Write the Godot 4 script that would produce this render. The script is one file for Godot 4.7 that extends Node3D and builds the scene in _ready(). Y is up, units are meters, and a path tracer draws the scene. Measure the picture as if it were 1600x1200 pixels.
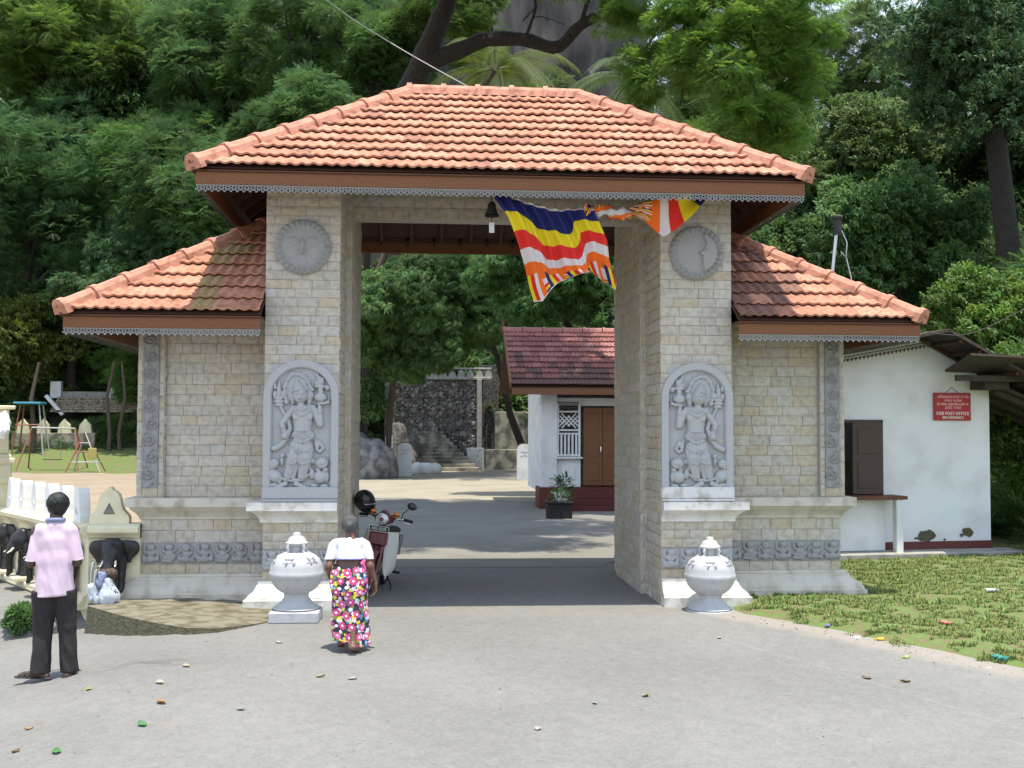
extends Node3D
# A stone temple gateway with tiled roofs, seen from the road in front of it.

class MB:
	var v := PackedVector3Array()
	var uv := PackedVector2Array()
	var col := PackedColorArray()
	var ix := PackedInt32Array()
	var c := Color.WHITE
	var x := Transform3D.IDENTITY
	func p(a: Vector3, t := Vector2.ZERO) -> int:
		v.append(x * a)
		uv.append(t)
		col.append(c)
		return v.size() - 1
	func tri(a: int, b: int, d: int) -> void:
		ix.append(a)
		ix.append(d)
		ix.append(b)
	func q(a: int, b: int, d: int, e: int) -> void:
		tri(a, b, d)
		tri(a, d, e)
	func quad(a: Vector3, b: Vector3, d: Vector3, e: Vector3, t := Rect2(0, 0, 1, 1)) -> void:
		q(p(a, Vector2(t.position.x, t.end.y)), p(b, t.end), p(d, Vector2(t.end.x, t.position.y)), p(e, t.position))
	func face(pts: Array) -> void:
		var k := []
		for a in pts:
			k.append(p(a))
		for i in range(1, k.size() - 1):
			tri(k[0], k[i], k[i + 1])
	func box(o: Vector3, s: Vector3, b := 0.0) -> void:
		var h := s * 0.5
		b = minf(b, minf(h.x, minf(h.y, h.z)) * 0.8)
		if b <= 0.0:
			for ax in 3:
				for sg in [-1.0, 1.0]:
					var n := Vector3.ZERO
					n[ax] = sg
					var u := Vector3.ZERO
					u[(ax + 1) % 3] = 1
					var w := Vector3.ZERO
					w[(ax + 2) % 3] = sg
					quad(o + (n - u - w) * h, o + (n + u - w) * h, o + (n + u + w) * h, o + (n - u + w) * h)
			return
		for ax in 3:
			var a1 := (ax + 1) % 3
			var a2 := (ax + 2) % 3
			for sg in [-1.0, 1.0]:
				var pts := []
				for k in [[-1, -1], [1, -1], [1, 1], [-1, 1]]:
					var r := Vector3.ZERO
					r[ax] = sg * h[ax]
					r[a1] = k[0] * (h[a1] - b)
					r[a2] = sg * k[1] * (h[a2] - b)
					pts.append(o + r)
				quad(pts[0], pts[1], pts[2], pts[3])
				# chamfer between faces a1=+-1 and a2=+-1 running along ax
			for s1 in [-1.0, 1.0]:
				for s2 in [-1.0, 1.0]:
					var pts2 := []
					for k in [[1, 0], [0, 0], [0, 1], [1, 1]]:
						var r := Vector3.ZERO
						r[a1] = s1 * (h[a1] - (b if k[1] == 1 else 0.0))
						r[a2] = s2 * (h[a2] - (0.0 if k[1] == 1 else b))
						r[ax] = (h[ax] - b) * (1.0 if k[0] == 1 else -1.0)
						pts2.append(o + r)
					if s1 * s2 < 0:
						pts2.reverse()
					quad(pts2[0], pts2[1], pts2[2], pts2[3])
		for i in 8:
			var s3 := Vector3(-1 if i & 1 else 1, -1 if i & 2 else 1, -1 if i & 4 else 1)
			var a := o + s3 * Vector3(h.x, h.y - b, h.z - b)
			var d := o + s3 * Vector3(h.x - b, h.y, h.z - b)
			var e := o + s3 * Vector3(h.x - b, h.y - b, h.z)
			if s3.x * s3.y * s3.z > 0:
				face([a, d, e])
			else:
				face([a, e, d])
	func tube(pts: Array, rad: Variant, seg := 8, cap := true) -> void:
		var up := Vector3(0.13, 0.98, 0.11).normalized()
		var last := []
		var n := pts.size()
		for i in n:
			var d: Vector3 = (pts[mini(i + 1, n - 1)] - pts[maxi(i - 1, 0)]).normalized()
			if absf(d.dot(up)) > 0.95:
				up = Vector3(0.97, 0.1, 0.2).normalized()
			var s := d.cross(up).normalized()
			var u := s.cross(d).normalized()
			up = u
			var r: float = rad if rad is float or rad is int else rad[i]
			var ring := []
			for k in seg + 1:
				var a := TAU * k / seg
				ring.append(p(pts[i] + (s * cos(a) + u * sin(a)) * r, Vector2(float(k) / seg, float(i) / maxf(1, n - 1))))
			if last:
				for k in seg:
					q(last[k], last[k + 1], ring[k + 1], ring[k])
			if cap and (i == 0 or i == n - 1):
				var m := p(pts[i])
				for k in seg:
					var e0 := p(pts[i] + (s * cos(TAU * k / seg) + u * sin(TAU * k / seg)) * r)
					var e1 := p(pts[i] + (s * cos(TAU * (k + 1) / seg) + u * sin(TAU * (k + 1) / seg)) * r)
					if i == 0:
						tri(m, e1, e0)
					else:
						tri(m, e0, e1)
			last = ring
	func lathe(prof: Array, seg := 32, o := Vector3.ZERO) -> void:
		# prof: Vector2(radius, y) from the bottom up on the outside; a repeated point makes a sharp edge
		var last := []
		var before := Vector2(-9, -9)
		for i in prof.size():
			var e: Vector2 = prof[i]
			var ring := []
			for k in seg + 1:
				var a := TAU * k / seg
				ring.append(p(o + Vector3(cos(a) * e.x, e.y, -sin(a) * e.x), Vector2(float(k) / seg, float(i) / prof.size())))
			if last and not e.is_equal_approx(before):
				for k in seg:
					q(last[k], last[k + 1], ring[k + 1], ring[k])
			last = ring
			before = e
	func prism(poly: PackedVector2Array, z0: float, z1: float) -> void:
		# outline counter-clockwise in xy, from z0 (back) to z1 (front)
		if Geometry2D.is_polygon_clockwise(poly):
			poly = poly.duplicate()
			poly.reverse()
		var t := Geometry2D.triangulate_polygon(poly)
		for f in 2:
			var z := z1 if f else z0
			var k := []
			for a in poly:
				k.append(p(Vector3(a.x, a.y, z), a))
			for i in range(0, t.size(), 3):
				var a: Vector2 = poly[t[i]]
				var b: Vector2 = poly[t[i + 1]]
				var d: Vector2 = poly[t[i + 2]]
				var ccw := (b - a).cross(d - a) > 0
				if ccw == (f == 1):
					tri(k[t[i]], k[t[i + 1]], k[t[i + 2]])
				else:
					tri(k[t[i]], k[t[i + 2]], k[t[i + 1]])
		for i in poly.size():
			var a := poly[i]
			var b := poly[(i + 1) % poly.size()]
			quad(Vector3(a.x, a.y, z0), Vector3(b.x, b.y, z0), Vector3(b.x, b.y, z1), Vector3(a.x, a.y, z1))
	func grid(nx: int, ny: int, f: Callable) -> void:
		# f(u, w) gives the point; u to the right, w up seen from the front
		var b := v.size()
		for j in ny + 1:
			for i in nx + 1:
				p(f.call(float(i) / nx, float(j) / ny), Vector2(float(i) / nx, 1.0 - float(j) / ny))
		for j in ny:
			for i in nx:
				var a := b + j * (nx + 1) + i
				q(a, a + 1, a + nx + 2, a + nx + 1)
	func ball(o: Vector3, r: Vector3, seg := 16, rings := 10) -> void:
		grid(seg, rings, func(u, w): return o + r * Vector3(sin(PI * w) * cos(TAU * u), -cos(PI * w), -sin(PI * w) * sin(TAU * u)))
	func join(m: ArrayMesh, xf: Transform3D, tint: Color) -> void:
		var s := m.surface_get_arrays(0)
		var b := v.size()
		var vs: PackedVector3Array = s[Mesh.ARRAY_VERTEX]
		var us: PackedVector2Array = s[Mesh.ARRAY_TEX_UV]
		for i in vs.size():
			v.append(xf * vs[i])
			uv.append(us[i])
			col.append(tint)
		for i in s[Mesh.ARRAY_INDEX]:
			ix.append(b + i)
	func mesh(colors := false) -> ArrayMesh:
		var n := PackedVector3Array()
		n.resize(v.size())
		for i in range(0, ix.size(), 3):
			var a := ix[i]
			var b := ix[i + 1]
			var d := ix[i + 2]
			var f := (v[d] - v[a]).cross(v[b] - v[a])
			n[a] += f
			n[b] += f
			n[d] += f
		for i in n.size():
			n[i] = n[i].normalized() if n[i].length_squared() > 1e-20 else Vector3.UP
		var s := []
		s.resize(Mesh.ARRAY_MAX)
		s[Mesh.ARRAY_VERTEX] = v
		s[Mesh.ARRAY_NORMAL] = n
		s[Mesh.ARRAY_TEX_UV] = uv
		if colors:
			s[Mesh.ARRAY_COLOR] = col
		s[Mesh.ARRAY_INDEX] = ix
		var m := ArrayMesh.new()
		m.add_surface_from_arrays(Mesh.PRIMITIVE_TRIANGLES, s)
		return m

var rng := RandomNumberGenerator.new()
var counts := {}
var M := {}
var tex := {}

func numbered(called: String, parent: Node) -> String:
	var k := str(parent.get_instance_id()) + called
	counts[k] = counts.get(k, -1) + 1
	return called if counts[k] == 0 else "%s_%03d" % [called, counts[k]]

func put(parent: Node3D, called: String, m: Mesh, material: Material, xf := Transform3D.IDENTITY) -> MeshInstance3D:
	var o := MeshInstance3D.new()
	o.name = numbered(called, parent)
	o.mesh = m
	o.material_override = material
	o.transform = xf
	parent.add_child(o, true)
	return o

func node(parent: Node3D, called: String, xf := Transform3D.IDENTITY) -> Node3D:
	var o := Node3D.new()
	o.name = numbered(called, parent)
	o.transform = xf
	parent.add_child(o, true)
	return o

func tag(o: Node, label: String, category: String, group := "", kind := "") -> Node:
	if label: o.set_meta("label", label)
	if category: o.set_meta("category", category)
	if group: o.set_meta("group", group)
	if kind: o.set_meta("kind", kind)
	return o

func thing(called: String, label: String, category: String, at := Vector3.ZERO, turn := 0.0, group := "") -> Node3D:
	var o := node(self, called, Transform3D(Basis(Vector3.UP, turn), at))
	tag(o, label, category, group)
	return o

func structure(called: String, m: Mesh, material: Material, label := "") -> MeshInstance3D:
	var o := put(self, called, m, material)
	o.set_meta("kind", "structure")
	if label: o.set_meta("label", label)
	return o

func stuff(o: Node) -> Node:
	o.set_meta("kind", "stuff")
	return o

func noise_tex(called: String, sd: int, freq: float, stops: Array, size := 512, oct := 4, kind := FastNoiseLite.TYPE_SIMPLEX_SMOOTH) -> Texture2D:
	# stops: [offset, linear grey or Color]
	var n := FastNoiseLite.new()
	n.seed = sd
	n.frequency = freq
	n.noise_type = kind
	n.fractal_octaves = oct
	var g := Gradient.new()
	var off := PackedFloat32Array()
	var cols := PackedColorArray()
	for s in stops:
		off.append(s[0])
		var k: Color = s[1] if s[1] is Color else Color(s[1], s[1], s[1])
		cols.append(k.linear_to_srgb())
	g.offsets = off
	g.colors = cols
	var t := NoiseTexture2D.new()
	t.width = size
	t.height = size
	t.seamless = true
	t.noise = n
	t.color_ramp = g
	tex[called] = t
	return t

func mat(called: String, c: Color, rough := 0.85, grain := "", scale := 1.0, bump := "", relief := 0.3, world := true) -> StandardMaterial3D:
	var m := StandardMaterial3D.new()
	m.resource_name = called
	m.albedo_color = Color(c.r, c.g, c.b).linear_to_srgb()
	m.roughness = rough
	if grain or bump:
		m.uv1_triplanar = true
		m.uv1_world_triplanar = world
		m.uv1_scale = Vector3.ONE * scale
	if grain:
		m.albedo_texture = tex[grain]
	if bump:
		m.heightmap_enabled = true
		m.heightmap_texture = tex[bump]
		m.heightmap_scale = relief
	M[called] = m
	return m

func L(r: float, g: float, b: float) -> Color:
	return Color(r, g, b)

func materials() -> void:
	noise_tex("fine", 3, 0.05, [[0.0, 0.62], [0.45, 0.86], [0.6, 1.0], [1.0, 1.0]], 512, 5)
	noise_tex("speck", 5, 0.16, [[0.0, 0.55], [0.4, 0.9], [0.7, 1.0], [1.0, 1.0]], 512, 3)
	noise_tex("stain", 9, 0.012, [[0.0, L(0.55, 0.52, 0.46)], [0.3, L(0.78, 0.76, 0.71)], [0.5, L(0.95, 0.95, 0.93)], [1.0, L(1, 1, 1)]], 512, 6)
	noise_tex("soft", 19, 0.01, [[0.0, L(0.8, 0.79, 0.76)], [0.35, L(0.93, 0.925, 0.91)], [0.6, L(1, 1, 1)], [1.0, L(1, 1, 1)]], 512, 6)
	noise_tex("sandstone", 11, 0.02, [[0.0, L(0.74, 0.7, 0.64)], [0.4, L(0.9, 0.88, 0.85)], [0.6, L(1, 0.98, 0.95)], [1.0, L(1, 1, 1)]], 512, 5)
	noise_tex("bumpy", 21, 0.03, [[0.0, 0.0], [1.0, 1.0]], 512, 5)
	noise_tex("bump_fine", 23, 0.12, [[0.0, 0.0], [1.0, 1.0]], 512, 3)
	noise_tex("terra", 31, 0.014, [[0.0, L(0.34, 0.27, 0.24)], [0.33, L(0.68, 0.6, 0.56)], [0.46, L(0.95, 0.95, 0.95)], [1.0, L(1, 1.0, 1.0)]], 512, 6)
	noise_tex("moss", 41, 0.016, [[0.0, L(0.5, 0.52, 0.3)], [0.4, L(0.8, 0.8, 0.6)], [0.55, L(1, 0.98, 0.9)], [1.0, L(1, 1, 1)]], 512, 6)
	noise_tex("turf", 61, 0.02, [[0.0, L(0.85, 0.6, 0.36)], [0.32, L(0.62, 0.5, 0.26)], [0.44, L(0.46, 0.62, 0.17)], [0.7, L(0.44, 0.72, 0.17)], [1.0, L(0.6, 0.8, 0.22)]], 512, 6)
	noise_tex("mossy_ground", 63, 0.012, [[0.0, L(0.35, 0.36, 0.24)], [0.4, L(0.62, 0.6, 0.46)], [0.55, L(0.85, 0.82, 0.7)], [0.66, L(1, 0.98, 0.92)], [0.72, L(1.0, 1.0, 0.97)], [1.0, L(1, 1, 1)]], 512, 7)
	noise_tex("bark", 43, 0.03, [[0.0, 0.35], [0.5, 0.8], [1.0, 1.0]], 256, 5)
	noise_tex("rockface", 47, 0.009, [[0.0, L(0.16, 0.16, 0.17)], [0.4, L(0.42, 0.41, 0.42)], [0.55, L(0.75, 0.74, 0.73)], [1.0, L(1, 1, 0.98)]], 512, 7)
	# gate
	mat("stone_beige", L(0.53, 0.492, 0.41), 0.9, "sandstone",  0.9, "bumpy", 0.25)
	mat("stone_grey", L(0.5, 0.472, 0.41), 0.9, "sandstone",  0.9, "bumpy", 0.25)
	mat("stone_pale", L(0.56, 0.53, 0.455), 0.9, "sandstone",  0.9, "bumpy", 0.25)
	mat("stone_ochre", L(0.52, 0.46, 0.35), 0.9, "sandstone",  0.9, "bumpy", 0.25)
	mat("stone_blue", L(0.52, 0.5, 0.46), 0.9, "sandstone",  0.9, "bumpy", 0.25)
	mat("stone_rough", L(0.42, 0.37, 0.29), 0.92, "sandstone", 2.3, "bumpy", 0.7)
	mat("mortar", L(0.5, 0.47, 0.41), 0.95, "fine", 2.0)
	mat("brick_mix", L(1, 1, 1), 0.9, "sandstone", 0.9, "bumpy", 0.25).vertex_color_use_as_albedo = true
	mat("plaster", L(0.6, 0.565, 0.49), 0.85, "stain", 0.55, "bump_fine", 0.05)
	mat("plaster_white", L(0.72, 0.71, 0.68), 0.8, "stain", 0.7, "bump_fine", 0.05)
	mat("carved_grey", L(0.47, 0.475, 0.47), 0.75, "fine", 2.6, "bump_fine", 0.04)
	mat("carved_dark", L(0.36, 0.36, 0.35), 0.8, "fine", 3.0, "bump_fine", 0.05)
	mat("tile_a", L(0.52, 0.235, 0.145), 0.8, "terra", 1.1, "bump_fine", 0.03)
	mat("tile_b", L(0.57, 0.28, 0.185), 0.8, "terra", 1.3, "bump_fine", 0.03)
	mat("tile_c", L(0.45, 0.2, 0.125), 0.8, "terra", 0.9, "bump_fine", 0.03)
	mat("tile_stained", L(0.36, 0.17, 0.115), 0.88, "terra", 1.5, "bump_fine", 0.03)
	mat("tile_moss", L(0.36, 0.235, 0.12), 0.88, "moss", 2.0, "bump_fine", 0.03)
	mat("tile_dirt_and_shade", L(0.24, 0.12, 0.085), 0.88, "terra", 1.7, "bump_fine", 0.03)  # dark tone holds real dirt and painted shade together
	mat("tile_cap", L(0.55, 0.265, 0.18), 0.78, "terra", 0.8, "bump_fine", 0.03)
	mat("tile_mix", L(1, 1, 1), 0.82, "terra", 1.2, "bump_fine", 0.03).vertex_color_use_as_albedo = true
	mat("fascia", L(0.2, 0.073, 0.02), 0.6, "fine", 1.2)
	mat("dark_wood", L(0.075, 0.034, 0.02), 0.75, "fine", 2.0)
	mat("lace", L(0.3, 0.3, 0.29), 0.6)
	# surroundings
	mat("asphalt_far", L(0.21, 0.2, 0.18), 0.95, "soft", 0.09, "bump_fine", 0.2)
	mat("earth", L(0.31, 0.25, 0.18), 0.97, "soft", 0.06, "bumpy", 1.0)
	mat("lawn", L(0.26, 0.26, 0.26), 0.97, "turf", 0.45, "bumpy", 1.5)
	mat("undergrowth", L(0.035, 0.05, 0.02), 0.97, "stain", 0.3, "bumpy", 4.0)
	mat("moss_concrete", L(0.2, 0.185, 0.145), 0.95, "mossy_ground", 0.6, "bumpy", 0.4)
	mat("dark_kerb", L(0.11, 0.105, 0.075), 0.95, "moss", 1.4, "bumpy", 1.0)
	mat("cream", L(0.72, 0.665, 0.46), 0.7, "soft", 0.5, "bump_fine", 0.03)
	mat("white_paint", L(0.76, 0.775, 0.77), 0.75, "soft", 0.22, "bump_fine", 0.03)
	mat("black_paint", L(0.016, 0.015, 0.016), 0.42, "fine", 3.0)
	mat("tusk", L(0.8, 0.78, 0.7), 0.5)
	mat("brown_paint", L(0.15, 0.05, 0.022), 0.6, "fine", 1.0)
	mat("red_oxide", L(0.13, 0.026, 0.02), 0.6, "fine", 1.4)
	mat("concrete", L(0.36, 0.355, 0.33), 0.92, "stain", 0.6, "bump_fine", 0.1)
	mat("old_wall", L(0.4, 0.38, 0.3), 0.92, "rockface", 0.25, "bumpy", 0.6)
	mat("rubble", L(0.34, 0.32, 0.28), 0.95, "rockface", 0.9, "bumpy", 1.2)
	mat("rubble_dark", L(0.17, 0.165, 0.15), 0.95, "rockface", 0.9, "bumpy", 1.2)
	mat("cliff", L(0.065, 0.065, 0.068), 0.95, "rockface", 0.07, "bumpy", 8.0)
	M.cliff.uv1_scale = Vector3(0.11, 0.02, 0.11)
	mat("boulder", L(0.34, 0.34, 0.335), 0.95, "rockface", 0.35, "bumpy", 3.0)
	mat("bark", L(0.13, 0.1, 0.075), 0.95, "bark", 0.9, "bumpy", 2.0)
	mat("bark_dark", L(0.045, 0.036, 0.03), 0.95, "bark", 0.9, "bumpy", 2.0)
	mat("old_wood", L(0.075, 0.058, 0.045), 0.9, "bark", 1.2, "bumpy", 0.5)
	mat("shutter", L(0.085, 0.06, 0.045), 0.75, "fine", 1.5)
	mat("door_wood", L(0.2, 0.08, 0.028), 0.55, "fine", 0.8)
	mat("metal", L(0.5, 0.5, 0.5), 0.35)
	M.metal.metallic = 0.9
	mat("chrome", L(0.75, 0.75, 0.75), 0.15)
	M.chrome.metallic = 1.0
	mat("rubber", L(0.018, 0.018, 0.018), 0.8)
	mat("black_gloss", L(0.012, 0.012, 0.013), 0.18)
	mat("maroon", L(0.13, 0.014, 0.018), 0.25)
	M.maroon.clearcoat_enabled = true
	mat("panel_white", L(0.66, 0.67, 0.6), 0.4)
	mat("amber", L(0.7, 0.2, 0.02), 0.25)
	mat("red_sign", L(0.42, 0.035, 0.04), 0.55, "stain", 2.0)
	mat("sign_ink", L(0.75, 0.7, 0.62), 0.6)
	mat("skin", L(0.15, 0.072, 0.045), 0.5, "fine", 6.0)
	mat("skin_dark", L(0.075, 0.042, 0.03), 0.5, "fine", 6.0)
	mat("hair_black", L(0.012, 0.011, 0.011), 0.45, "bump_fine", 14.0, "bump_fine", 0.2)
	mat("hair_grey", L(0.075, 0.075, 0.078), 0.55, "speck", 20.0, "bump_fine", 0.3)
	mat("shirt_pink", L(0.62, 0.48, 0.58), 0.85)
	mat("collar_blue", L(0.2, 0.23, 0.36), 0.85)
	mat("trousers", L(0.02, 0.016, 0.017), 0.8)
	mat("blouse", L(0.58, 0.59, 0.63), 0.85)
	mat("plain_dark", L(0.03, 0.03, 0.032), 0.7)

func _ready() -> void:
	rng.seed = 7
	var cam := Camera3D.new()
	cam.name = "camera"
	cam.fov = 37.849
	cam.near = 0.1
	cam.far = 600.0
	cam.position = Vector3(-0.92, 2.2, 14.07)
	cam.rotation_degrees = Vector3(2.35, -4.27, 0.19)
	add_child(cam)
	var env := Environment.new()
	var sky := ProceduralSkyMaterial.new()
	sky.sky_top_color = L(0.4, 0.49, 0.66).linear_to_srgb()
	sky.sky_horizon_color = L(0.66, 0.73, 0.82).linear_to_srgb()
	sky.sky_curve = 0.22
	sky.sky_energy_multiplier = 1.25
	sky.ground_bottom_color = L(0.16, 0.17, 0.12).linear_to_srgb()
	sky.ground_horizon_color = L(0.3, 0.33, 0.28).linear_to_srgb()
	env.background_mode = Environment.BG_SKY
	env.sky = Sky.new()
	env.sky.sky_material = sky
	env.tonemap_mode = Environment.TONE_MAPPER_LINEAR
	env.tonemap_exposure = 1.38
	env.sdfgi_enabled = true
	env.ssao_enabled = true
	env.ssil_enabled = true
	var we := WorldEnvironment.new()
	we.name = "world"
	we.environment = env
	add_child(we)
	var sun := DirectionalLight3D.new()
	sun.name = "sun"
	sun.light_energy = 1.5
	sun.light_color = Color(1.0, 0.965, 0.9)
	sun.light_angular_distance = 0.5
	sun.shadow_enabled = true
	sun.basis = Basis.looking_at(Vector3(-0.045, -1.0, -0.15), Vector3.FORWARD)
	add_child(sun)
	materials()
	build_ground()
	build_gate()
	build_boundary()
	build_post_office()
	build_back_yard()
	build_playground()
	build_trees()
	build_people()
	build_bike()
	build_small_things()

func curve(pts: Array, n: int) -> Array:
	var r := []
	var k := pts.size()
	for i in n + 1:
		var f := float(i) / n * (k - 1)
		var j := mini(int(f), k - 2)
		r.append(pts[j].cubic_interpolate(pts[j + 1], pts[maxi(j - 1, 0)], pts[mini(j + 2, k - 1)], f - j))
	return r

func taper(rad: Array, n: int) -> Array:
	var r := []
	for i in n + 1:
		var f := float(i) / n * (rad.size() - 1)
		var j := mini(int(f), rad.size() - 2)
		r.append(lerpf(rad[j], rad[j + 1], f - j) * (1.0 + 0.06 * sin(i * 1.9)))
	return r

func smooth(a: float, b: float, x: float) -> float:
	var t := clampf((x - a) / (b - a), 0.0, 1.0)
	return t * t * (3.0 - 2.0 * t)

# ---------------------------------------------------------------- ground
var bumps := FastNoiseLite.new()

func drop(x: float, z: float) -> float:
	# the road falls away to the left in front of the gate
	return -0.17 * maxf(0.0, minf(-3.6 - x, 4.2)) * smooth(-9.0, -3.0, z)

func lawn_edge(z: float) -> float:
	if z < -0.75:
		return 4.75
	if z < -0.4:
		return lerpf(2.6, 4.75, (-0.4 - z) / 0.35)
	if z < 0.78:
		return 2.62 + 0.05 * (z - 0.4)
	return lerpf(2.66, 3.68, (z - 0.78) / 1.69) if z < 2.47 else 3.68 + 0.45 * (z - 2.47)

func lawn_y(x: float, z: float) -> float:
	var d := x - lawn_edge(z)
	return -0.03 + 0.1 * smooth(0.0, 0.7, d) + 0.05 * smooth(0.8, 4.0, d) * smooth(3.5, -1.0, z) + 0.025 * bumps.get_noise_2d(x * 60.0, z * 60.0)

func hill_y(x: float, z: float) -> float:
	var back := maxf(0.0, lerpf(-51.0, -56.0, smooth(-6.0, -12.0, x)) - z)
	var bank := 3.2 * smooth(-50.3, -53.4, z) * smooth(-9.0, -13.0, x)
	var right := maxf(0.0, minf(x - 11.0, -7.0 - z))
	var left := maxf(0.0, minf(-x - 27.0, -18.0 - z))
	var h := minf(back * lerpf(0.62, 0.3, smooth(13.0, 22.0, x)), 46.0 + back * 0.1) + minf(right * 0.62, 10.0) + minf(left * 0.6, 22.0) + bank
	return h + (0.0 if h < 0.1 else minf(h, 2.5) * bumps.get_noise_2d(x * 3.0, z * 3.0))

func sheet(x0: float, x1: float, z0: float, z1: float, nx: int, nz: int, fy: Callable) -> ArrayMesh:
	var m := MB.new()
	m.grid(nx, nz, func(u, w):
		var x := lerpf(x0, x1, u)
		var z := lerpf(z1, z0, w)
		return Vector3(x, fy.call(x, z), z))
	return m.mesh()

func road_picture() -> ImageTexture:
	var a := FastNoiseLite.new()
	a.seed = 4
	a.frequency = 0.006
	a.fractal_octaves = 5
	var b := FastNoiseLite.new()
	b.seed = 6
	b.frequency = 0.09
	b.fractal_octaves = 3
	var r := RandomNumberGenerator.new()
	r.seed = 5
	var n := 1024
	var data := PackedByteArray()
	data.resize(n * n * 3)
	var at := 0
	for j in n:
		var z := -6.0 + 20.0 * j / n
		var le := lawn_edge(z)
		for i in n:
			var x := -9.0 + 18.0 * i / n
			var k := 0.188 + 0.03 * a.get_noise_2d(i, j) + 0.018 * b.get_noise_2d(i, j) + 0.045 * (r.randf() - 0.5)
			var warm := 0.02
			# fine pale seam left by a patched strip
			var sx := 1.86 + (z - 1.4) * 0.385 if z < 3.9 else 2.82 + (z - 3.9) * 0.312
			var ds := absf(x - sx - 0.02 * b.get_noise_2d(j * 0.3, 7))
			if ds < 0.022 and z > 1.2 and b.get_noise_2d(i * 0.4, j * 0.4) > -0.25:
				k += 0.022
			# sandy dirt along the verge and the kerb
			var dv := le - x + 0.22 * a.get_noise_2d(i * 4.0, j * 4.0)
			if dv < 0.45 and z > 0.3:
				var t := smooth(0.45, 0.02, dv)
				k = lerpf(k, 0.27, t * 0.8)
				warm = lerpf(warm, 0.1, t)
			# oily marks beside the man
			var e := Vector2((x + 3.55) / 0.75, (z - 3.2) / 0.26 + 0.35 * (x + 3.5)).length()
			if e < 1.0 and a.get_noise_2d(i * 5.0 + 90.0, j * 14.0) > -0.05:
				k *= lerpf(0.72, 1.0, e)
			if z < 0.8 and a.get_noise_2d(i * 3.0 + 300.0, j * 3.0) > 0.25:
				warm += 0.05
			if r.randf() < 0.0012:
				k *= 0.55
			var c := Color(k * (1.0 + warm), k, k * (0.965 - warm)).linear_to_srgb()
			data[at] = int(clampf(c.r, 0, 1) * 255)
			data[at + 1] = int(clampf(c.g, 0, 1) * 255)
			data[at + 2] = int(clampf(c.b, 0, 1) * 255)
			at += 3
	return ImageTexture.create_from_image(Image.create_from_data(n, n, false, Image.FORMAT_RGB8, data))

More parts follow.
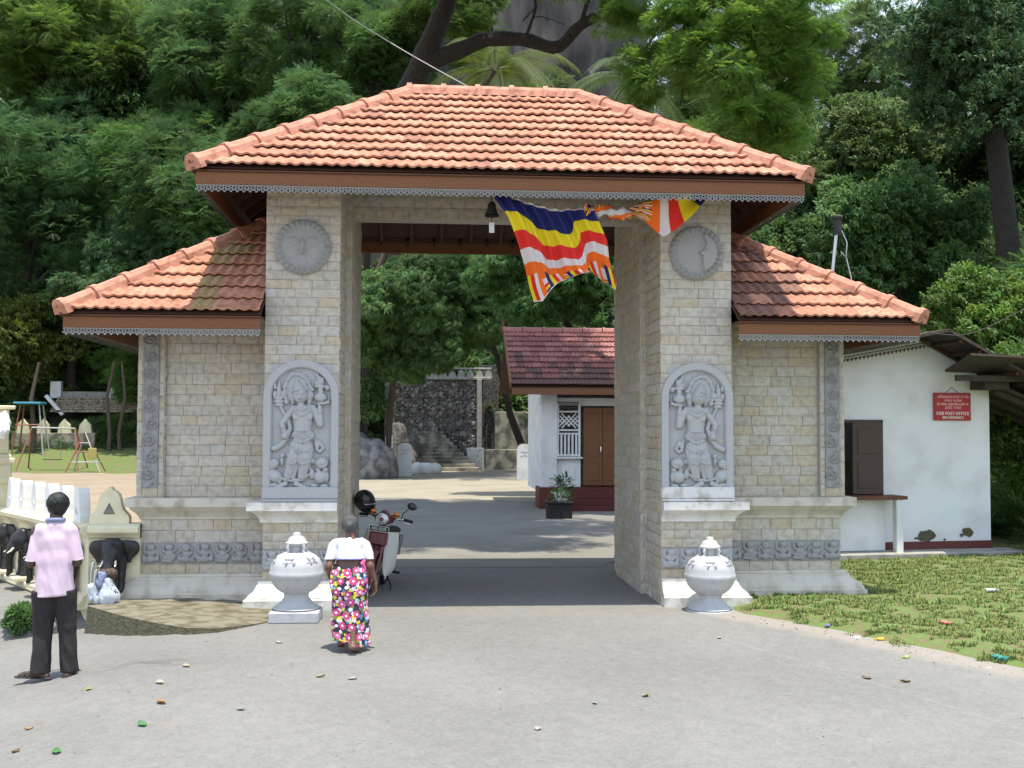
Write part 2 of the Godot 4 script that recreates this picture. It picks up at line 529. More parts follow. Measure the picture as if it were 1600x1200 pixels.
func build_ground() -> void:
	bumps.seed = 12
	bumps.frequency = 0.02
	bumps.fractal_octaves = 4
	# bare earth everywhere, one sheet out to the horizon
	structure("ground", sheet(-300, 300, -300, 60, 100, 60, func(x, z): return -0.75 if z > -9 and x < 0 else -0.05), M.earth)
	structure("dirt_yard", sheet(-34, -1.9, -52, -0.6, 40, 40, func(x, z): return drop(x, z) - 0.012 + 0.02 * bumps.get_noise_2d(x * 30, z * 30) * smooth(-2.5, -6.0, x)), M.earth)
	structure("sandy_yard", sheet(-7, 14, -52, -18, 30, 30, func(x, z): return 0.004 + 0.012 * bumps.get_noise_2d(x * 30, z * 30)), mat("sand", L(0.32, 0.285, 0.225), 0.97, "soft", 0.07, "bumpy", 1.0))
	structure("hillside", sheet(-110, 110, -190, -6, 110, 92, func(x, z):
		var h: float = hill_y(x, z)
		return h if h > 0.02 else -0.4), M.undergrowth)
	var rm := mat("asphalt", L(1, 1, 1), 0.93)
	rm.albedo_texture = road_picture()
	var fore := sheet(-9, 9, -6, 14, 60, 60, func(x, z): return drop(x, z) if z > -0.5 or absf(x) < 2.2 else (-0.06 if x < 0 else -0.03))
	structure("road", fore, rm)
	var dw := MB.new()
	dw.grid(40, 60, func(u, w):
		var z: float = lerpf(-3.9, -21.5, w) + 2.2 * w * bumps.get_noise_2d(u * 90.0, 40.0)
		var x: float = lerpf(lerpf(-1.95, -3.6, smooth(-4.2, -6.5, z)) + 1.1 * smooth(-4.2, -6.5, z) * bumps.get_noise_2d(z * 18.0, 5.0), lerpf(1.95, 4.2, smooth(-4.2, -6.0, z)) + 0.3 * smooth(-4.2, -6.0, z) * bumps.get_noise_2d(z * 25.0, 90.0), u)
		return Vector3(x, 0.005 + 0.016 * smooth(-4.3, -8.0, z) + 0.006 * smooth(-4.3, -8.0, z) * bumps.get_noise_2d(x * 40, z * 40), z))
	structure("driveway", dw.mesh(), M.asphalt_far)
	structure("road_beyond", sheet(-24, 26, 13.9, 26, 20, 6, func(x, z): return drop(x, z) - 0.004), M.asphalt_far)
	# the lawn on the right
	var lm := MB.new()
	lm.grid(56, 70, func(u, w):
		var z := lerpf(11.0, -9.5, w)
		var x: float = lawn_edge(z) - 0.12 + 9.5 * pow(u, 1.5)
		return Vector3(x, lawn_y(x, z), z))
	structure("lawn", lm.mesh(), M.lawn)
	# grass growing on it
	var blades := MB.new()
	for k in 7:
		var a := TAU * k / 7.0 + 0.4 * sin(k * 9.0)
		var d := Vector3(cos(a), 0, sin(a))
		var s := Vector3(-sin(a), 0, cos(a)) * 0.006
		var o := d * 0.012
		var t := o + d * (0.02 + 0.012 * (k % 3)) + Vector3.UP * (0.05 + 0.018 * ((k * 5) % 4))
		var mid := o.lerp(t, 0.5) + Vector3.UP * 0.012
		blades.q(blades.p(o - s), blades.p(o + s), blades.p(mid + s * 0.8), blades.p(mid - s * 0.8))
		blades.face([mid - s * 0.8, mid + s * 0.8, t])
	var spots := []
	for k in 42000:
		var z := 9.0 - 14.5 * pow(rng.randf(), 0.8)
		var x := lawn_edge(z) + 0.05 + 7.5 * pow(rng.randf(), 1.4)
		var thick := bumps.get_noise_2d(x * 90.0 + 40.0, z * 90.0)
		if thick < -0.16 + 0.55 * smooth(0.8, 0.0, x - lawn_edge(z)) + 0.1 * bumps.get_noise_2d(x * 400.0, z * 400.0):
			continue
		if z < -0.3 and x < 4.8:
			continue
		var sc := rng.randf_range(0.3, 0.68) * (1.5 if rng.randf() < 0.06 else 1.0)
		var b := Basis(Vector3.UP, rng.randf() * TAU).scaled(Vector3(sc * 1.7, sc * 0.9, sc * 1.7))
		var tone := rng.randf_range(0.7, 1.25)
		spots.append([Transform3D(b, Vector3(x, lawn_y(x, z) - 0.008, z)), Color(0.16 * tone + 0.08 * rng.randf(), 0.255 * tone, 0.075 * tone)])
	var gm := mat("grass", L(1, 1, 1), 0.8)
	gm.vertex_color_use_as_albedo = true
	gm.backlight_enabled = true
	gm.backlight = Color(0.5, 0.5, 0.5)
	var g := copies("grass", self, blades.mesh(), gm, spots)
	tag(g, "short green grass on the verge to the right of the gate", "grass", "", "stuff")
	# the low mossy platform in front of the left wall
	var kerb := PackedVector2Array([Vector2(-5.2, -0.6), Vector2(-4.95, 0.3), Vector2(-4.68, 0.64), Vector2(-4.26, 1.15), Vector2(-3.8, 1.59), Vector2(-3.49, 1.77), Vector2(-3.18, 1.65), Vector2(-2.83, 1.21), Vector2(-2.55, 0.72), Vector2(-2.2, 0.3), Vector2(-2.04, -0.6)])
	var top := MB.new()
	var side := MB.new()
	var mid2 := Vector2(-3.6, -0.3)
	var ht := func(a: Vector2): return 0.012 + 0.085 * smooth(-2.5, -3.9, a.x)
	var rings := []
	for k in 9:
		var ring := []
		for a in kerb:
			var b2: Vector2 = mid2.lerp(a, 1.0 - k / 9.0)
			var y: float = ht.call(b2) + 0.012 * bumps.get_noise_2d(b2.x * 80, b2.y * 80) - (0.012 if k == 0 else 0.0)
			ring.append(top.p(Vector3(b2.x, y, b2.y)))
		if rings:
			for i in kerb.size() - 1:
				top.q(rings[-1][i], rings[-1][i + 1], ring[i + 1], ring[i])
		rings.append(ring)
	var lo := []
	var hi := []
	for i in (kerb.size() - 1) * 4 + 1:
		var f := i / 4.0
		var a: Vector2 = kerb[int(f)].lerp(kerb[mini(int(f) + 1, kerb.size() - 1)], f - int(f))
		var o := (a - mid2).normalized() * (0.03 + 0.02 * sin(i * 3.7))
		hi.append(side.p(Vector3(a.x, ht.call(a) - 0.006, a.y)))
		lo.append(side.p(Vector3(a.x + o.x, drop(a.x, a.y) - 0.15, a.y + o.y)))
	for i in hi.size() - 1:
		side.q(lo[i], lo[i + 1], hi[i + 1], hi[i])
	var pl := thing("kerb_platform", "low mossy concrete platform with a dark kerb before the left wall", "platform")
	put(pl, "platform_top", top.mesh(), M.moss_concrete)
	put(pl, "kerb_face", side.mesh(), M.dark_kerb)

func copies(called: String, parent: Node3D, m: Mesh, material: Material, spots: Array) -> MultiMeshInstance3D:
	# spots: [Transform3D, Color]
	var mm := MultiMesh.new()
	mm.transform_format = MultiMesh.TRANSFORM_3D
	mm.use_colors = true
	mm.mesh = m
	mm.instance_count = spots.size()
	var buf := PackedFloat32Array()
	buf.resize(spots.size() * 16)
	var k := 0
	for s in spots:
		var t: Transform3D = s[0]
		var c: Color = s[1]
		buf[k] = t.basis.x.x
		buf[k + 1] = t.basis.y.x
		buf[k + 2] = t.basis.z.x
		buf[k + 3] = t.origin.x
		buf[k + 4] = t.basis.x.y
		buf[k + 5] = t.basis.y.y
		buf[k + 6] = t.basis.z.y
		buf[k + 7] = t.origin.y
		buf[k + 8] = t.basis.x.z
		buf[k + 9] = t.basis.y.z
		buf[k + 10] = t.basis.z.z
		buf[k + 11] = t.origin.z
		buf[k + 12] = c.r
		buf[k + 13] = c.g
		buf[k + 14] = c.b
		buf[k + 15] = 1.0
		k += 16
	mm.buffer = buf
	var o := MultiMeshInstance3D.new()
	o.name = numbered(called, parent)
	o.multimesh = mm
	o.material_override = material
	parent.add_child(o, true)
	return o

# ---------------------------------------------------------------- carved relief
func relief(nx: int, ny: int, w: float, h: float, ox: float, oy: float, sc: float, prims: Array) -> ArrayMesh:
	# a carving w by h design units, its left top corner at (ox, oy), y down; sc metres a unit. The panel stands on y = 0, centred on x = 0, facing +z
	var hh := PackedFloat32Array()
	hh.resize((nx + 1) * (ny + 1))
	var du := w / nx
	var dv := h / ny
	for pr in prims:
		var kind: String = pr[0]
		if kind == "l":
			var pts: Array = pr[1]
			var r: float = pr[2]
			for s in pts.size() - 1:
				var a: Vector2 = pts[s]
				var b: Vector2 = pts[s + 1]
				var i0 := maxi(0, int((minf(a.x, b.x) - r - ox) / du))
				var i1 := mini(nx, int((maxf(a.x, b.x) + r - ox) / du) + 1)
				var j0 := maxi(0, int((minf(a.y, b.y) - r - oy) / dv))
				var j1 := mini(ny, int((maxf(a.y, b.y) + r - oy) / dv) + 1)
				var ab := b - a
				var l2 := maxf(ab.length_squared(), 1e-6)
				for j in range(j0, j1 + 1):
					for i in range(i0, i1 + 1):
						var q := Vector2(ox + i * du, oy + j * dv) - a
						var raw := q.dot(ab) / l2
						if s > 0 and raw < 0.0:
							continue
						var d := (q - ab * clampf(raw, 0, 1)).length() / r
						if d < 1.0:
							hh[j * (nx + 1) + i] += pr[3] * (1.0 - d * d)
			continue
		var x0: float
		var x1: float
		var y0: float
		var y1: float
		if kind == "c":
			var rm: float = maxf(pr[5], pr[6])
			x0 = minf(pr[1], pr[3]) - rm
			x1 = maxf(pr[1], pr[3]) + rm
			y0 = minf(pr[2], pr[4]) - rm
			y1 = maxf(pr[2], pr[4]) + rm
		else:
			x0 = pr[1] - pr[3]
			x1 = pr[1] + pr[3]
			y0 = pr[2] - pr[4]
			y1 = pr[2] + pr[4]
		for j in range(maxi(0, int((y0 - oy) / dv)), mini(ny, int((y1 - oy) / dv) + 1) + 1):
			for i in range(maxi(0, int((x0 - ox) / du)), mini(nx, int((x1 - ox) / du) + 1) + 1):
				var q := Vector2(ox + i * du, oy + j * dv)
				var at := j * (nx + 1) + i
				if kind == "c":
					var a := Vector2(pr[1], pr[2])
					var ab := Vector2(pr[3], pr[4]) - a
					var t := clampf((q - a).dot(ab) / maxf(ab.length_squared(), 1e-6), 0, 1)
					var r: float = lerpf(pr[5], pr[6], t)
					var d := (q - a - ab * t).length()
					if d < r:
						hh[at] = maxf(hh[at], pr[7] + pr[8] * sqrt(r * r - d * d))
				elif kind == "e":
					var e := Vector2((q.x - pr[1]) / pr[3], (q.y - pr[2]) / pr[4])
					var d2 := e.length_squared()
					if d2 < 1.0:
						hh[at] = maxf(hh[at], pr[5] + pr[6] * minf(pr[3], pr[4]) * sqrt(1.0 - d2))
				elif kind == "t":
					var e := Vector2((q.x - pr[1]) / pr[3], (q.y - pr[2]) / pr[4])
					if e.length_squared() < 1.0:
						hh[at] += pr[5] * sin(q.x * pr[6]) * sin(q.y * pr[6])
	var m := MB.new()
	for j in ny + 1:
		for i in nx + 1:
			m.p(Vector3((i * du - w * 0.5) * sc, (h - j * dv) * sc, hh[j * (nx + 1) + i] * sc), Vector2(float(i) / nx, float(j) / ny))
	for j in ny:
		for i in nx:
			var a := j * (nx + 1) + i
			m.q(a + nx + 1, a + nx + 2, a + 1, a)
	return m.mesh()

func V(a: Array) -> Array:
	var r := []
	for i in range(0, a.size(), 2):
		r.append(Vector2(a[i], a[i + 1]))
	return r

func guardian_carving() -> ArrayMesh:
	var P := []
	# plain halo of cobra hoods behind the head
	P.append(["e", 300, 275, 112, 130, 6, 0.12])
	var rim := V([205, 385, 186, 320, 186, 260, 208, 195, 250, 150, 300, 150, 345, 170, 380, 215, 402, 270, 412, 330, 392, 385])
	for i in rim.size() - 1:
		P.append(["c", rim[i].x, rim[i].y, rim[i + 1].x, rim[i + 1].y, 17, 17, 10, 1.0])
	for a in rim:
		P.append(["e", a.x, a.y, 22, 22, 12, 1.0])
	P.append(["c", 250, 155, 240, 128, 16, 5, 10, 1.0])
	# the body, from the feet up
	P.append(["e", 328, 790, 104, 128, 14, 0.45])
	P.append(["c", 268, 840, 222, 1000, 56, 36, 14, 1.0])
	P.append(["c", 372, 840, 338, 1000, 56, 38, 16, 1.0])
	P.append(["c", 300, 880, 262, 1040, 26, 16, 18, 0.9])
	P.append(["c", 168, 1022, 240, 1040, 15, 12, 22, 1.0])
	P.append(["c", 284, 1034, 340, 1034, 14, 14, 22, 1.0])
	P.append(["c", 340, 1034, 402, 985, 14, 10, 22, 1.0])
	P.append(["c", 402, 870, 408, 1000, 12, 8, 14, 1.0])
	P.append(["c", 340, 500, 338, 610, 88, 74, 8, 0.62])
	P.append(["c", 262, 448, 418, 444, 40, 40, 16, 1.0])
	P.append(["e", 300, 505, 46, 42, 40, 0.5])
	P.append(["e", 380, 503, 46, 42, 40, 0.5])
	P.append(["e", 346, 660, 94, 52, 36, 0.5])
	P.append(["e", 345, 655, 86, 44, 44, 0.4])
	P.append(["t", 345, 655, 78, 34, 6, 0.22])
	P.append(["l", V([258, 615, 345, 626, 432, 612]), 9, 12])
	P.append(["l", V([248, 695, 345, 722, 440, 690]), 11, 14])
	P.append(["l", V([240, 735, 300, 790, 380, 800, 430, 740]), 8, 9])
	P.append(["e", 306, 792, 38, 34, 50, 0.5])
	P.append(["t", 306, 792, 34, 30, 6, 0.3])
	for k in 6:
		P.append(["l", V([250 + k * 32, 730, 240 + k * 34, 830]), 5, -5])
		P.append(["l", V([232 + k * 9, 860, 200 + k * 10, 1000]), 4, -4])
		P.append(["l", V([345 + k * 9, 860, 312 + k * 10, 1000]), 4, -4])
	P.append(["l", V([205, 890, 260, 905, 300, 880, 330, 905, 395, 890]), 8, 9])
	# sash knot at the hip
	for s in [[448, 705, 456, 780], [456, 780, 484, 800], [484, 800, 512, 772], [512, 772, 478, 708], [478, 708, 466, 760]]:
		P.append(["c", s[0], s[1], s[2], s[3], 15, 13, 12, 1.0])
	# arms
	P.append(["c", 246, 460, 172, 560, 30, 26, 16, 1.0])
	P.append(["c", 168, 562, 194, 650, 26, 18, 24, 1.0])
	P.append(["e", 194, 668, 30, 28, 34, 1.0])
	for k in 4:
		P.append(["c", 172 + k * 13, 655, 176 + k * 12, 690, 7, 6, 46, 1.0])
	P.append(["c", 440, 460, 482, 572, 32, 30, 18, 1.0])
	P.append(["c", 484, 570, 480, 420, 30, 19, 22, 1.0])
	P.append(["c", 470, 395, 555, 382, 16, 10, 30, 1.0])
	for k in 3:
		P.append(["c", 505, 398 + k * 2, 562 - k * 5, 362 + k * 14, 7, 5, 40, 1.0])
	P.append(["l", V([464, 470, 500, 474]), 9, 8])
	P.append(["l", V([158, 600, 200, 590]), 9, 8])
	# pot of plenty
	P.append(["e", 485, 342, 52, 40, 24, 1.0])
	P.append(["l", V([436, 352, 485, 372, 534, 352]), 6, 6])
	P.append(["c", 485, 305, 485, 275, 24, 22, 24, 1.0])
	P.append(["e", 482, 252, 48, 18, 28, 1.0])
	for e in [[455, 225, 20, 22], [490, 218, 24, 26], [470, 190, 22, 30], [498, 195, 14, 22], [456, 160, 13, 22], [542, 262, 22, 24], [420, 276, 16, 16]]:
		P.append(["e", e[0], e[1], e[2], e[3], 22, 1.0])
	# flowering stalk in the other hand
	var st := V([120, 768, 165, 740, 205, 690, 236, 600, 222, 540, 186, 480, 158, 430])
	for i in st.size() - 1:
		P.append(["c", st[i].x, st[i].y, st[i + 1].x, st[i + 1].y, 26 - i * 2, 24 - i * 2, 14, 0.9])
	P.append(["e", 108, 772, 30, 26, 18, 1.0])
	for e in [[145, 408, 40, 16], [140, 380, 46, 18], [136, 352, 42, 16], [140, 290, 22, 60], [106, 320, 20, 34], [106, 252, 16, 30], [170, 320, 14, 34], [140, 225, 12, 24]]:
		P.append(["e", e[0], e[1], e[2], e[3], 14, 1.0])
	# neck, head, tall crown
	P.append(["c", 322, 390, 326, 425, 28, 32, 30, 1.0])
	P.append(["c", 262, 300, 256, 392, 17, 14, 18, 1.0])
	P.append(["c", 388, 305, 384, 395, 15, 13, 18, 1.0])
	P.append(["e", 320, 330, 56, 66, 34, 1.0])
	P.append(["c", 304, 282, 286, 205, 52, 14, 30, 0.9])
	P.append(["l", V([250, 296, 305, 282, 362, 286]), 9, 10])
	P.append(["l", V([258, 262, 300, 250, 344, 254]), 7, 7])
	P.append(["l", V([268, 232, 296, 224, 324, 228]), 6, 6])
	P.append(["c", 328, 312, 330, 342, 6, 9, 86, 1.2])
	P.append(["l", V([296, 312, 318, 308]), 7, 7])
	P.append(["l", V([338, 308, 358, 312]), 7, 7])
	P.append(["l", V([298, 324, 318, 326]), 5, -9])
	P.append(["l", V([338, 326, 354, 323]), 5, -9])
	P.append(["l", V([314, 365, 346, 364]), 5, -9])
	P.append(["l", V([318, 374, 342, 373]), 6, 6])
	P.append(["l", V([258, 428, 290, 475, 338, 498, 385, 472, 416, 428]), 9, 10])
	P.append(["l", V([280, 418, 335, 462, 396, 418]), 8, 10])
	# feet
	P.append(["c", 200, 1066, 132, 1096, 24, 16, 26, 1.0])
	P.append(["c", 292, 1066, 366, 1098, 24, 17, 26, 1.0])
	# the two dwarf attendants
	for e in [[108, 898, 40, 42, 16], [118, 1005, 56, 52, 10], [100, 965, 48, 22, 14], [104, 1078, 44, 20, 14], [172, 832, 22, 22, 14], [170, 880, 16, 44, 12], [92, 930, 20, 18, 26], [150, 1040, 22, 30, 16],
			[502, 892, 54, 50, 14], [486, 1010, 52, 56, 10], [505, 1000, 40, 34, 20], [420, 985, 24, 46, 14], [432, 880, 24, 24, 14], [540, 1010, 22, 46, 14], [440, 1080, 34, 18, 16], [520, 1086, 34, 18, 16], [472, 950, 22, 26, 18], [530, 950, 24, 24, 18], [505, 925, 30, 16, 26]]:
		P.append(["e", e[0], e[1], e[2], e[3], e[4], 0.85])
	for k in 12:
		P.append(["e", 502 + 44 * cos(k * 0.55 + 2.9), 888 + 40 * sin(k * 0.55 + 2.9), 11, 11, 40, 1.0])
	for s in [[98, 895, -6], [118, 895, -6], [492, 905, -7], [516, 905, -7]]:
		P.append(["l", V([s[0] - 5, s[1], s[0] + 5, s[1]]), 5, s[2]])
	return relief(110, 226, 506, 1040, 72, 62, 0.001477, P)

func dwarf_carving(which: int) -> ArrayMesh:
	var P := []
	if which == 0:
		P = [["c", 28, 15, 26, 90, 13, 16, 12, 1.0], ["c", 26, 92, 80, 125, 16, 18, 12, 1.0], ["e", 98, 105, 50, 56, 14, 0.6], ["e", 105, 45, 40, 40, 26, 0.9], ["c", 150, 80, 178, 140, 17, 15, 12, 1.0], ["c", 178, 140, 150, 170, 15, 14, 18, 1.0], ["e", 95, 185, 58, 40, 18, 0.8], ["e", 30, 170, 28, 30, 12, 0.8], ["e", 168, 180, 30, 34, 14, 0.8], ["c", 20, 205, 60, 212, 14, 12, 14, 1.0]]
	elif which == 1:
		P = [["c", 25, 12, 40, 85, 14, 17, 12, 1.0], ["c", 40, 85, 95, 120, 17, 20, 12, 1.0], ["e", 105, 45, 40, 40, 26, 0.9], ["e", 105, 120, 46, 52, 14, 0.7], ["c", 30, 200, 120, 210, 18, 22, 16, 1.0], ["c", 120, 205, 150, 150, 24, 30, 16, 0.9], ["c", 40, 165, 110, 175, 18, 20, 20, 0.9], ["c", 145, 90, 180, 60, 15, 13, 12, 1.0], ["e", 60, 150, 22, 16, 24, 1.0]]
	else:
		P = [["c", 10, 110, 30, 60, 14, 15, 12, 1.0], ["c", 30, 60, 62, 100, 15, 17, 14, 1.0], ["e", 92, 52, 44, 42, 26, 0.9], ["e", 96, 120, 48, 50, 14, 0.7], ["e", 82, 185, 56, 36, 20, 0.8], ["c", 150, 45, 150, 110, 13, 15, 10, 1.0], ["c", 150, 112, 110, 140, 15, 15, 16, 1.0], ["e", 20, 180, 22, 32, 14, 0.8], ["c", 140, 195, 175, 205, 20, 14, 16, 1.0], ["c", 130, 190, 168, 176, 14, 12, 22, 1.0]]
	var cx := 105.0 if which < 2 else 92.0
	P.append(["l", V([cx - 18, 40, cx - 8, 42]), 6, -8])
	P.append(["l", V([cx + 8, 42, cx + 18, 40]), 6, -8])
	P.append(["l", V([cx - 10, 62, cx + 10, 62]), 5, -7])
	P.append(["c", cx, 42, cx, 52, 5, 8, 58, 1.0])
	for k in 7:
		P.append(["e", cx + 36 * cos(PI + k * 0.52), 36 + 30 * sin(PI + k * 0.52), 10, 10, 36, 1.0])
	P.append(["t", 95, 190, 50, 28, 4, 0.3])
	return relief(38, 46, 190, 230, 0, 0, 0.00105, P)

func scroll_carving() -> ArrayMesh:
	var P := []
	for k in 9:
		var cy := 60.0 + k * 118.0
		var s := 1.0 if k % 2 else -1.0
		var pts := []
		for i in 16:
			var a := i * 0.55
			var r := 44.0 - i * 2.6
			pts.append(Vector2(50 + s * 8 + s * r * cos(a), cy + r * sin(a)))
		P.append(["l", pts, 8, 13])
		P.append(["e", 50 + s * 8, cy, 13, 13, 2, 0.9])
		P.append(["e", 50 - s * 30, cy + 52, 16, 26, 2, 0.8])
		P.append(["e", 50 - s * 8, cy + 66, 12, 22, 2, 0.8])
		P.append(["l", V([50 - s * 36, cy + 10, 50 - s * 20, cy + 60, 50 + s * 20, cy + 100]), 6, 10])
	P.append(["l", V([4, 4, 96, 4, 96, 1096, 4, 1096, 4, 4]), 7, 11])
	return relief(30, 230, 100, 1100, 0, 0, 0.0018, P)

func medallion_carving(moon: bool) -> ArrayMesh:
	# polar grid; design radius 1
	var m := MB.new()
	var seg := 112
	var rings := 26
	for j in rings + 1:
		var r := float(j) / rings
		for i in seg + 1:
			var a := TAU * i / seg
			var x := r * cos(a)
			var y := r * sin(a)
			var h := 0.05 * sqrt(maxf(0.0, 1.0 - (r / 0.8) * (r / 0.8))) if r < 0.8 else 0.0
			if r > 0.74:
				var e := (r - 0.87) / 0.13
				h = maxf(h, (0.04 + 0.034 * cos(a * 28.0)) * sqrt(maxf(0.0, 1.0 - e * e)))
			if not moon:
				var f := func(cx: float, cy: float, rx: float, ry: float, k: float) -> float:
					var d := Vector2((x - cx) / rx, (y - cy) / ry).length_squared()
					return k * sqrt(1.0 - d) if d < 1.0 else 0.0
				h += f.call(0.0, 0.02, 0.09, 0.3, 0.05) + f.call(0.0, -0.2, 0.13, 0.1, 0.045)
				h += f.call(-0.34, 0.17, 0.24, 0.17, 0.03) + f.call(0.34, 0.17, 0.24, 0.17, 0.03)
				h -= f.call(-0.34, 0.12, 0.18, 0.06, 0.02) + f.call(0.34, 0.12, 0.18, 0.06, 0.02)
				h += f.call(0.0, -0.36, 0.2, 0.045, 0.022) + f.call(0.0, -0.45, 0.17, 0.05, 0.022) + f.call(0.0, -0.6, 0.2, 0.12, 0.02)
				h += f.call(-0.42, -0.22, 0.25, 0.25, 0.02) + f.call(0.42, -0.22, 0.25, 0.25, 0.02)
			elif r < 0.76:
				# a face in profile on the crescent
				var edge := 0.2 + 0.1 * exp(-pow((y - 0.34) / 0.18, 2.0)) - 0.16 * exp(-pow((y + 0.04) / 0.09, 2.0)) - 0.07 * exp(-pow((y + 0.22) / 0.05, 2.0)) - 0.06 * exp(-pow((y + 0.33) / 0.05, 2.0)) - 0.06 * exp(-pow((y + 0.48) / 0.09, 2.0))
				h += 0.05 * smooth(edge, edge + 0.05, x)
				h -= 0.03 * exp(-Vector2((x - edge - 0.13) / 0.07, (y - 0.12) / 0.03).length_squared())
			m.p(Vector3(x * 0.345, y * 0.345, 0.02 + h * 0.9), Vector2(x, y))
	for j in rings:
		for i in seg:
			var a := j * (seg + 1) + i
			m.q(a, a + seg + 1, a + seg + 2, a + 1)
	for i in seg:
		var a := TAU * i / seg
		var b := TAU * (i + 1) / seg
		m.quad(Vector3(cos(a), sin(a), -0.06) * Vector3(0.345, 0.345, 1), Vector3(cos(b), sin(b), -0.06) * Vector3(0.345, 0.345, 1), Vector3(cos(b) * 0.345, sin(b) * 0.345, 0.02), Vector3(cos(a) * 0.345, sin(a) * 0.345, 0.02))
	return m.mesh()

# ---------------------------------------------------------------- the gateway
var brick_shapes: Array[ArrayMesh] = []
var brick_count := 0
var tile_count := 0
var stone_names := ["stone_beige", "stone_grey", "stone_pale", "stone_ochre", "stone_blue"]

func make_bricks() -> void:
	# split-faced blocks, 1 x 1 across, 1 deep, in a few shapes
	for k in 7:
		var m := MB.new()
		var g := []
		for j in 4:
			for i in 6:
				var x := -0.5 + i / 5.0
				var y := -0.5 + j / 3.0
				var edge := i == 0 or i == 5 or j == 0 or j == 3
				var z := 0.62 + rng.randf_range(-0.12, 0.12) if edge else 0.95 + rng.randf_range(-0.4, 0.25)
				var jx := rng.randf_range(-0.012, 0.012) if not (i == 0 or i == 5) else rng.randf_range(-0.008, 0.0) * signf(x)
				var jy := rng.randf_range(-0.05, 0.05) if not (j == 0 or j == 3) else rng.randf_range(-0.03, 0.01) * signf(y)
				g.append(Vector3(x + jx, y + jy, z))
		for j in 3:
			for i in 5:
				var a: int = j * 6 + i
				m.quad(g[a], g[a + 1], g[a + 7], g[a + 6])
		for i in 5:
			m.quad(Vector3(g[i].x, g[i].y, 0), Vector3(g[i + 1].x, g[i + 1].y, 0), g[i + 1], g[i])
			m.quad(Vector3(g[19 + i].x, g[19 + i].y, 0), Vector3(g[18 + i].x, g[18 + i].y, 0), g[18 + i], g[19 + i])
		for j in 3:
			m.quad(Vector3(g[j * 6].x, g[j * 6].y, 0), g[j * 6], g[j * 6 + 6], Vector3(g[j * 6 + 6].x, g[j * 6 + 6].y, 0))
			m.quad(g[j * 6 + 5], Vector3(g[j * 6 + 5].x, g[j * 6 + 5].y, 0), Vector3(g[j * 6 + 11].x, g[j * 6 + 11].y, 0), g[j * 6 + 11])
		brick_shapes.append(m.mesh())

func bricks(parent: Node3D, o: Vector3, u: Vector3, n: Vector3, w: float, h: float, course: float, holes: Array, pile: MB, singly: bool, ochre := 0.12) -> void:
	# rows of blocks on the face that starts at o, runs w along u and h up
	var y := 0.0
	var row := 0
	while y < h - 0.02:
		var ch := minf(course * rng.randf_range(0.92, 1.08), h - y)
		if h - y - ch < 0.045:
			ch = h - y
		var x := 0.0
		var first := true
		while x < w - 0.01:
			var bw := rng.randf_range(0.17, 0.36)
			if first and row % 2:
				bw *= 0.6
			first = false
			if w - x - bw < 0.1:
				bw = w - x
			var c := Vector2(x + bw * 0.5, y + ch * 0.5)
			var hidden := false
			for hole in holes:
				if hole is Rect2 and hole.encloses(Rect2(x, y, bw, ch)):
					hidden = true
			if not hidden:
				var deep := rng.randf_range(0.014, 0.026)
				var b := Basis(u * (bw - 0.004), Vector3.UP * (ch - 0.004), n * deep)
				var at := o + u * c.x + Vector3.UP * c.y
				var r := rng.randf()
				var tone := 3 if r < ochre else (1 if r < 0.36 else (2 if r < 0.56 else (4 if r < 0.66 else 0)))
				var shape: ArrayMesh = brick_shapes[rng.randi() % brick_shapes.size()]
				if singly and brick_count < 300:
					brick_count += 1
					put(parent, "brick", shape, M[stone_names[tone]], Transform3D(b, at))
				else:
					var cl: Color = M[stone_names[tone]].albedo_color.srgb_to_linear()
					pile.join(shape, Transform3D(b, at), cl * rng.randf_range(0.95, 1.04))
			x += bw
		y += ch
		row += 1

func moulding(m: MB, x0: float, x1: float, zf: float, zb: float, prof: Array, gl := 1.0, gr := 1.0, gf := 1.0) -> void:
	# prof: Vector2(projection, y) from the bottom up; returns on both sides
	for i in prof.size() - 1:
		var a: Vector2 = prof[i]
		var b: Vector2 = prof[i + 1]
		var A := [Vector3(x0 - a.x * gl, a.y, zb), Vector3(x0 - a.x * gl, a.y, zf + a.x * gf), Vector3(x1 + a.x * gr, a.y, zf + a.x * gf), Vector3(x1 + a.x * gr, a.y, zb)]
		var B := [Vector3(x0 - b.x * gl, b.y, zb), Vector3(x0 - b.x * gl, b.y, zf + b.x * gf), Vector3(x1 + b.x * gr, b.y, zf + b.x * gf), Vector3(x1 + b.x * gr, b.y, zb)]
		for k in 3:
			m.quad(A[k], A[k + 1], B[k + 1], B[k])

func tile_shape(wd: float, ln: float) -> ArrayMesh:
	var m := MB.new()
	tile_into(m, 0.0, wd, 0.0, ln, wd, -9.0, 9.0, -9.0, 9.0)
	return m.mesh()

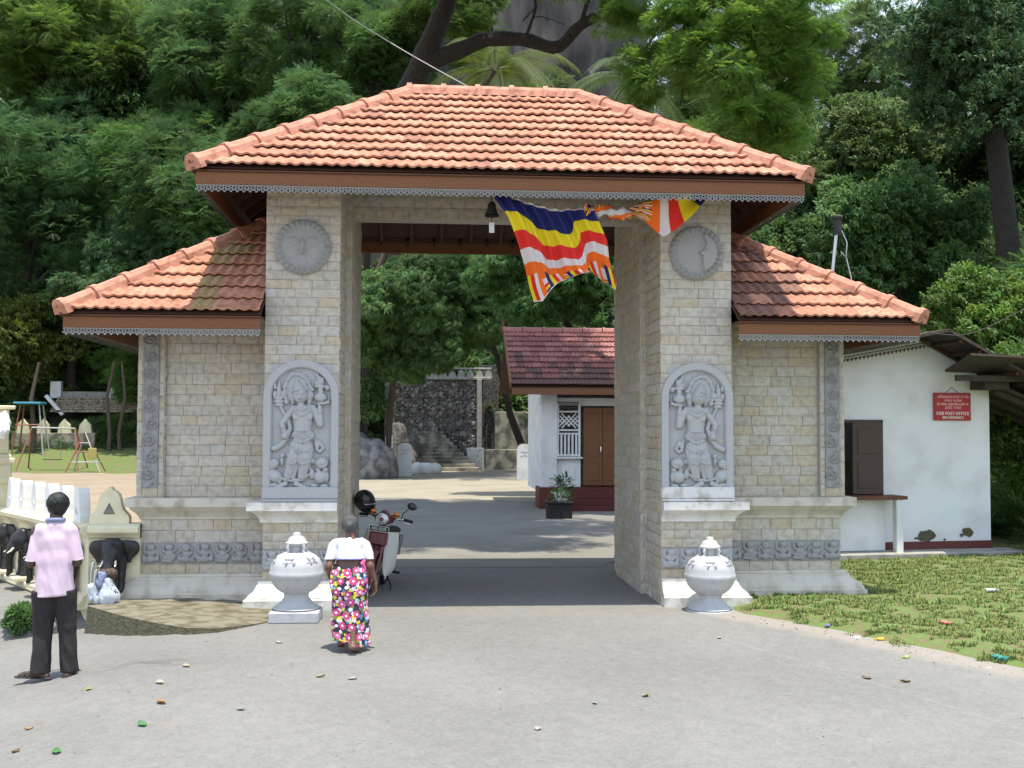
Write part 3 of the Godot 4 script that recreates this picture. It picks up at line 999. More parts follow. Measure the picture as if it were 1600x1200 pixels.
func tile_into(m: MB, u0: float, u1: float, v0: float, ln: float, wd: float, la: float, lb: float, ra: float, rb: float) -> void:
	# local axes: x along the eave, y up the slope, z out of it. Clipped on the left to x >= la + lb*y when la > -9, on the right to x <= ra - rb*y when ra < 9
	var n := 12
	var rows := [[], [], [], []]
	for i in n + 1:
		var u := lerpf(u0, u1, float(i) / n)
		for k in 4:
			var y: float = [v0, v0, v0 + ln * 0.5, v0 + ln * 1.12][k]
			var x := u
			if la > -8.0:
				x = maxf(x, la + lb * y)
			if rb > -8.0 and ra < 8.5 and ra > -8.0:
				x = minf(x, ra - rb * y)
			var t := (u - u0) / wd * 2.0
			var wave := 0.021 * pow(0.5 + 0.5 * cos(TAU * (t + 0.5)), 1.7)
			var lift: float = [0.0, 0.052, 0.03, 0.004][k]
			rows[k].append(Vector3(x, y - (0.006 if k == 0 else 0.0), lift + wave * (0.0 if k == 0 else 1.0) + (wave if k == 0 else 0.0) + (0.03 if k == 0 else 0.0)))
	var ids := []
	for k in range(1, 4):
		var ring := []
		for a in rows[k]:
			ring.append(m.p(a))
		ids.append(ring)
	for k in 2:
		for i in n:
			m.q(ids[k][i], ids[k][i + 1], ids[k + 1][i + 1], ids[k + 1][i])
	var lo := []
	var hi := []
	for i in n + 1:
		lo.append(m.p(rows[0][i]))
		hi.append(m.p(rows[1][i]))
	for i in n:
		m.q(lo[i], lo[i + 1], hi[i + 1], hi[i])

func roof_slope(part: Node3D, pile: MB, A: Vector3, B: Vector3, C: Vector3, D: Vector3, singly: bool, wd: float, ln: float, tones: Callable) -> void:
	# A, B: ends of the eave seen from outside, C, D: above B and above A
	var u := (B - A).normalized()
	var up := (D - A) - u * (D - A).dot(u)
	var H := up.length()
	var v := up / H
	var n := u.cross(v)
	var xf := Transform3D(Basis(u, v, n), A)
	var W := (B - A).length()
	var lb := (D - A).dot(u) / H
	var rb := (W - (C - A).dot(u)) / H
	var rows := int(ceil(H / ln - 0.3))
	ln = H / (rows + 0.15)
	var whole := tile_shape(wd, ln)
	var r := RandomNumberGenerator.new()
	r.seed = int(absf(A.x * 100) + absf(A.z * 37)) + 3
	for k in rows:
		var v0 := k * ln
		var start := -r.randf() * 0.02
		var cnt := int(W / wd) + 1
		for i in cnt:
			var u0 := start + i * wd
			var u1 := u0 + wd
			var lo := lb * v0
			var hi := W - rb * v0
			if u1 < lo + 0.03 or u0 > hi - 0.03:
				continue
			var name: String = tones.call(u0 / W, float(k) / rows, r.randf())
			var jit := Transform3D(Basis(Vector3(0, 0, 1), r.randf_range(-0.008, 0.008)), Vector3(u0, v0 + r.randf_range(-0.006, 0.006), r.randf_range(-0.002, 0.004)))
			var clipped := u0 < lb * (v0 + ln * 1.12) or u1 > W - rb * (v0 + ln * 1.12)
			if singly and tile_count < 300:
				tile_count += 1
				if clipped:
					var m := MB.new()
					m.x = xf
					tile_into(m, u0, u1, v0, ln, wd, 0.0, lb, W, rb)
					put(part, "roof_tile", m.mesh(), M[name])
				else:
					put(part, "roof_tile", whole, M[name], xf * jit)
			elif clipped:
				pile.c = M[name].albedo_color.srgb_to_linear()
				pile.x = xf
				tile_into(pile, u0, u1, v0, ln, wd, 0.0, lb, W, rb)
				pile.x = Transform3D.IDENTITY
			else:
				pile.join(whole, xf * jit, M[name].albedo_color.srgb_to_linear())

func ridge_caps(part: Node3D, a: Vector3, b: Vector3, n: int, material: Material, close := false) -> void:
	# from the low end a to the high end b
	var d := (b - a).normalized()
	var s := d.cross(Vector3.UP).normalized()
	var up := s.cross(d).normalized()
	var ln := (b - a).length() / n
	for k in n:
		var m := MB.new()
		var prof := [Vector2(-0.12, -0.06), Vector2(-0.1, 0.025), Vector2(-0.058, 0.072), Vector2(0.0, 0.08), Vector2(0.058, 0.072), Vector2(0.1, 0.025), Vector2(0.12, -0.06)]
		# body, then the thick collar at the low end
		for e in [[0.02, ln + 0.02, 1.12, 1.05], [-0.04, 0.03, 1.36, 1.36]]:
			var o0: Vector3 = a + d * (k * ln + e[0])
			var o1: Vector3 = a + d * (k * ln + e[1])
			for i in prof.size() - 1:
				var p0: Vector2 = prof[i]
				var p1: Vector2 = prof[i + 1]
				m.quad(o0 + (s * p0.x + up * p0.y) * e[2], o0 + (s * p1.x + up * p1.y) * e[2], o1 + (s * p1.x + up * p1.y) * e[3], o1 + (s * p0.x + up * p0.y) * e[3])
			for sd in 2:
				var oo := o1 if sd else o0
				var f := []
				for p0 in prof:
					f.append(oo + (s * p0.x + up * p0.y) * (e[3] if sd else e[2]))
				if sd == 0:
					f.reverse()
				m.face(f)
		put(part, "ridge_tile", m.mesh(), material)

func lace(m: MB, a: Vector3, b: Vector3, drop_h: float) -> void:
	# cut-metal valance: a rail, a row of small crosses and hanging drops
	var d := (b - a).normalized()
	var n := d.cross(Vector3.UP)
	var len := (b - a).length()
	var cnt := int(len / 0.074)
	var st := len / cnt
	var bar := func(p0: Vector3, p1: Vector3, w: float):
		var t := (p1 - p0).normalized()
		var q := t.cross(n).normalized() * w * 0.5
		var e := n * 0.003
		m.quad(p0 - q + e, p1 - q + e, p1 + q + e, p0 + q + e)
		m.quad(p1 - q - e, p0 - q - e, p0 + q - e, p1 + q - e)
	bar.call(a + Vector3.DOWN * 0.006, b + Vector3.DOWN * 0.006, 0.016)
	bar.call(a + Vector3.DOWN * drop_h * 0.52, b + Vector3.DOWN * drop_h * 0.52, 0.008)
	for k in cnt:
		var o := a + d * st * (k + 0.5)
		var y1 := Vector3.DOWN * 0.01
		var y2 := Vector3.DOWN * drop_h * 0.5
		bar.call(o - d * st * 0.5 + y1, o + y2, 0.01)
		bar.call(o + d * st * 0.5 + y1, o + y2, 0.01)
		bar.call(o - d * st * 0.3 + Vector3.DOWN * drop_h * 0.7, o + d * st * 0.3 + Vector3.DOWN * drop_h * 0.7, 0.02)
		bar.call(o + y2, o + Vector3.DOWN * drop_h, 0.02)
		bar.call(o - d * st * 0.5 + Vector3.DOWN * drop_h * 0.5, o - d * st * 0.5 + Vector3.DOWN * drop_h * 0.78, 0.012)

func hip_roof(gate: Node3D, called: String, X0: float, X1: float, zf: float, zb: float, ye: float, R0: Vector3, R1: Vector3, skip: String, tones: Callable, wd: float, ln: float, caps: int, fall: float) -> Node3D:
	# eave rectangle X0..X1 by zf..zb at ye, ridge R0..R1 (left, right). skip: a side that ends against a wall
	var part := node(gate, called)
	var pile := MB.new()
	var fl := Vector3(X0, ye, zf)
	var fr := Vector3(X1, ye, zf)
	var bl := Vector3(X0, ye, zb)
	var br := Vector3(X1, ye, zb)
	roof_slope(part, pile, fl, fr, R1, R0, true, wd, ln, tones)
	roof_slope(part, pile, br, bl, R0, R1, false, wd, ln, tones)
	if skip != "right":
		roof_slope(part, pile, fr, br, R1, R1, false, wd, ln, tones)
	if skip != "left":
		roof_slope(part, pile, bl, fl, R0, R0, false, wd, ln, tones)
	stuff(put(part, "roof_tiles", pile.mesh(true), M.tile_mix))
	# boards below the tiles and the rafters under them
	var deck := MB.new()
	var dn := Vector3(0, -0.03, 0)
	for f in [[fl, fr, R1, R0], [br, bl, R0, R1], [fr, br, R1], [bl, fl, R0]]:
		var lo := []
		for a in f:
			lo.append(a + dn)
		deck.face(lo)
		lo = []
		for a in f:
			lo.append(a + dn * 2.2)
		lo.reverse()
		deck.face(lo)
	put(part, "roof_boards", deck.mesh(), M.dark_wood)
	var lift := Vector3(0, 0.03, 0)
	if skip != "left":
		ridge_caps(part, fl + lift + Vector3(0.03, 0.02, -0.03), R0 + lift, caps, M.tile_cap)
		ridge_caps(part, bl + lift, R0 + lift, caps, M.tile_cap)
	if skip != "right":
		ridge_caps(part, fr + lift + Vector3(-0.03, 0.02, -0.03), R1 + lift, caps, M.tile_cap)
		ridge_caps(part, br + lift, R1 + lift, caps, M.tile_cap)
	if R0.distance_to(R1) > 0.5:
		ridge_caps(part, R0 + lift, R1 + lift, 5, M.tile_cap)
	var ew := 0.05
	var fx0 := X0 + (ew if skip != "left" else 0.0)
	var fx1 := X1 - (ew if skip != "right" else 0.0)
	var y0 := ye - fall
	for f in [[Vector3((fx0 + fx1) / 2, (ye - 0.035 + y0) / 2, zf - ew + 0.015), Vector3(fx1 - fx0, ye - 0.035 - y0, 0.03)], [Vector3((fx0 + fx1) / 2, (ye - 0.035 + y0) / 2, zb + ew - 0.015), Vector3(fx1 - fx0, ye - 0.035 - y0, 0.03)]]:
		var m := MB.new()
		m.box(f[0], f[1], 0.006)
		put(part, "fascia_board", m.mesh(), M.fascia)
	for sd in [-1, 1]:
		if (sd < 0 and skip == "left") or (sd > 0 and skip == "right"):
			continue
		var m := MB.new()
		m.box(Vector3((fx0 + 0.015) if sd < 0 else (fx1 - 0.015), (ye - 0.037 + y0) / 2, (zf + zb) / 2), Vector3(0.03, ye - 0.039 - y0, zf - zb - 2 * ew - 0.064), 0.006)
		put(part, "fascia_board", m.mesh(), M.fascia)
		var lc2 := MB.new()
		lace(lc2, Vector3((fx0 + 0.015) if sd < 0 else (fx1 - 0.015), y0, zf - ew), Vector3((fx0 + 0.015) if sd < 0 else (fx1 - 0.015), y0, zb + ew), 0.085)
		put(part, "lace_valance", lc2.mesh(), M.lace)
	var lc := MB.new()
	lace(lc, Vector3(fx0, y0, zf - ew + 0.015), Vector3(fx1, y0, zf - ew + 0.015), 0.085)
	put(part, "lace_valance", lc.mesh(), M.lace)
	# rafters
	var slope := (R0.y - ye) / (zf - R0.z)
	var n := int((fx1 - fx0) / 0.46)
	var raf := MB.new()
	for k in n + 1:
		var x := lerpf(fx0 + 0.05, fx1 - 0.05, float(k) / n)
		var reach := zf - R0.z
		if x < R0.x: reach = minf(reach, (x - X0) / maxf(R0.x - X0, 0.01) * (zf - R0.z))
		if x > R1.x: reach = minf(reach, (X1 - x) / maxf(X1 - R1.x, 0.01) * (zf - R0.z))
		for sg in [1.0, -1.0]:
			var z0: float = zf - 0.16 if sg > 0 else zb + 0.16
			var z1: float = (zf - reach) if sg > 0 else (zb + reach)
			if absf(z1 - z0) < 0.15: continue
			var p0 := Vector3(x, ye + 0.16 * slope - 0.12, z0)
			var p1 := Vector3(x, ye + reach * slope - 0.12, z1)
			var b := Basis(Vector3.RIGHT, atan2(p1.y - p0.y, absf(p1.z - p0.z)) * sg)
			raf.x = Transform3D(b, (p0 + p1) / 2)
			raf.box(Vector3.ZERO, Vector3(0.055, 0.09, p0.distance_to(p1)))
	# jack rafters of the side slopes
	for sd in [-1, 1]:
		if (sd < 0 and skip == "left") or (sd > 0 and skip == "right"):
			continue
		var nz := int((zf - zb) / 0.46)
		for k in range(1, nz):
			var z := lerpf(zf, zb, float(k) / nz)
			var full := absf((R0.x - X0) if sd < 0 else (X1 - R1.x))
			var reach := minf(zf - z, z - zb) / (zf - R0.z) * full
			if reach < 0.35: continue
			var sl := (R0.y - ye) / full
			var xs := X0 if sd < 0 else X1
			var p0 := Vector3(xs - sd * 0.16, ye + 0.16 * sl - 0.12, z)
			var p1 := Vector3(xs - sd * reach, ye + reach * sl - 0.12, z)
			raf.x = Transform3D(Basis(Vector3.BACK, -sd * atan2(p1.y - p0.y, absf(p1.x - p0.x))), (p0 + p1) / 2)
			raf.box(Vector3.ZERO, Vector3(p0.distance_to(p1), 0.09, 0.055))
	put(part, "rafters", raf.mesh(), M.dark_wood)
	return part

func build_gate() -> void:
	make_bricks()
	var gate := thing("gateway", "tall stone gateway with a tiled hip roof and two lower tiled wings", "gateway")
	var pile := MB.new()
	var guard := guardian_carving()
	var dwarf := [dwarf_carving(0), dwarf_carving(1), dwarf_carving(2)]
	var scroll := scroll_carving()
	var mb: MB
	var base_prof := [Vector2(0.2, 0.0), Vector2(0.2, 0.115), Vector2(0.17, 0.125), Vector2(0.165, 0.145), Vector2(0.14, 0.175), Vector2(0.095, 0.21), Vector2(0.07, 0.25), Vector2(0.06, 0.285), Vector2(0.045, 0.29), Vector2(0.045, 0.325), Vector2(0.0, 0.335)]
	var cap_prof := [Vector2(0.0, 1.04), Vector2(0.03, 1.05), Vector2(0.03, 1.075), Vector2(0.035, 1.09), Vector2(0.05, 1.12), Vector2(0.085, 1.155), Vector2(0.125, 1.185), Vector2(0.135, 1.2), Vector2(0.175, 1.202), Vector2(0.175, 1.302), Vector2(-0.03, 1.308)]
	for s in [-1.0, 1.0]:
		var pil := node(gate, "pillar")
		var x0: float = minf(s * 2.03, s * 2.95)
		var x1: float = maxf(s * 2.03, s * 2.95)
		var gl := 0.0 if s > 0 else 1.0
		var gr := 1.0 if s > 0 else 0.0
		mb = MB.new()
		mb.box(Vector3(s * 2.49, 2.85, -0.5), Vector3(0.9, 5.7, 0.985))
		mb.box(Vector3(s * 2.49, 2.9, -3.22), Vector3(0.9, 5.7, 0.6))
		mb.box(Vector3(s * 2.44, 3.0, -1.95), Vector3(0.98, 5.9, 1.95))
		put(pil, "pillar_core", mb.mesh(), M.mortar)
		# front face: below the cap, and from the cap up to the eave
		bricks(pil, Vector3(x0, 1.31, -0.01), Vector3.RIGHT, Vector3.BACK, 0.92, 4.05, 0.118, [Rect2(0.06, 0.05, 0.8, 1.5)], pile, true)
		bricks(pil, Vector3(x0, 0.72, -0.01), Vector3.RIGHT, Vector3.BACK, 0.92, 0.33, 0.11, [], pile, true)
		bricks(pil, Vector3(x0, 0.33, -0.01), Vector3.RIGHT, Vector3.BACK, 0.92, 0.12, 0.12, [], pile, true, 0.6)
		# faces towards the passage
		var u := Vector3.FORWARD if s < 0 else Vector3.BACK
		var nn := Vector3(-s, 0, 0)
		var o1 := Vector3(s * 2.04, 0.0, 0.0 if s < 0 else -0.99)
		bricks(pil, o1, u, nn, 0.99, 5.7, 0.14, [], pile, false, 0.3)
		var o2 := Vector3(s * 1.96, 0.0, -1.0 if s < 0 else -2.92)
		bricks(pil, o2, u, nn, 1.92, 5.9, 0.15, [], pile, false, 0.3)
		var o3 := Vector3(s * 2.035, 0.0, -2.93 if s < 0 else -3.52)
		bricks(pil, o3, u, nn, 0.58, 5.7, 0.15, [], pile, false, 0.3)
		bricks(pil, Vector3(minf(s * 1.95, s * 2.05), 0.0, -0.985), Vector3.RIGHT, Vector3.BACK, 0.1, 5.7, 0.15, [], pile, false, 0.2)
		mb = MB.new()
		moulding(mb, x0, x1, 0.005, -0.95, base_prof, gl, gr)
		put(pil, "plinth", mb.mesh(), M.plaster_white)
		mb = MB.new()
		moulding(mb, x0, x1, 0.005, -0.95, cap_prof, gl, gr)
		mb.quad(Vector3(x0 - 0.17 * gl, 1.3, -0.3), Vector3(x1 + 0.17 * gr, 1.3, -0.3), Vector3(x1 + 0.17 * gr, 1.2, -0.3), Vector3(x0 - 0.17 * gl, 1.2, -0.3))
		# closing end towards the passage
		var xe: float = (x0 if s > 0 else x1) + 0.004 * s
		for i in cap_prof.size() - 1:
			var p0: Vector2 = cap_prof[i]
			var p1: Vector2 = cap_prof[i + 1]
			mb.quad(Vector3(xe, p0.y, -0.02), Vector3(xe, p0.y, 0.005 + p0.x), Vector3(xe, p1.y, 0.005 + p1.x), Vector3(xe, p1.y, -0.02))
		put(pil, "ledge", mb.mesh(), M.plaster_white)
		mb = MB.new()
		for i in base_prof.size() - 1:
			var p0: Vector2 = base_prof[i]
			var p1: Vector2 = base_prof[i + 1]
			mb.quad(Vector3(xe, p0.y, -0.02), Vector3(xe, p0.y, 0.005 + p0.x), Vector3(xe, p1.y, 0.005 + p1.x), Vector3(xe, p1.y, -0.02))
		put(pil, "plinth_end", mb.mesh(), M.plaster_white)
		# frieze of dwarfs
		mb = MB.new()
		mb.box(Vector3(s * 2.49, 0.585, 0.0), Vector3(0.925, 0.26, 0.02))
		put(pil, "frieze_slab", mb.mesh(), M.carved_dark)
		for k in 4:
			put(pil, "dwarf_carving", dwarf[(k + (1 if s < 0 else 0)) % 3], M.carved_grey, Transform3D(Basis.from_scale(Vector3(1.08, 0.98, 1.0)), Vector3(x0 + 0.115 + k * 0.228, 0.468, 0.012)))
		# niche with its guardian
		var niche := node(pil, "guardian_niche", Transform3D(Basis.IDENTITY, Vector3(s * 2.49, 1.49, 0.0)))
		var outer := PackedVector2Array([Vector2(0.46, -0.0), Vector2(0.46, 1.12)])
		var inner := PackedVector2Array()
		for k in 25:
			var a := PI * k / 24.0
			outer.append(Vector2(0.46 * cos(a), 1.12 + 0.45 * sin(a)))
		outer.append(Vector2(-0.46, 0.0))
		inner.append(Vector2(-0.372, 0.0))
		for k in 25:
			var a := PI - PI * k / 24.0
			inner.append(Vector2(0.372 * cos(a), 1.12 + 0.365 * sin(a)))
		inner.append(Vector2(0.372, 0.0))
		mb = MB.new()
		var ring := PackedVector2Array(outer)
		ring.append_array(inner)
		mb.prism(ring, 0.0, 0.062)
		for k in inner.size() - 1:   # bevel towards the recess
			var a := inner[k]
			var b := inner[k + 1]
			var am := Vector2(a.x * 0.955, 1.12 + (a.y - 1.12) * 0.955 if a.y > 1.12 else a.y)
			var bm := Vector2(b.x * 0.955, 1.12 + (b.y - 1.12) * 0.955 if b.y > 1.12 else b.y)
			mb.quad(Vector3(a.x, a.y, 0.05), Vector3(b.x, b.y, 0.05), Vector3(bm.x, bm.y, 0.03), Vector3(am.x, am.y, 0.03))
		put(niche, "arch_frame", mb.mesh(), M.carved_grey)
		mb = MB.new()
		mb.box(Vector3(0, -0.075, 0.045), Vector3(0.93, 0.146, 0.11), 0.012)
		mb.box(Vector3(0, -0.165, 0.055), Vector3(0.925, 0.03, 0.13), 0.005)
		put(niche, "niche_sill", mb.mesh(), M.carved_grey if s < 0 else M.plaster_white)
		put(niche, "guardian_figure", guard, M.carved_grey, Transform3D(Basis.from_scale(Vector3(-s, 1.0, 1.2)), Vector3(0, -0.015, 0.012)))
		put(pil, "sun_medallion" if s < 0 else "moon_medallion", medallion_carving(s > 0), M.carved_dark, Transform3D(Basis.IDENTITY, Vector3(s * 2.49, 4.47, 0.025)))
		# the wing
		var wing := node(gate, "wing_wall")
		var wx0: float = minf(s * 2.95, s * 4.54)
		var wx1: float = maxf(s * 2.95, s * 4.54)
		mb = MB.new()
		mb.box(Vector3(s * 3.74, 0.6, -1.95), Vector3(1.58, 1.2, 2.9))
		mb.box(Vector3(s * 3.7, 2.7, -1.98), Vector3(1.5, 2.9, 2.86))
		mb.box(Vector3(s * 4.435, 2.7, -1.93), Vector3(0.33, 2.9, 2.9))
		put(wing, "wall_core", mb.mesh(), M.mortar)
		var ux0: float = minf(s * 2.95, s * 4.26)
		bricks(wing, Vector3(ux0, 1.335, -0.55), Vector3.RIGHT, Vector3.BACK, 1.31, 2.75, 0.132, [], pile, true, 0.16)
		bricks(wing, Vector3(wx0, 0.755, -0.5), Vector3.RIGHT, Vector3.BACK, 1.59, 0.3, 0.15, [], pile, false)
		bricks(wing, Vector3(wx0, 0.36, -0.5), Vector3.RIGHT, Vector3.BACK, 1.59, 0.13, 0.13, [], pile, false, 0.35)
		# outer ends
		bricks(wing, Vector3(s * 4.53, 0.36, -3.4 if s > 0 else -0.5), Vector3.BACK if s > 0 else Vector3.FORWARD, Vector3(s, 0, 0), 2.9, 0.68, 0.14, [], pile, false)
		bricks(wing, Vector3(s * 4.595, 1.335, -3.4 if s > 0 else -0.48), Vector3.BACK if s > 0 else Vector3.FORWARD, Vector3(s, 0, 0), 2.9, 2.6, 0.14, [], pile, false)
		# pilaster with its carved strip
		var px0: float = minf(s * 4.27, s * 4.6)
		for e in [[px0, 0.065], [px0 + 0.265, 0.065]]:
			bricks(wing, Vector3(e[0], 1.335, -0.478), Vector3.RIGHT, Vector3.BACK, e[1], 2.75, 0.16, [], pile, false)
		bricks(wing, Vector3(px0 + 0.065, 1.335, -0.478), Vector3.RIGHT, Vector3.BACK, 0.2, 0.12, 0.14, [], pile, false)
		bricks(wing, Vector3(s * 4.275, 1.335, -0.55), Vector3.BACK if s < 0 else Vector3.FORWARD, Vector3(-s, 0, 0), 0.07, 2.75, 0.15, [], pile, false)
		put(wing, "carved_strip", scroll, M.carved_dark, Transform3D(Basis.from_scale(Vector3(1.08, 1.0, 1.0)), Vector3(s * 4.435, 1.46, -0.464)))
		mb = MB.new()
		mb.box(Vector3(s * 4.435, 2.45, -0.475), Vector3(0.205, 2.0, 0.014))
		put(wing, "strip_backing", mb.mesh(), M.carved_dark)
		var wbase := [Vector2(0.26, -0.3), Vector2(0.26, 0.135), Vector2(0.235, 0.145), Vector2(0.225, 0.18), Vector2(0.19, 0.225), Vector2(0.13, 0.265), Vector2(0.1, 0.29), Vector2(0.09, 0.295), Vector2(0.09, 0.33), Vector2(0.05, 0.335), Vector2(0.045, 0.365), Vector2(0.0, 0.37)]
		mb = MB.new()
		moulding(mb, wx0, wx1, -0.485, -3.4, wbase, gl, gr)
		put(wing, "plinth", mb.mesh(), M.plaster)
		var wcap := [Vector2(0.0, 1.05), Vector2(0.02, 1.055), Vector2(0.02, 1.075), Vector2(0.03, 1.1), Vector2(0.06, 1.14), Vector2(0.11, 1.185), Vector2(0.125, 1.215), Vector2(0.165, 1.217), Vector2(0.165, 1.328), Vector2(-0.07, 1.334)]
		mb = MB.new()
		moulding(mb, wx0, wx1, -0.485, -3.4, wcap, gl, gr)
		put(wing, "ledge", mb.mesh(), M.plaster)
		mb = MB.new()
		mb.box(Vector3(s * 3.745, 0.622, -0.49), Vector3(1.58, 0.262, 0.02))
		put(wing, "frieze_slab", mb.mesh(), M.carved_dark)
		for k in 7:
			put(wing, "dwarf_carving", dwarf[k % 3], M.carved_dark, Transform3D(Basis.from_scale(Vector3(1.1, 1.0, 1.0)), Vector3(wx0 + 0.13 + k * 0.224 if s < 0 else wx1 - 0.12 - (6 - k) * 0.224, 0.503, -0.479)))
	# lintel over the passage, beams
	var lin := node(gate, "lintel")
	mb = MB.new()
	mb.box(Vector3(0, 5.4, -1.17), Vector3(3.95, 0.72, 0.3))
	put(lin, "lintel_core", mb.mesh(), M.mortar)
	bricks(lin, Vector3(-1.95, 5.04, -1.02), Vector3.RIGHT, Vector3.BACK, 3.9, 0.6, 0.16, [], pile, true, 0.1)
	stuff(put(gate, "brickwork", pile.mesh(true), M.brick_mix))
	var beam := MB.new()
	beam.box(Vector3(0, 5.52, -3.25), Vector3(4.1, 0.2, 0.16))
	for k in 9:
		beam.box(Vector3(-1.7 + k * 0.43, 5.36, -4.18), Vector3(0.04, 0.34, 0.04))
	beam.box(Vector3(0, 5.3, -4.17), Vector3(7.2, 0.05, 0.02))
	put(lin, "timber_beam", beam.mesh(), M.dark_wood)
	# the roofs
	var main_tone := func(u: float, w: float, r: float) -> String: return "tile_a" if r < 0.5 else ("tile_b" if r < 0.82 else ("tile_c" if r < 0.94 else "tile_stained"))
	var left_tone := func(u: float, w: float, r: float) -> String: return ("tile_moss" if r < 0.6 and absf(u - 0.62 - w * 0.15) < 0.08 else ("tile_a" if r < 0.5 else ("tile_b" if r < 0.72 else "tile_c")))
	var right_tone := func(u: float, w: float, r: float) -> String: return ("tile_dirt_and_shade" if u < 0.34 + w * 0.3 and r < 0.72 else ("tile_a" if r < 0.5 else ("tile_b" if r < 0.85 else ("tile_c" if r < 0.93 else "tile_dirt_and_shade"))))  # dark tiles next to the pillar: dirt plus painted shadow of the main roof
	hip_roof(gate, "main_roof", -3.72, 3.72, 0.76, -4.3, 5.3, Vector3(-1.21, 6.99, -1.77), Vector3(1.21, 6.99, -1.77), "", main_tone, 0.275, 0.32, 8, 0.215)
	hip_roof(gate, "wing_roof", -5.34, -2.955, 0.36, -4.54, 3.61, Vector3(-2.955, 5.24, -2.08), Vector3(-2.955, 5.24, -2.08), "right", left_tone, 0.26, 0.33, 8, 0.2)
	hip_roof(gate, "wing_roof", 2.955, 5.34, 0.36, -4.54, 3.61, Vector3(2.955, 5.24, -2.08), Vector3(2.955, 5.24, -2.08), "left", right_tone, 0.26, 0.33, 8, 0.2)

# ---------------------------------------------------------------- cream boundary wall with elephants
func elephant_head(parent: Node3D, xf: Transform3D) -> void:
	# forepart of a standing elephant coming out of the wall; faces +z, feet on y = 0, 0.68 tall
	var o := node(parent, "elephant_figure", xf)
	var b := []
	b.append(bone(Vector3(0, 0.47, 0.0), Vector3(0, 0.5, 0.12), 0.17, 0.15, Vector3(1.0, 1.05, 1)))
	b.append(bone(Vector3(-0.055, 0.6, 0.14), Vector3(0.055, 0.6, 0.14), 0.065, 0.065))
	b.append(bone(Vector3(0, 0.5, 0.2), Vector3(0, 0.42, 0.24), 0.105, 0.085))
	var tr := [Vector3(0, 0.4, 0.27), Vector3(-0.005, 0.3, 0.31), Vector3(-0.015, 0.18, 0.31), Vector3(-0.02, 0.07, 0.29), Vector3(-0.02, 0.02, 0.32)]
	for i in 4:
		b.append(bone(tr[i], tr[i + 1], 0.068 - 0.011 * i, 0.057 - 0.011 * i))
	for s in [-1.0, 1.0]:
		b.append(bone(Vector3(0.09 * s, 0.4, 0.08), Vector3(0.09 * s, 0.2, 0.1), 0.085, 0.06))
		b.append(bone(Vector3(0.09 * s, 0.2, 0.1), Vector3(0.09 * s, 0.03, 0.11), 0.058, 0.062))
		b.append(bone(Vector3(0.09 * s, 0.02, 0.11), Vector3(0.09 * s, 0.015, 0.13), 0.062, 0.06, Vector3(1, 0.5, 1)))
		b.append(bone(Vector3(0.06 * s, 0.5, 0.25), Vector3(0.065 * s, 0.5, 0.252), 0.03, 0.03))
	var m := MB.new()
	nets(m, b, 0.014, 0.03)
	put(o, "elephant_body", m.mesh(), M.black_paint)
	for s in [-1.0, 1.0]:
		m = MB.new()
		nets(m, [bone(Vector3(0.14 * s, 0.56, 0.1), Vector3(0.23 * s, 0.55, 0.05), 0.075, 0.07, Vector3(1, 1.1, 0.28)), bone(Vector3(0.2 * s, 0.5, 0.06), Vector3(0.19 * s, 0.38, 0.08), 0.075, 0.03, Vector3(1, 1, 0.28))], 0.011, 0.03)
		put(o, "ear", m.mesh(), M.black_paint)
		m = MB.new()
		m.tube([Vector3(0.07 * s, 0.4, 0.27), Vector3(0.085 * s, 0.36, 0.31), Vector3(0.09 * s, 0.335, 0.36)], [0.016, 0.014, 0.005], 8)
		put(o, "tusk", m.mesh(), M.tusk)

func wall_stretch(parent: Node3D, xf: Transform3D, ln: float, foot: float) -> void:
	# x along the wall seen from outside, z outwards; upper ledge at y 1
	var m := MB.new()
	m.x = xf
	m.box(Vector3(ln / 2, (foot + 1.0) / 2, -0.12), Vector3(ln, 1.0 - foot, 0.24))
	put(parent, "wall_panel", m.mesh(), M.cream)
	for e in [[0.0, [Vector2(0.0, -0.06), Vector2(0.1, -0.06), Vector2(0.13, -0.05), Vector2(0.145, -0.02), Vector2(0.13, 0.015), Vector2(0.1, 0.03), Vector2(0.1, 0.045), Vector2(0.07, 0.05), Vector2(0.06, 0.1), Vector2(0.02, 0.12), Vector2(0.0, 0.13)], "lower_ledge"], [0.0, [Vector2(0.0, 0.82), Vector2(0.03, 0.83), Vector2(0.05, 0.86), Vector2(0.09, 0.89), Vector2(0.09, 0.9), Vector2(0.12, 0.905), Vector2(0.125, 0.955), Vector2(0.11, 0.965), Vector2(0.08, 0.985), Vector2(0.02, 1.0), Vector2(-0.24, 1.002)], "upper_ledge"]]:
		m = MB.new()
		m.x = xf
		moulding(m, 0.0, ln, 0.0, -0.24, e[1], 0.0, 0.0)
		put(parent, e[2], m.mesh(), M.cream)

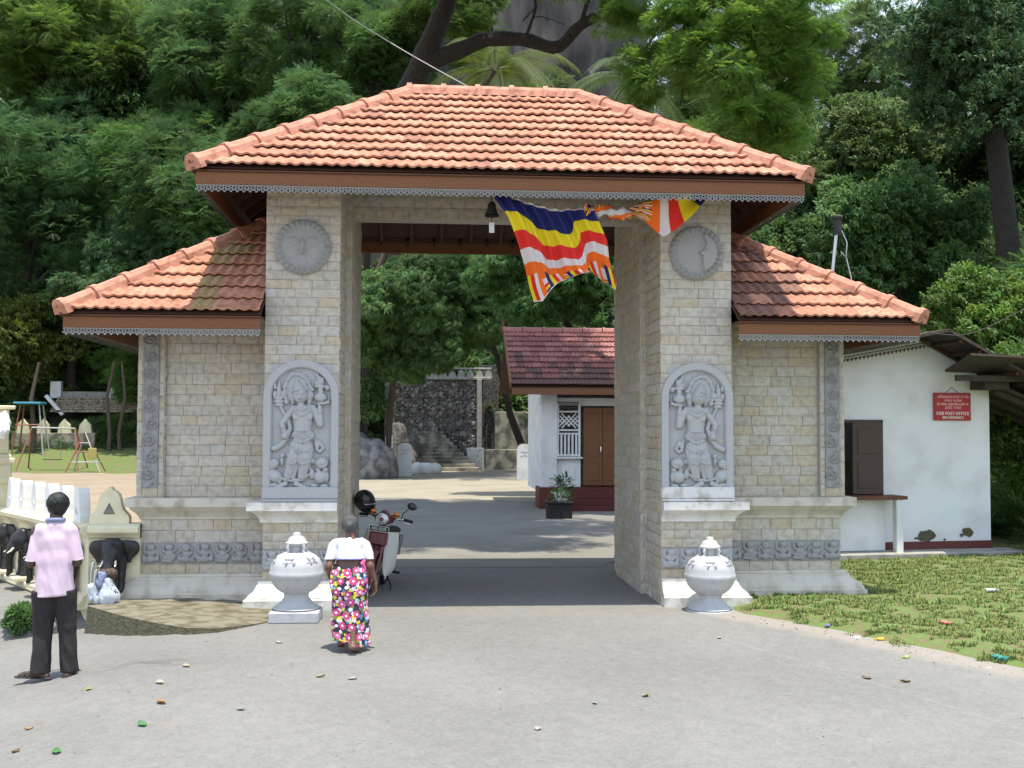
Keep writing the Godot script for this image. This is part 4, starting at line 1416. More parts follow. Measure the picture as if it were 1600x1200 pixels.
func build_boundary() -> void:
	var w := thing("boundary_wall", "cream boundary wall carrying black elephants, ledges and white merlons", "wall")
	var K := Vector3(-5.15, 0, -0.38)
	var t := Vector3(-0.565, 0, -0.825)
	var n := Vector3(-0.825, 0, 0.565)
	var xa := Transform3D(Basis.IDENTITY, Vector3(-5.15, 0, -0.42))
	wall_stretch(w, xa, 0.62, -0.2)
	var ln := 4.1
	var xb := Transform3D(Basis(-t, Vector3.UP, n), K + t * ln)
	wall_stretch(w, xb, ln, -0.85)
	elephant_head(w, Transform3D(Basis.IDENTITY, Vector3(-4.83, 0.17, -0.42)))
	var m: MB
	for k in 4:
		var at := 0.45 + k * 0.98
		elephant_head(w, xb * Transform3D(Basis.IDENTITY, Vector3(ln - at, 0.13, 0.0)))
		m = MB.new()
		m.x = xb
		m.box(Vector3(ln - at, 0.1, 0.14), Vector3(0.52, 0.06, 0.34), 0.012)
		put(w, "bracket_block", m.mesh(), M.cream)
		elephant_head(w, xb * Transform3D(Basis.from_scale(Vector3(0.85, 0.95, 0.5)), Vector3(ln - at, -0.72, -0.02)))
		elephant_head(w, xb * Transform3D(Basis.from_scale(Vector3(0.85, 0.95, 0.5)), Vector3(ln - at - 0.49, -0.72, -0.02)))
	# merlons
	var out := PackedVector2Array([Vector2(-0.15, 0), Vector2(0.15, 0), Vector2(0.15, 0.08), Vector2(0.125, 0.12), Vector2(0.12, 0.2), Vector2(0.085, 0.38), Vector2(0.05, 0.44), Vector2(-0.05, 0.44), Vector2(-0.085, 0.38), Vector2(-0.12, 0.2), Vector2(-0.125, 0.12), Vector2(-0.15, 0.08)])
	for k in 6:
		m = MB.new()
		m.x = xb * Transform3D(Basis.IDENTITY, Vector3(ln - 0.5 - k * 0.63, 0.995, 0.0))
		m.prism(out, -0.14, 0.0)
		put(w, "merlon", m.mesh(), M.white_paint)
		m = MB.new()
		m.x = xb * Transform3D(Basis.IDENTITY, Vector3(ln - 0.5 - k * 0.63, 1.1, 0.004))
		m.tube([Vector3(-0.04, 0, 0), Vector3(0.04, 0, 0), Vector3(0, 0.08, 0), Vector3(-0.04, 0, 0)], 0.008, 6)
		put(w, "merlon_niche_mark", m.mesh(), M.white_paint)
	var bell := PackedVector2Array()
	var half := [[0.245, 0.0], [0.245, 0.06], [0.235, 0.1], [0.2, 0.14], [0.165, 0.18], [0.145, 0.24], [0.135, 0.3], [0.115, 0.36], [0.075, 0.405], [0.04, 0.42], [0.015, 0.46]]
	for e in half:
		bell.append(Vector2(e[0], e[1]))
	for i in range(half.size() - 1, -1, -1):
		bell.append(Vector2(-half[i][0], half[i][1]))
	m = MB.new()
	m.x = Transform3D(Basis.IDENTITY, Vector3(-4.93, 1.0, -0.47))
	m.prism(bell, -0.13, 0.0)
	put(w, "large_merlon", m.mesh(), M.cream)
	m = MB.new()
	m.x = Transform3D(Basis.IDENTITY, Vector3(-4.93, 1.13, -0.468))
	m.face([Vector3(-0.06, 0, 0.0), Vector3(0.06, 0, 0.0), Vector3(0, 0.12, 0.0)])  # flat triangle, its darker colour paints the shade of a recess
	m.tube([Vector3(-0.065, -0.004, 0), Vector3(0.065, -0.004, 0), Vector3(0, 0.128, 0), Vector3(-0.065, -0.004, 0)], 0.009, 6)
	put(w, "merlon_niche_mark", m.mesh(), M.old_wall)
	# eight-spoked wheel
	m = MB.new()
	m.x = Transform3D(Basis.IDENTITY, Vector3(-5.06, 0.56, -0.405))
	var ring := []
	for k in 25:
		ring.append(Vector3(cos(TAU * k / 24) * 0.09, sin(TAU * k / 24) * 0.09, 0))
	m.tube(ring, 0.017, 8, false)
	for k in 8:
		m.tube([Vector3.ZERO, Vector3(cos(TAU * k / 8), sin(TAU * k / 8), 0) * 0.09], 0.011, 6)
	m.ball(Vector3.ZERO, Vector3(0.028, 0.028, 0.02), 10, 8)
	put(w, "wheel_emblem", m.mesh(), M.cream)
	# end post with its white beast
	var post := thing("gate_post", "cream square gate post topped by a white lion head at left edge", "post", K + t * 4.15 + n * 0.05, atan2(n.x, n.z))
	m = MB.new()
	m.box(Vector3(0, 0.5, 0), Vector3(0.34, 2.6, 0.34), 0.02)
	for y in [0.95, 1.4, 1.7]:
		m.box(Vector3(0, y, 0), Vector3(0.42, 0.09, 0.42), 0.02)
	m.box(Vector3(0, 2.15, 0), Vector3(0.26, 0.7, 0.26), 0.02)
	m.box(Vector3(0, 2.52, 0), Vector3(0.4, 0.06, 0.4), 0.015)
	put(post, "post_shaft", m.mesh(), M.cream)
	m = MB.new()
	nets(m, [bone(Vector3(-0.05, 2.27, 0.02), Vector3(0.34, 2.28, 0.06), 0.15, 0.15), bone(Vector3(0.36, 2.27, 0.06), Vector3(0.62, 2.16, 0.08), 0.13, 0.08), bone(Vector3(0.36, 2.38, 0.0), Vector3(0.38, 2.44, 0.0), 0.06, 0.03), bone(Vector3(0.36, 2.38, 0.14), Vector3(0.38, 2.44, 0.14), 0.06, 0.03), bone(Vector3(0.5, 2.12, 0.08), Vector3(0.6, 2.08, 0.08), 0.06, 0.05), bone(Vector3(-0.05, 2.25, -0.02), Vector3(-0.4, 2.24, -0.05), 0.14, 0.12)], 0.018, 0.03, [], 0.02, 25.0)
	put(post, "lion_head", m.mesh(), M.white_paint)
	var gp := thing("wooden_post", "dark brown timber post standing behind the cream gate post", "post", Vector3(-8.2, -0.2, -5.2))
	m = MB.new()
	m.box(Vector3(0, 1.15, 0), Vector3(0.19, 2.3, 0.19), 0.012)
	m.box(Vector3(0.0, 2.28, 0.0), Vector3(0.26, 0.05, 0.26), 0.01)
	put(gp, "post_shaft", m.mesh(), M.brown_paint)

# ---------------------------------------------------------------- bodies: joined tapered capsules, meshed as surface nets
func bone(a: Vector3, b: Vector3, ra: float, rb: float, sq := Vector3.ONE) -> Array:
	return [a, b, ra, rb, sq]

func nets(into: MB, bones: Array, cell: float, k: float, cuts: Array = [], ripple := 0.0, rf := 30.0) -> void:
	# cuts: [normal, distance] removes what lies on the far side of the plane; sq > 1 widens a bone along that axis
	var lo := Vector3(1e9, 1e9, 1e9)
	var hi := -lo
	for b in bones:
		var r: Vector3 = Vector3.ONE * maxf(b[2], b[3]) * b[4]
		for e in [b[0], b[1]]:
			lo = lo.min(e - r)
			hi = hi.max(e + r)
	var pad := k * 0.5 + cell * 2.0
	lo -= Vector3.ONE * pad
	hi += Vector3.ONE * pad
	var nx := int((hi.x - lo.x) / cell) + 2
	var ny := int((hi.y - lo.y) / cell) + 2
	var nz := int((hi.z - lo.z) / cell) + 2
	var f := PackedFloat32Array()
	f.resize(nx * ny * nz)
	f.fill(1.0)
	var wob := FastNoiseLite.new()
	wob.seed = 8
	wob.frequency = 1.0
	wob.fractal_octaves = 2
	for b in bones:
		var sq: Vector3 = b[4]
		var rm: float = maxf(b[2], b[3])
		var r: Vector3 = Vector3.ONE * rm * sq + Vector3.ONE * pad
		var l: Vector3 = (b[0].min(b[1]) - r - lo) / cell
		var h: Vector3 = (b[0].max(b[1]) + r - lo) / cell
		var inv := Vector3.ONE / sq
		var a: Vector3 = b[0] * inv
		var ab: Vector3 = b[1] * inv - a
		var l2 := maxf(ab.length_squared(), 1e-8)
		var ms := minf(sq.x, minf(sq.y, sq.z))
		var ra: float = b[2]
		var rb: float = b[3]
		for z in range(maxi(0, int(l.z)), mini(nz, int(h.z) + 2)):
			for y in range(maxi(0, int(l.y)), mini(ny, int(h.y) + 2)):
				var at := (z * ny + y) * nx
				for x in range(maxi(0, int(l.x)), mini(nx, int(h.x) + 2)):
					var p := (lo + Vector3(x, y, z) * cell) * inv - a
					var t := clampf(p.dot(ab) / l2, 0.0, 1.0)
					var d := ((p - ab * t).length() - lerpf(ra, rb, t)) * ms
					var o := f[at + x]
					var e := maxf(k - absf(o - d), 0.0)
					f[at + x] = minf(o, d) - (e * e * 0.25 / k if k > 0.0 else 0.0)
	for z in nz:
		for y in ny:
			var at := (z * ny + y) * nx
			for x in nx:
				var d := f[at + x]
				if d > 0.06 or d < -0.06:
					continue
				var p := lo + Vector3(x, y, z) * cell
				if ripple > 0.0:
					d += ripple * wob.get_noise_3d(p.x * rf + p.y * rf * 0.25, p.y * rf * 0.22, p.z * rf)
				f[at + x] = d
	for c in cuts:
		var n: Vector3 = c[0]
		for z in nz:
			for y in ny:
				var at := (z * ny + y) * nx
				for x in nx:
					var d := n.dot(lo + Vector3(x, y, z) * cell) - float(c[1])
					if d > f[at + x]:
						f[at + x] = d
	var ids := PackedInt32Array()
	ids.resize(nx * ny * nz)
	ids.fill(-1)
	var step := [1, nx, nx * ny]
	for z in nz - 1:
		for y in ny - 1:
			var at := (z * ny + y) * nx
			for x in nx - 1:
				var i := at + x
				var c0 := f[i]
				if c0 > cell * 2.5 or c0 < -cell * 2.5:
					continue
				var inside := 0
				var v := [c0, f[i + 1], f[i + nx], f[i + nx + 1], f[i + step[2]], f[i + step[2] + 1], f[i + step[2] + nx], f[i + step[2] + nx + 1]]
				for e in 8:
					if v[e] < 0.0:
						inside += 1
				if inside == 0 or inside == 8:
					continue
				var s := Vector3.ZERO
				var n := 0
				for e in 8:
					for ax in 3:
						if not (e >> ax) & 1:
							var va: float = v[e]
							var vb: float = v[e | (1 << ax)]
							if (va < 0.0) != (vb < 0.0):
								var q := Vector3(e & 1, (e >> 1) & 1, (e >> 2) & 1)
								q[ax] = va / (va - vb)
								s += q
								n += 1
				var w := lo + (Vector3(x, y, z) + s / n) * cell
				ids[i] = into.p(w, Vector2(w.x, w.y))
	for z in range(1, nz - 1):
		for y in range(1, ny - 1):
			var at := (z * ny + y) * nx
			for x in range(1, nx - 1):
				var i := at + x
				var c0 := f[i]
				if c0 > cell * 2.5 or c0 < -cell * 2.5:
					continue
				for ax in 3:
					var c1 := f[i + step[ax]]
					if (c0 < 0.0) == (c1 < 0.0):
						continue
					var u: int = step[(ax + 1) % 3]
					var w: int = step[(ax + 2) % 3]
					var q := [ids[i - u - w], ids[i - w], ids[i], ids[i - u]]
					if q.min() < 0:
						continue
					if c0 < 0.0:
						into.q(q[0], q[1], q[2], q[3])
					else:
						into.q(q[3], q[2], q[1], q[0])

func hand(into: MB, wrist: Vector3, along: Vector3, palm: Vector3, side: float, curl: float, size := 1.0) -> void:
	# along: from the wrist to the knuckles; palm: where the palm faces; side: +1 when the thumb lies along along x palm
	along = along.normalized()
	palm = (palm - along * palm.dot(along)).normalized()
	var across := along.cross(palm) * side
	var b := []
	var s := size
	b.append(bone(wrist - along * 0.02, wrist + along * 0.015, 0.022 * s, 0.024 * s))
	for k in 4:
		var off := (1.5 - k) * 0.019 * s
		b.append(bone(wrist + along * 0.012 + across * off * 0.6, wrist + (along * 0.085 + across * off) * 1.0, 0.015 * s, 0.0125 * s))
	var lens := [0.036, 0.041, 0.038, 0.03]
	for k in 4:
		var p := wrist + along * 0.085 * s + across * (1.5 - k) * 0.021 * s
		var d := (along + across * (1.5 - k) * 0.07).normalized()
		var l: float = lens[k] * s
		for j in 3:
			var a := curl * (0.55 + 0.5 * j) + 0.05 * k
			var dd := d * cos(a) + palm * sin(a)
			var q: Vector3 = p + dd * l * float([1.0, 0.72, 0.6][j])
			b.append(bone(p, q, (0.0092 - 0.0012 * j) * s, (0.0085 - 0.0013 * j) * s))
			p = q
	var t0 := wrist + along * 0.022 * s + across * 0.026 * s + palm * 0.006
	var t1 := t0 + (along * 0.75 + across * 0.55 + palm * 0.3).normalized() * 0.036 * s
	var t2 := t1 + (along * 0.9 + across * 0.12 + palm * 0.45).normalized() * 0.032 * s
	b.append(bone(t0, t1, 0.0135 * s, 0.0105 * s))
	b.append(bone(t1, t2, 0.0105 * s, 0.0082 * s))
	nets(into, b, 0.0048, 0.006)

func head_bones(c: Vector3, fwd: Vector3, up: Vector3, s: float) -> Array:
	# c: middle of the skull; with brow, nose, lips, chin and ears
	var r := fwd.cross(up).normalized()
	var at := func(x: float, y: float, z: float) -> Vector3: return c + (r * x + up * y + fwd * z) * s
	var b := []
	b.append(bone(at.call(0, 0.02, -0.012), at.call(0, 0.015, 0.018), 0.083 * s, 0.078 * s))
	b.append(bone(at.call(0, -0.05, 0.03), at.call(0, -0.085, 0.052), 0.058 * s, 0.034 * s))
	b.append(bone(at.call(0, -0.002, 0.088), at.call(0, -0.036, 0.108), 0.009 * s, 0.015 * s))
	b.append(bone(at.call(-0.014, -0.04, 0.096), at.call(0.014, -0.04, 0.096), 0.008 * s, 0.008 * s))
	for x in [-1.0, 1.0]:
		b.append(bone(at.call(0.016 * x, 0.014, 0.088), at.call(0.045 * x, 0.012, 0.074), 0.009 * s, 0.009 * s))
		b.append(bone(at.call(0.03 * x, -0.002, 0.08), at.call(0.032 * x, -0.002, 0.081), 0.011 * s, 0.011 * s))
		b.append(bone(at.call(0.045 * x, -0.032, 0.058), at.call(0.04 * x, -0.05, 0.052), 0.022 * s, 0.02 * s))
		b.append(bone(at.call(0.084 * x, 0.008, -0.006), at.call(0.082 * x, -0.03, 0.002), 0.014 * s, 0.01 * s, Vector3(0.8, 1.1, 1.1)))
	b.append(bone(at.call(-0.02, -0.062, 0.088), at.call(0.02, -0.062, 0.088), 0.0085 * s, 0.0085 * s))
	b.append(bone(at.call(-0.016, -0.074, 0.086), at.call(0.016, -0.074, 0.086), 0.009 * s, 0.009 * s))
	return b

func face_details(o: Node3D, c: Vector3, fwd: Vector3, up: Vector3, s: float) -> void:
	var r := fwd.cross(up).normalized()
	for x in [-1.0, 1.0]:
		var e := MB.new()
		e.ball(c + (r * 0.031 * x - up * 0.001 + fwd * 0.083) * s, Vector3.ONE * 0.0115 * s, 10, 8)
		put(o, "eye", e.mesh(), M.tusk)
		var i := MB.new()
		i.ball(c + (r * 0.031 * x - up * 0.001 + fwd * 0.0915) * s, Vector3.ONE * 0.0055 * s, 8, 6)
		put(o, "iris", i.mesh(), M.black_paint)

func floral_picture() -> ImageTexture:
	var w := 512
	var h := 384
	var img := Image.create(w, h, false, Image.FORMAT_RGB8)
	img.fill(Color(0.16, 0.16, 0.22))
	var r := RandomNumberGenerator.new()
	r.seed = 21
	var dab := func(cx: float, cy: float, rad: float, petals: int, c: Color, mid: Color, mr: float, ph: float):
		for y in range(int(cy - rad), int(cy + rad) + 1):
			for x in range(int(cx - rad), int(cx + rad) + 1):
				var d := Vector2(x - cx, y - cy)
				var l := d.length()
				var edge: float = rad * (0.86 + 0.14 * cos(petals * (d.angle() + ph))) if petals > 0 else rad
				if l < edge:
					var k := c if l > mr else mid
					if l > mr and petals > 0:
						k = k.darkened(0.22 * (0.5 - 0.5 * cos(petals * (d.angle() + ph))) * l / rad)
					if l < mr * 0.45:
						k = Color(0.25, 0.45, 0.75) if petals == 5 else Color(0.95, 0.85, 0.95)
					img.set_pixel(posmod(x, w), clampi(y, 0, h - 1), k)
	for k in 260:
		dab.call(r.randf() * w, r.randf() * h, r.randf_range(8, 17), 3, [Color(0.88, 0.84, 0.22), Color(0.9, 0.86, 0.4), Color(0.45, 0.55, 0.1), Color(0.3, 0.5, 0.62)][r.randi() % 4], Color(0.2, 0.25, 0.1), 2.0, r.randf() * 6)
	for k in 150:
		dab.call(r.randf() * w, r.randf() * h, r.randf_range(9, 14), 5, [Color(0.85, 0.9, 0.98), Color(0.55, 0.78, 0.95), Color(0.97, 0.95, 1.0), Color(0.95, 0.8, 0.9)][r.randi() % 4], Color(1, 1, 1), 4.0, r.randf() * 6)
	for j in 6:
		for i in 8:
			dab.call((i + 0.5 * (j % 2) + r.randf_range(-0.18, 0.18)) * w / 8.0, (j + 0.5 + r.randf_range(-0.15, 0.15)) * h / 6.0, r.randf_range(23, 29), 8, Color(0.8, 0.27, 0.5) if r.randf() < 0.75 else Color(0.86, 0.38, 0.6), Color(0.98, 0.93, 0.97), 7.0, r.randf() * 6)
	return ImageTexture.create_from_image(img)

func build_people() -> void:
	var Y := Vector3.UP
	# the man on the left, seen from behind
	var man := thing("person", "man seen from behind in pink short-sleeved shirt and black trousers", "person", Vector3(-4.41, -0.13, 3.2), 0.2)
	var up := Y
	var fwd := Vector3(-0.5, -0.1, -0.85).normalized()
	var hc := Vector3(0.01, 1.605, -0.03)
	var b := []
	b.append(bone(Vector3(0, 1.44, 0.0), Vector3(0.006, 1.54, -0.02), 0.062, 0.056))
	b.append(bone(Vector3(-0.15, 1.37, 0), Vector3(0.15, 1.37, 0), 0.06, 0.06))
	b.append(bone(Vector3(0, 1.32, 0), Vector3(0, 0.95, 0), 0.1, 0.09, Vector3(1.3, 1, 0.9)))
	b.append(bone(Vector3(-0.06, 0.88, 0), Vector3(0.06, 0.88, 0), 0.1, 0.1))
	for s in [-1.0, 1.0]:
		var sh := Vector3(0.155 * s, 1.36, 0.0)
		var el := Vector3(0.2 * s, 1.075, 0.03)
		var wr := Vector3(0.1 * s, 1.1, -0.23)
		b.append(bone(sh, el, 0.048, 0.038))
		b.append(bone(el, wr, 0.039, 0.025))
		var hip := Vector3(0.085 * s, 0.86, 0)
		var kn := Vector3(-0.085 if s < 0 else 0.115, 0.47, -0.02 if s < 0 else 0.0)
		var an := Vector3(-0.1 if s < 0 else 0.145, 0.075, 0.02)
		b.append(bone(hip, kn, 0.075, 0.05))
		b.append(bone(kn, an, 0.05, 0.036))
		var toe := an + (Vector3(-0.15, -0.045, -0.07) if s < 0 else Vector3(0.03, -0.045, -0.16))
		var heel := an + (Vector3(0.05, -0.045, 0.025) if s < 0 else Vector3(-0.01, -0.045, 0.05))
		b.append(bone(heel, an, 0.03, 0.036))
		b.append(bone(heel, toe, 0.028, 0.024, Vector3(1, 0.8, 1)))
		b.append(bone(an, toe, 0.034, 0.022))
		for k in 5:
			var d := (toe - heel).normalized()
			var sd := d.cross(Y)
			b.append(bone(toe + sd * (k - 2) * 0.013, toe + d * (0.045 - 0.004 * absf(k - 1.5)) + sd * (k - 2) * 0.016 + Vector3.DOWN * 0.004, 0.0115, 0.0085))
	var m := MB.new()
	nets(m, b, 0.013, 0.03)
	nets(m, head_bones(hc, fwd, up, 1.0), 0.0075, 0.014)
	for s in [-1.0, 1.0]:
		hand(m, Vector3(0.1 * s, 1.1, -0.23), Vector3(-0.55 * s, 0.15, -0.8), Vector3(-s, 0.5, 0.3), s, 0.8)
	put(man, "body", m.mesh(), M.skin_dark)
	face_details(man, hc, fwd, up, 1.0)
	var hr := MB.new()
	var r := fwd.cross(up).normalized()
	nets(hr, [bone(hc + up * 0.035 - fwd * 0.012, hc + up * 0.04 + fwd * 0.028, 0.092, 0.082), bone(hc - up * 0.03 - fwd * 0.03, hc - fwd * 0.02, 0.074, 0.085), bone(hc + up * 0.02 + r * 0.045 - fwd * 0.01, hc + up * 0.02 - r * 0.045 - fwd * 0.01, 0.06, 0.06)], 0.008, 0.03, [[(fwd * 0.8 - up * 0.62).normalized(), (fwd * 0.8 - up * 0.62).normalized().dot(hc) + 0.04]], 0.006, 60.0)
	put(man, "hair", hr.mesh(), M.hair_black)
	# shirt with short sleeves, collar
	b = []
	b.append(bone(Vector3(-0.115, 1.375, 0), Vector3(0.115, 1.375, 0), 0.07, 0.07, Vector3(1, 0.9, 1)))
	b.append(bone(Vector3(0, 1.42, 0.0), Vector3(0, 1.445, -0.005), 0.085, 0.072))
	b.append(bone(Vector3(0, 1.28, 0.0), Vector3(0.0, 1.1, 0.005), 0.115, 0.118, Vector3(1.26, 1, 0.98)))
	b.append(bone(Vector3(0, 1.1, 0.005), Vector3(0.006, 0.72, 0.01), 0.119, 0.148, Vector3(1.24, 1, 1.02)))
	for s in [-1.0, 1.0]:
		b.append(bone(Vector3(0.142 * s, 1.36, 0.0), Vector3(0.194 * s, 1.075, 0.028), 0.064, 0.066))
	m = MB.new()
	nets(m, b, 0.0125, 0.035, [[Vector3(0.03, -1, 0), -0.768]], 0.011, 11.0)
	# sleeves end above the elbow: trim every vertex below the hem line of the sleeve
	for i in m.v.size():
		var a := m.v[i]
		if absf(a.x) > 0.155 and a.y < 1.1 and a.y > 0.95:
			m.v[i].y = 1.1 + 0.008 * sin(a.z * 40.0)
	put(man, "shirt", m.mesh(), M.shirt_pink)
	m = MB.new()
	m.tube([Vector3(0.066, 1.462, -0.05), Vector3(0.074, 1.468, 0.0), Vector3(0.05, 1.474, 0.058), Vector3(0, 1.476, 0.075), Vector3(-0.05, 1.474, 0.058), Vector3(-0.072, 1.468, 0.0), Vector3(-0.066, 1.462, -0.05)], 0.021, 8)
	put(man, "collar", m.mesh(), M.collar_blue)
	b = []
	b.append(bone(Vector3(-0.055, 0.86, 0.0), Vector3(0.055, 0.86, 0.0), 0.125, 0.125, Vector3(1, 1, 1.0)))
	b.append(bone(Vector3(-0.085, 0.8, 0.005), Vector3(-0.088, 0.47, -0.015), 0.112, 0.088))
	b.append(bone(Vector3(-0.088, 0.47, -0.015), Vector3(-0.105, 0.06, 0.015), 0.086, 0.088))
	b.append(bone(Vector3(0.095, 0.8, 0.005), Vector3(0.12, 0.47, 0.0), 0.112, 0.082))
	b.append(bone(Vector3(0.12, 0.47, 0.0), Vector3(0.15, 0.05, 0.015), 0.08, 0.082))
	m = MB.new()
	nets(m, b, 0.0125, 0.02, [[Vector3(0, -1, 0), -0.05], [Vector3(0, 1, 0), 0.82]], 0.014, 15.0)
	put(man, "trousers", m.mesh(), M.trousers)
	for s in [-1.0, 1.0]:
		m = MB.new()
		var an := Vector3(-0.1 if s < 0 else 0.145, 0.0, 0.02)
		var toe := an + (Vector3(-0.2, 0.012, -0.09) if s < 0 else Vector3(0.04, 0.012, -0.22))
		var heel := an + (Vector3(0.07, 0.012, 0.04) if s < 0 else Vector3(-0.015, 0.012, 0.08))
		nets(m, [bone(heel, toe, 0.04, 0.046, Vector3(1, 0.28, 1))], 0.009, 0.01)
		var d := (toe - heel).normalized()
		var sd := d.cross(Y)
		m.tube([toe - d * 0.12 + sd * 0.042 + Y * 0.01, toe - d * 0.08 + sd * 0.03 + Y * 0.045, toe - d * 0.02 + Y * 0.02, toe - d * 0.08 - sd * 0.03 + Y * 0.045, toe - d * 0.12 - sd * 0.042 + Y * 0.01], 0.007, 6)
		put(man, "slipper", m.mesh(), M.plain_dark)
	# the old woman walking towards the gate
	var wo := thing("person", "barefoot old woman in white blouse and floral wrap skirt walking away", "person", Vector3(-1.7, 0.0, 2.68), 0.05)
	fwd = Vector3(0.03, -0.35, -0.93).normalized()
	up = Vector3(0, 0.93, -0.35).normalized()
	hc = Vector3(0.0, 1.215, -0.19)
	b = []
	b.append(bone(Vector3(0.0, 1.06, -0.1), Vector3(0, 1.155, -0.17), 0.056, 0.05))
	b.append(bone(Vector3(-0.12, 1.035, -0.08), Vector3(0.12, 1.035, -0.08), 0.055, 0.055))
	b.append(bone(Vector3(0, 1.0, -0.07), Vector3(0, 0.8, 0.0), 0.095, 0.1, Vector3(1.3, 1, 0.95)))
	b.append(bone(Vector3(-0.05, 0.72, 0.02), Vector3(0.05, 0.72, 0.02), 0.11, 0.11))
	b.append(bone(Vector3(-0.155, 1.03, -0.08), Vector3(-0.2, 0.83, 0.02), 0.045, 0.04))
	b.append(bone(Vector3(-0.2, 0.83, 0.02), Vector3(-0.19, 0.7, -0.14), 0.04, 0.027))
	b.append(bone(Vector3(0.155, 1.03, -0.08), Vector3(0.205, 0.83, 0.02), 0.045, 0.038))
	b.append(bone(Vector3(0.205, 0.83, 0.02), Vector3(0.262, 0.665, 0.01), 0.037, 0.024))
	b.append(bone(Vector3(-0.07, 0.66, 0.0), Vector3(-0.075, 0.36, -0.1), 0.08, 0.05))
	b.append(bone(Vector3(-0.075, 0.36, -0.1), Vector3(-0.075, 0.07, -0.2), 0.046, 0.03))
	b.append(bone(Vector3(0.05, 0.66, 0.03), Vector3(0.055, 0.36, 0.12), 0.08, 0.05))
	b.append(bone(Vector3(0.055, 0.36, 0.12), Vector3(0.045, 0.1, 0.25), 0.046, 0.03))
	for e in [[Vector3(-0.075, 0.06, -0.2), Vector3(-0.08, 0.025, -0.16), Vector3(-0.07, 0.018, -0.36)], [Vector3(0.045, 0.09, 0.25), Vector3(0.045, 0.075, 0.29), Vector3(0.07, 0.02, 0.15)]]:
		b.append(bone(e[0], e[1], 0.031, 0.031))
		b.append(bone(e[1], e[2], 0.03, 0.027, Vector3(1.25, 0.75, 1)))
		for k in 5:
			var d: Vector3 = (e[2] - e[1]).normalized()
			var sd := d.cross(Y).normalized()
			b.append(bone(e[2] + sd * (k - 2) * 0.014, e[2] + d * 0.04 + sd * (k - 2) * 0.017 + Y * (0.005 if d.y < -0.3 else 0.0), 0.0115, 0.009))
	m = MB.new()
	nets(m, b, 0.0125, 0.028)
	nets(m, head_bones(hc, fwd, up, 0.93), 0.0075, 0.014)
	hand(m, Vector3(0.262, 0.665, 0.01), Vector3(0.0, -1, -0.08), Vector3(-1, 0, 0.25), 1.0, 0.75, 0.95)
	hand(m, Vector3(-0.19, 0.7, -0.14), Vector3(0.35, -0.35, -0.85), Vector3(1, 0.3, 0.3), -1.0, 1.0, 0.95)
	put(wo, "body", m.mesh(), M.skin)
	face_details(wo, hc, fwd, up, 0.93)
	hr = MB.new()
	r = fwd.cross(up).normalized()
	nets(hr, [bone(hc + up * 0.028 - fwd * 0.014, hc + up * 0.03 + fwd * 0.03, 0.083, 0.073), bone(hc - up * 0.025 - fwd * 0.03, hc - fwd * 0.015, 0.062, 0.078), bone(hc - up * 0.02 - fwd * 0.1, hc - up * 0.03 - fwd * 0.112, 0.036, 0.03)], 0.0075, 0.02, [[(fwd * 0.8 - up * 0.62).normalized(), (fwd * 0.8 - up * 0.62).normalized().dot(hc) + 0.038]], 0.006, 60.0)
	put(wo, "hair", hr.mesh(), M.hair_grey)
	b = []
	b.append(bone(Vector3(-0.115, 1.035, -0.08), Vector3(0.115, 1.035, -0.08), 0.066, 0.066))
	b.append(bone(Vector3(0, 1.0, -0.07), Vector3(0, 0.88, -0.01), 0.108, 0.114, Vector3(1.2, 1, 0.98)))
	b.append(bone(Vector3(-0.15, 1.03, -0.08), Vector3(-0.205, 0.85, 0.01), 0.058, 0.056))
	b.append(bone(Vector3(0.15, 1.03, -0.08), Vector3(0.21, 0.85, 0.01), 0.058, 0.056))
	m = MB.new()
	nets(m, b, 0.0095, 0.012, [[Vector3(0, -1, 0.1), -0.896], [Vector3(0, 0.94, 0.34), 1.036]], 0.012, 18.0)
	put(wo, "blouse", m.mesh(), M.blouse)
	m = MB.new()
	m.tube([Vector3(-0.125, 0.9, 0.02), Vector3(-0.07, 0.906, 0.08), Vector3(0, 0.908, 0.094), Vector3(0.07, 0.906, 0.08), Vector3(0.125, 0.9, 0.02)], 0.007, 6)
	put(wo, "blouse_hem", m.mesh(), mat("hem_blue", L(0.16, 0.18, 0.55), 0.85))
	# wrap skirt
	m = MB.new()
	var folds := FastNoiseLite.new()
	folds.seed = 3
	folds.frequency = 1.0
	m.grid(72, 40, func(u, w):
		var a: float = u * TAU
		var y: float = lerpf(0.115, 0.842, w)
		var t: float = 1.0 - w
		var rx: float = lerpf(0.162, 0.165, t) + 0.022 * sin(PI * clampf(t * 2.2, 0, 1))
		var rz: float = lerpf(0.135, 0.18, t) + 0.035 * sin(PI * clampf(t * 2.0, 0, 1))
		var fold: float = 0.017 * t * sin(a * 5.0 + 2.5 * folds.get_noise_2d(cos(a) * 2.0, y * 3.0)) + 0.02 * folds.get_noise_3d(cos(a) * 2.5, y * 2.5, sin(a) * 2.5)
		var cx: float = lerpf(-0.012, 0.02, t) + 0.02 * t * sin(a)
		var cz: float = lerpf(-0.0, 0.06, t)
		return Vector3(cx + (rx + fold) * sin(a), y + (0.025 * sin(a + 2.4) - 0.03 * maxf(0.0, sin(a - 0.4))) * t * t, cz - (rz + fold) * cos(a)))
	var fm := mat("floral_cloth", L(1, 1, 1), 0.85)
	fm.albedo_texture = floral_picture()
	fm.uv1_scale = Vector3(1.2, 1.2, 1)
	put(wo, "wrap_skirt", m.mesh(), fm)
	m = MB.new()
	nets(m, [bone(Vector3(0.13, 0.86, 0.05), Vector3(0.15, 0.885, 0.045), 0.022, 0.018), bone(Vector3(0.135, 0.86, 0.05), Vector3(0.16, 0.8, 0.06), 0.02, 0.012)], 0.007, 0.015, [], 0.008, 60.0)
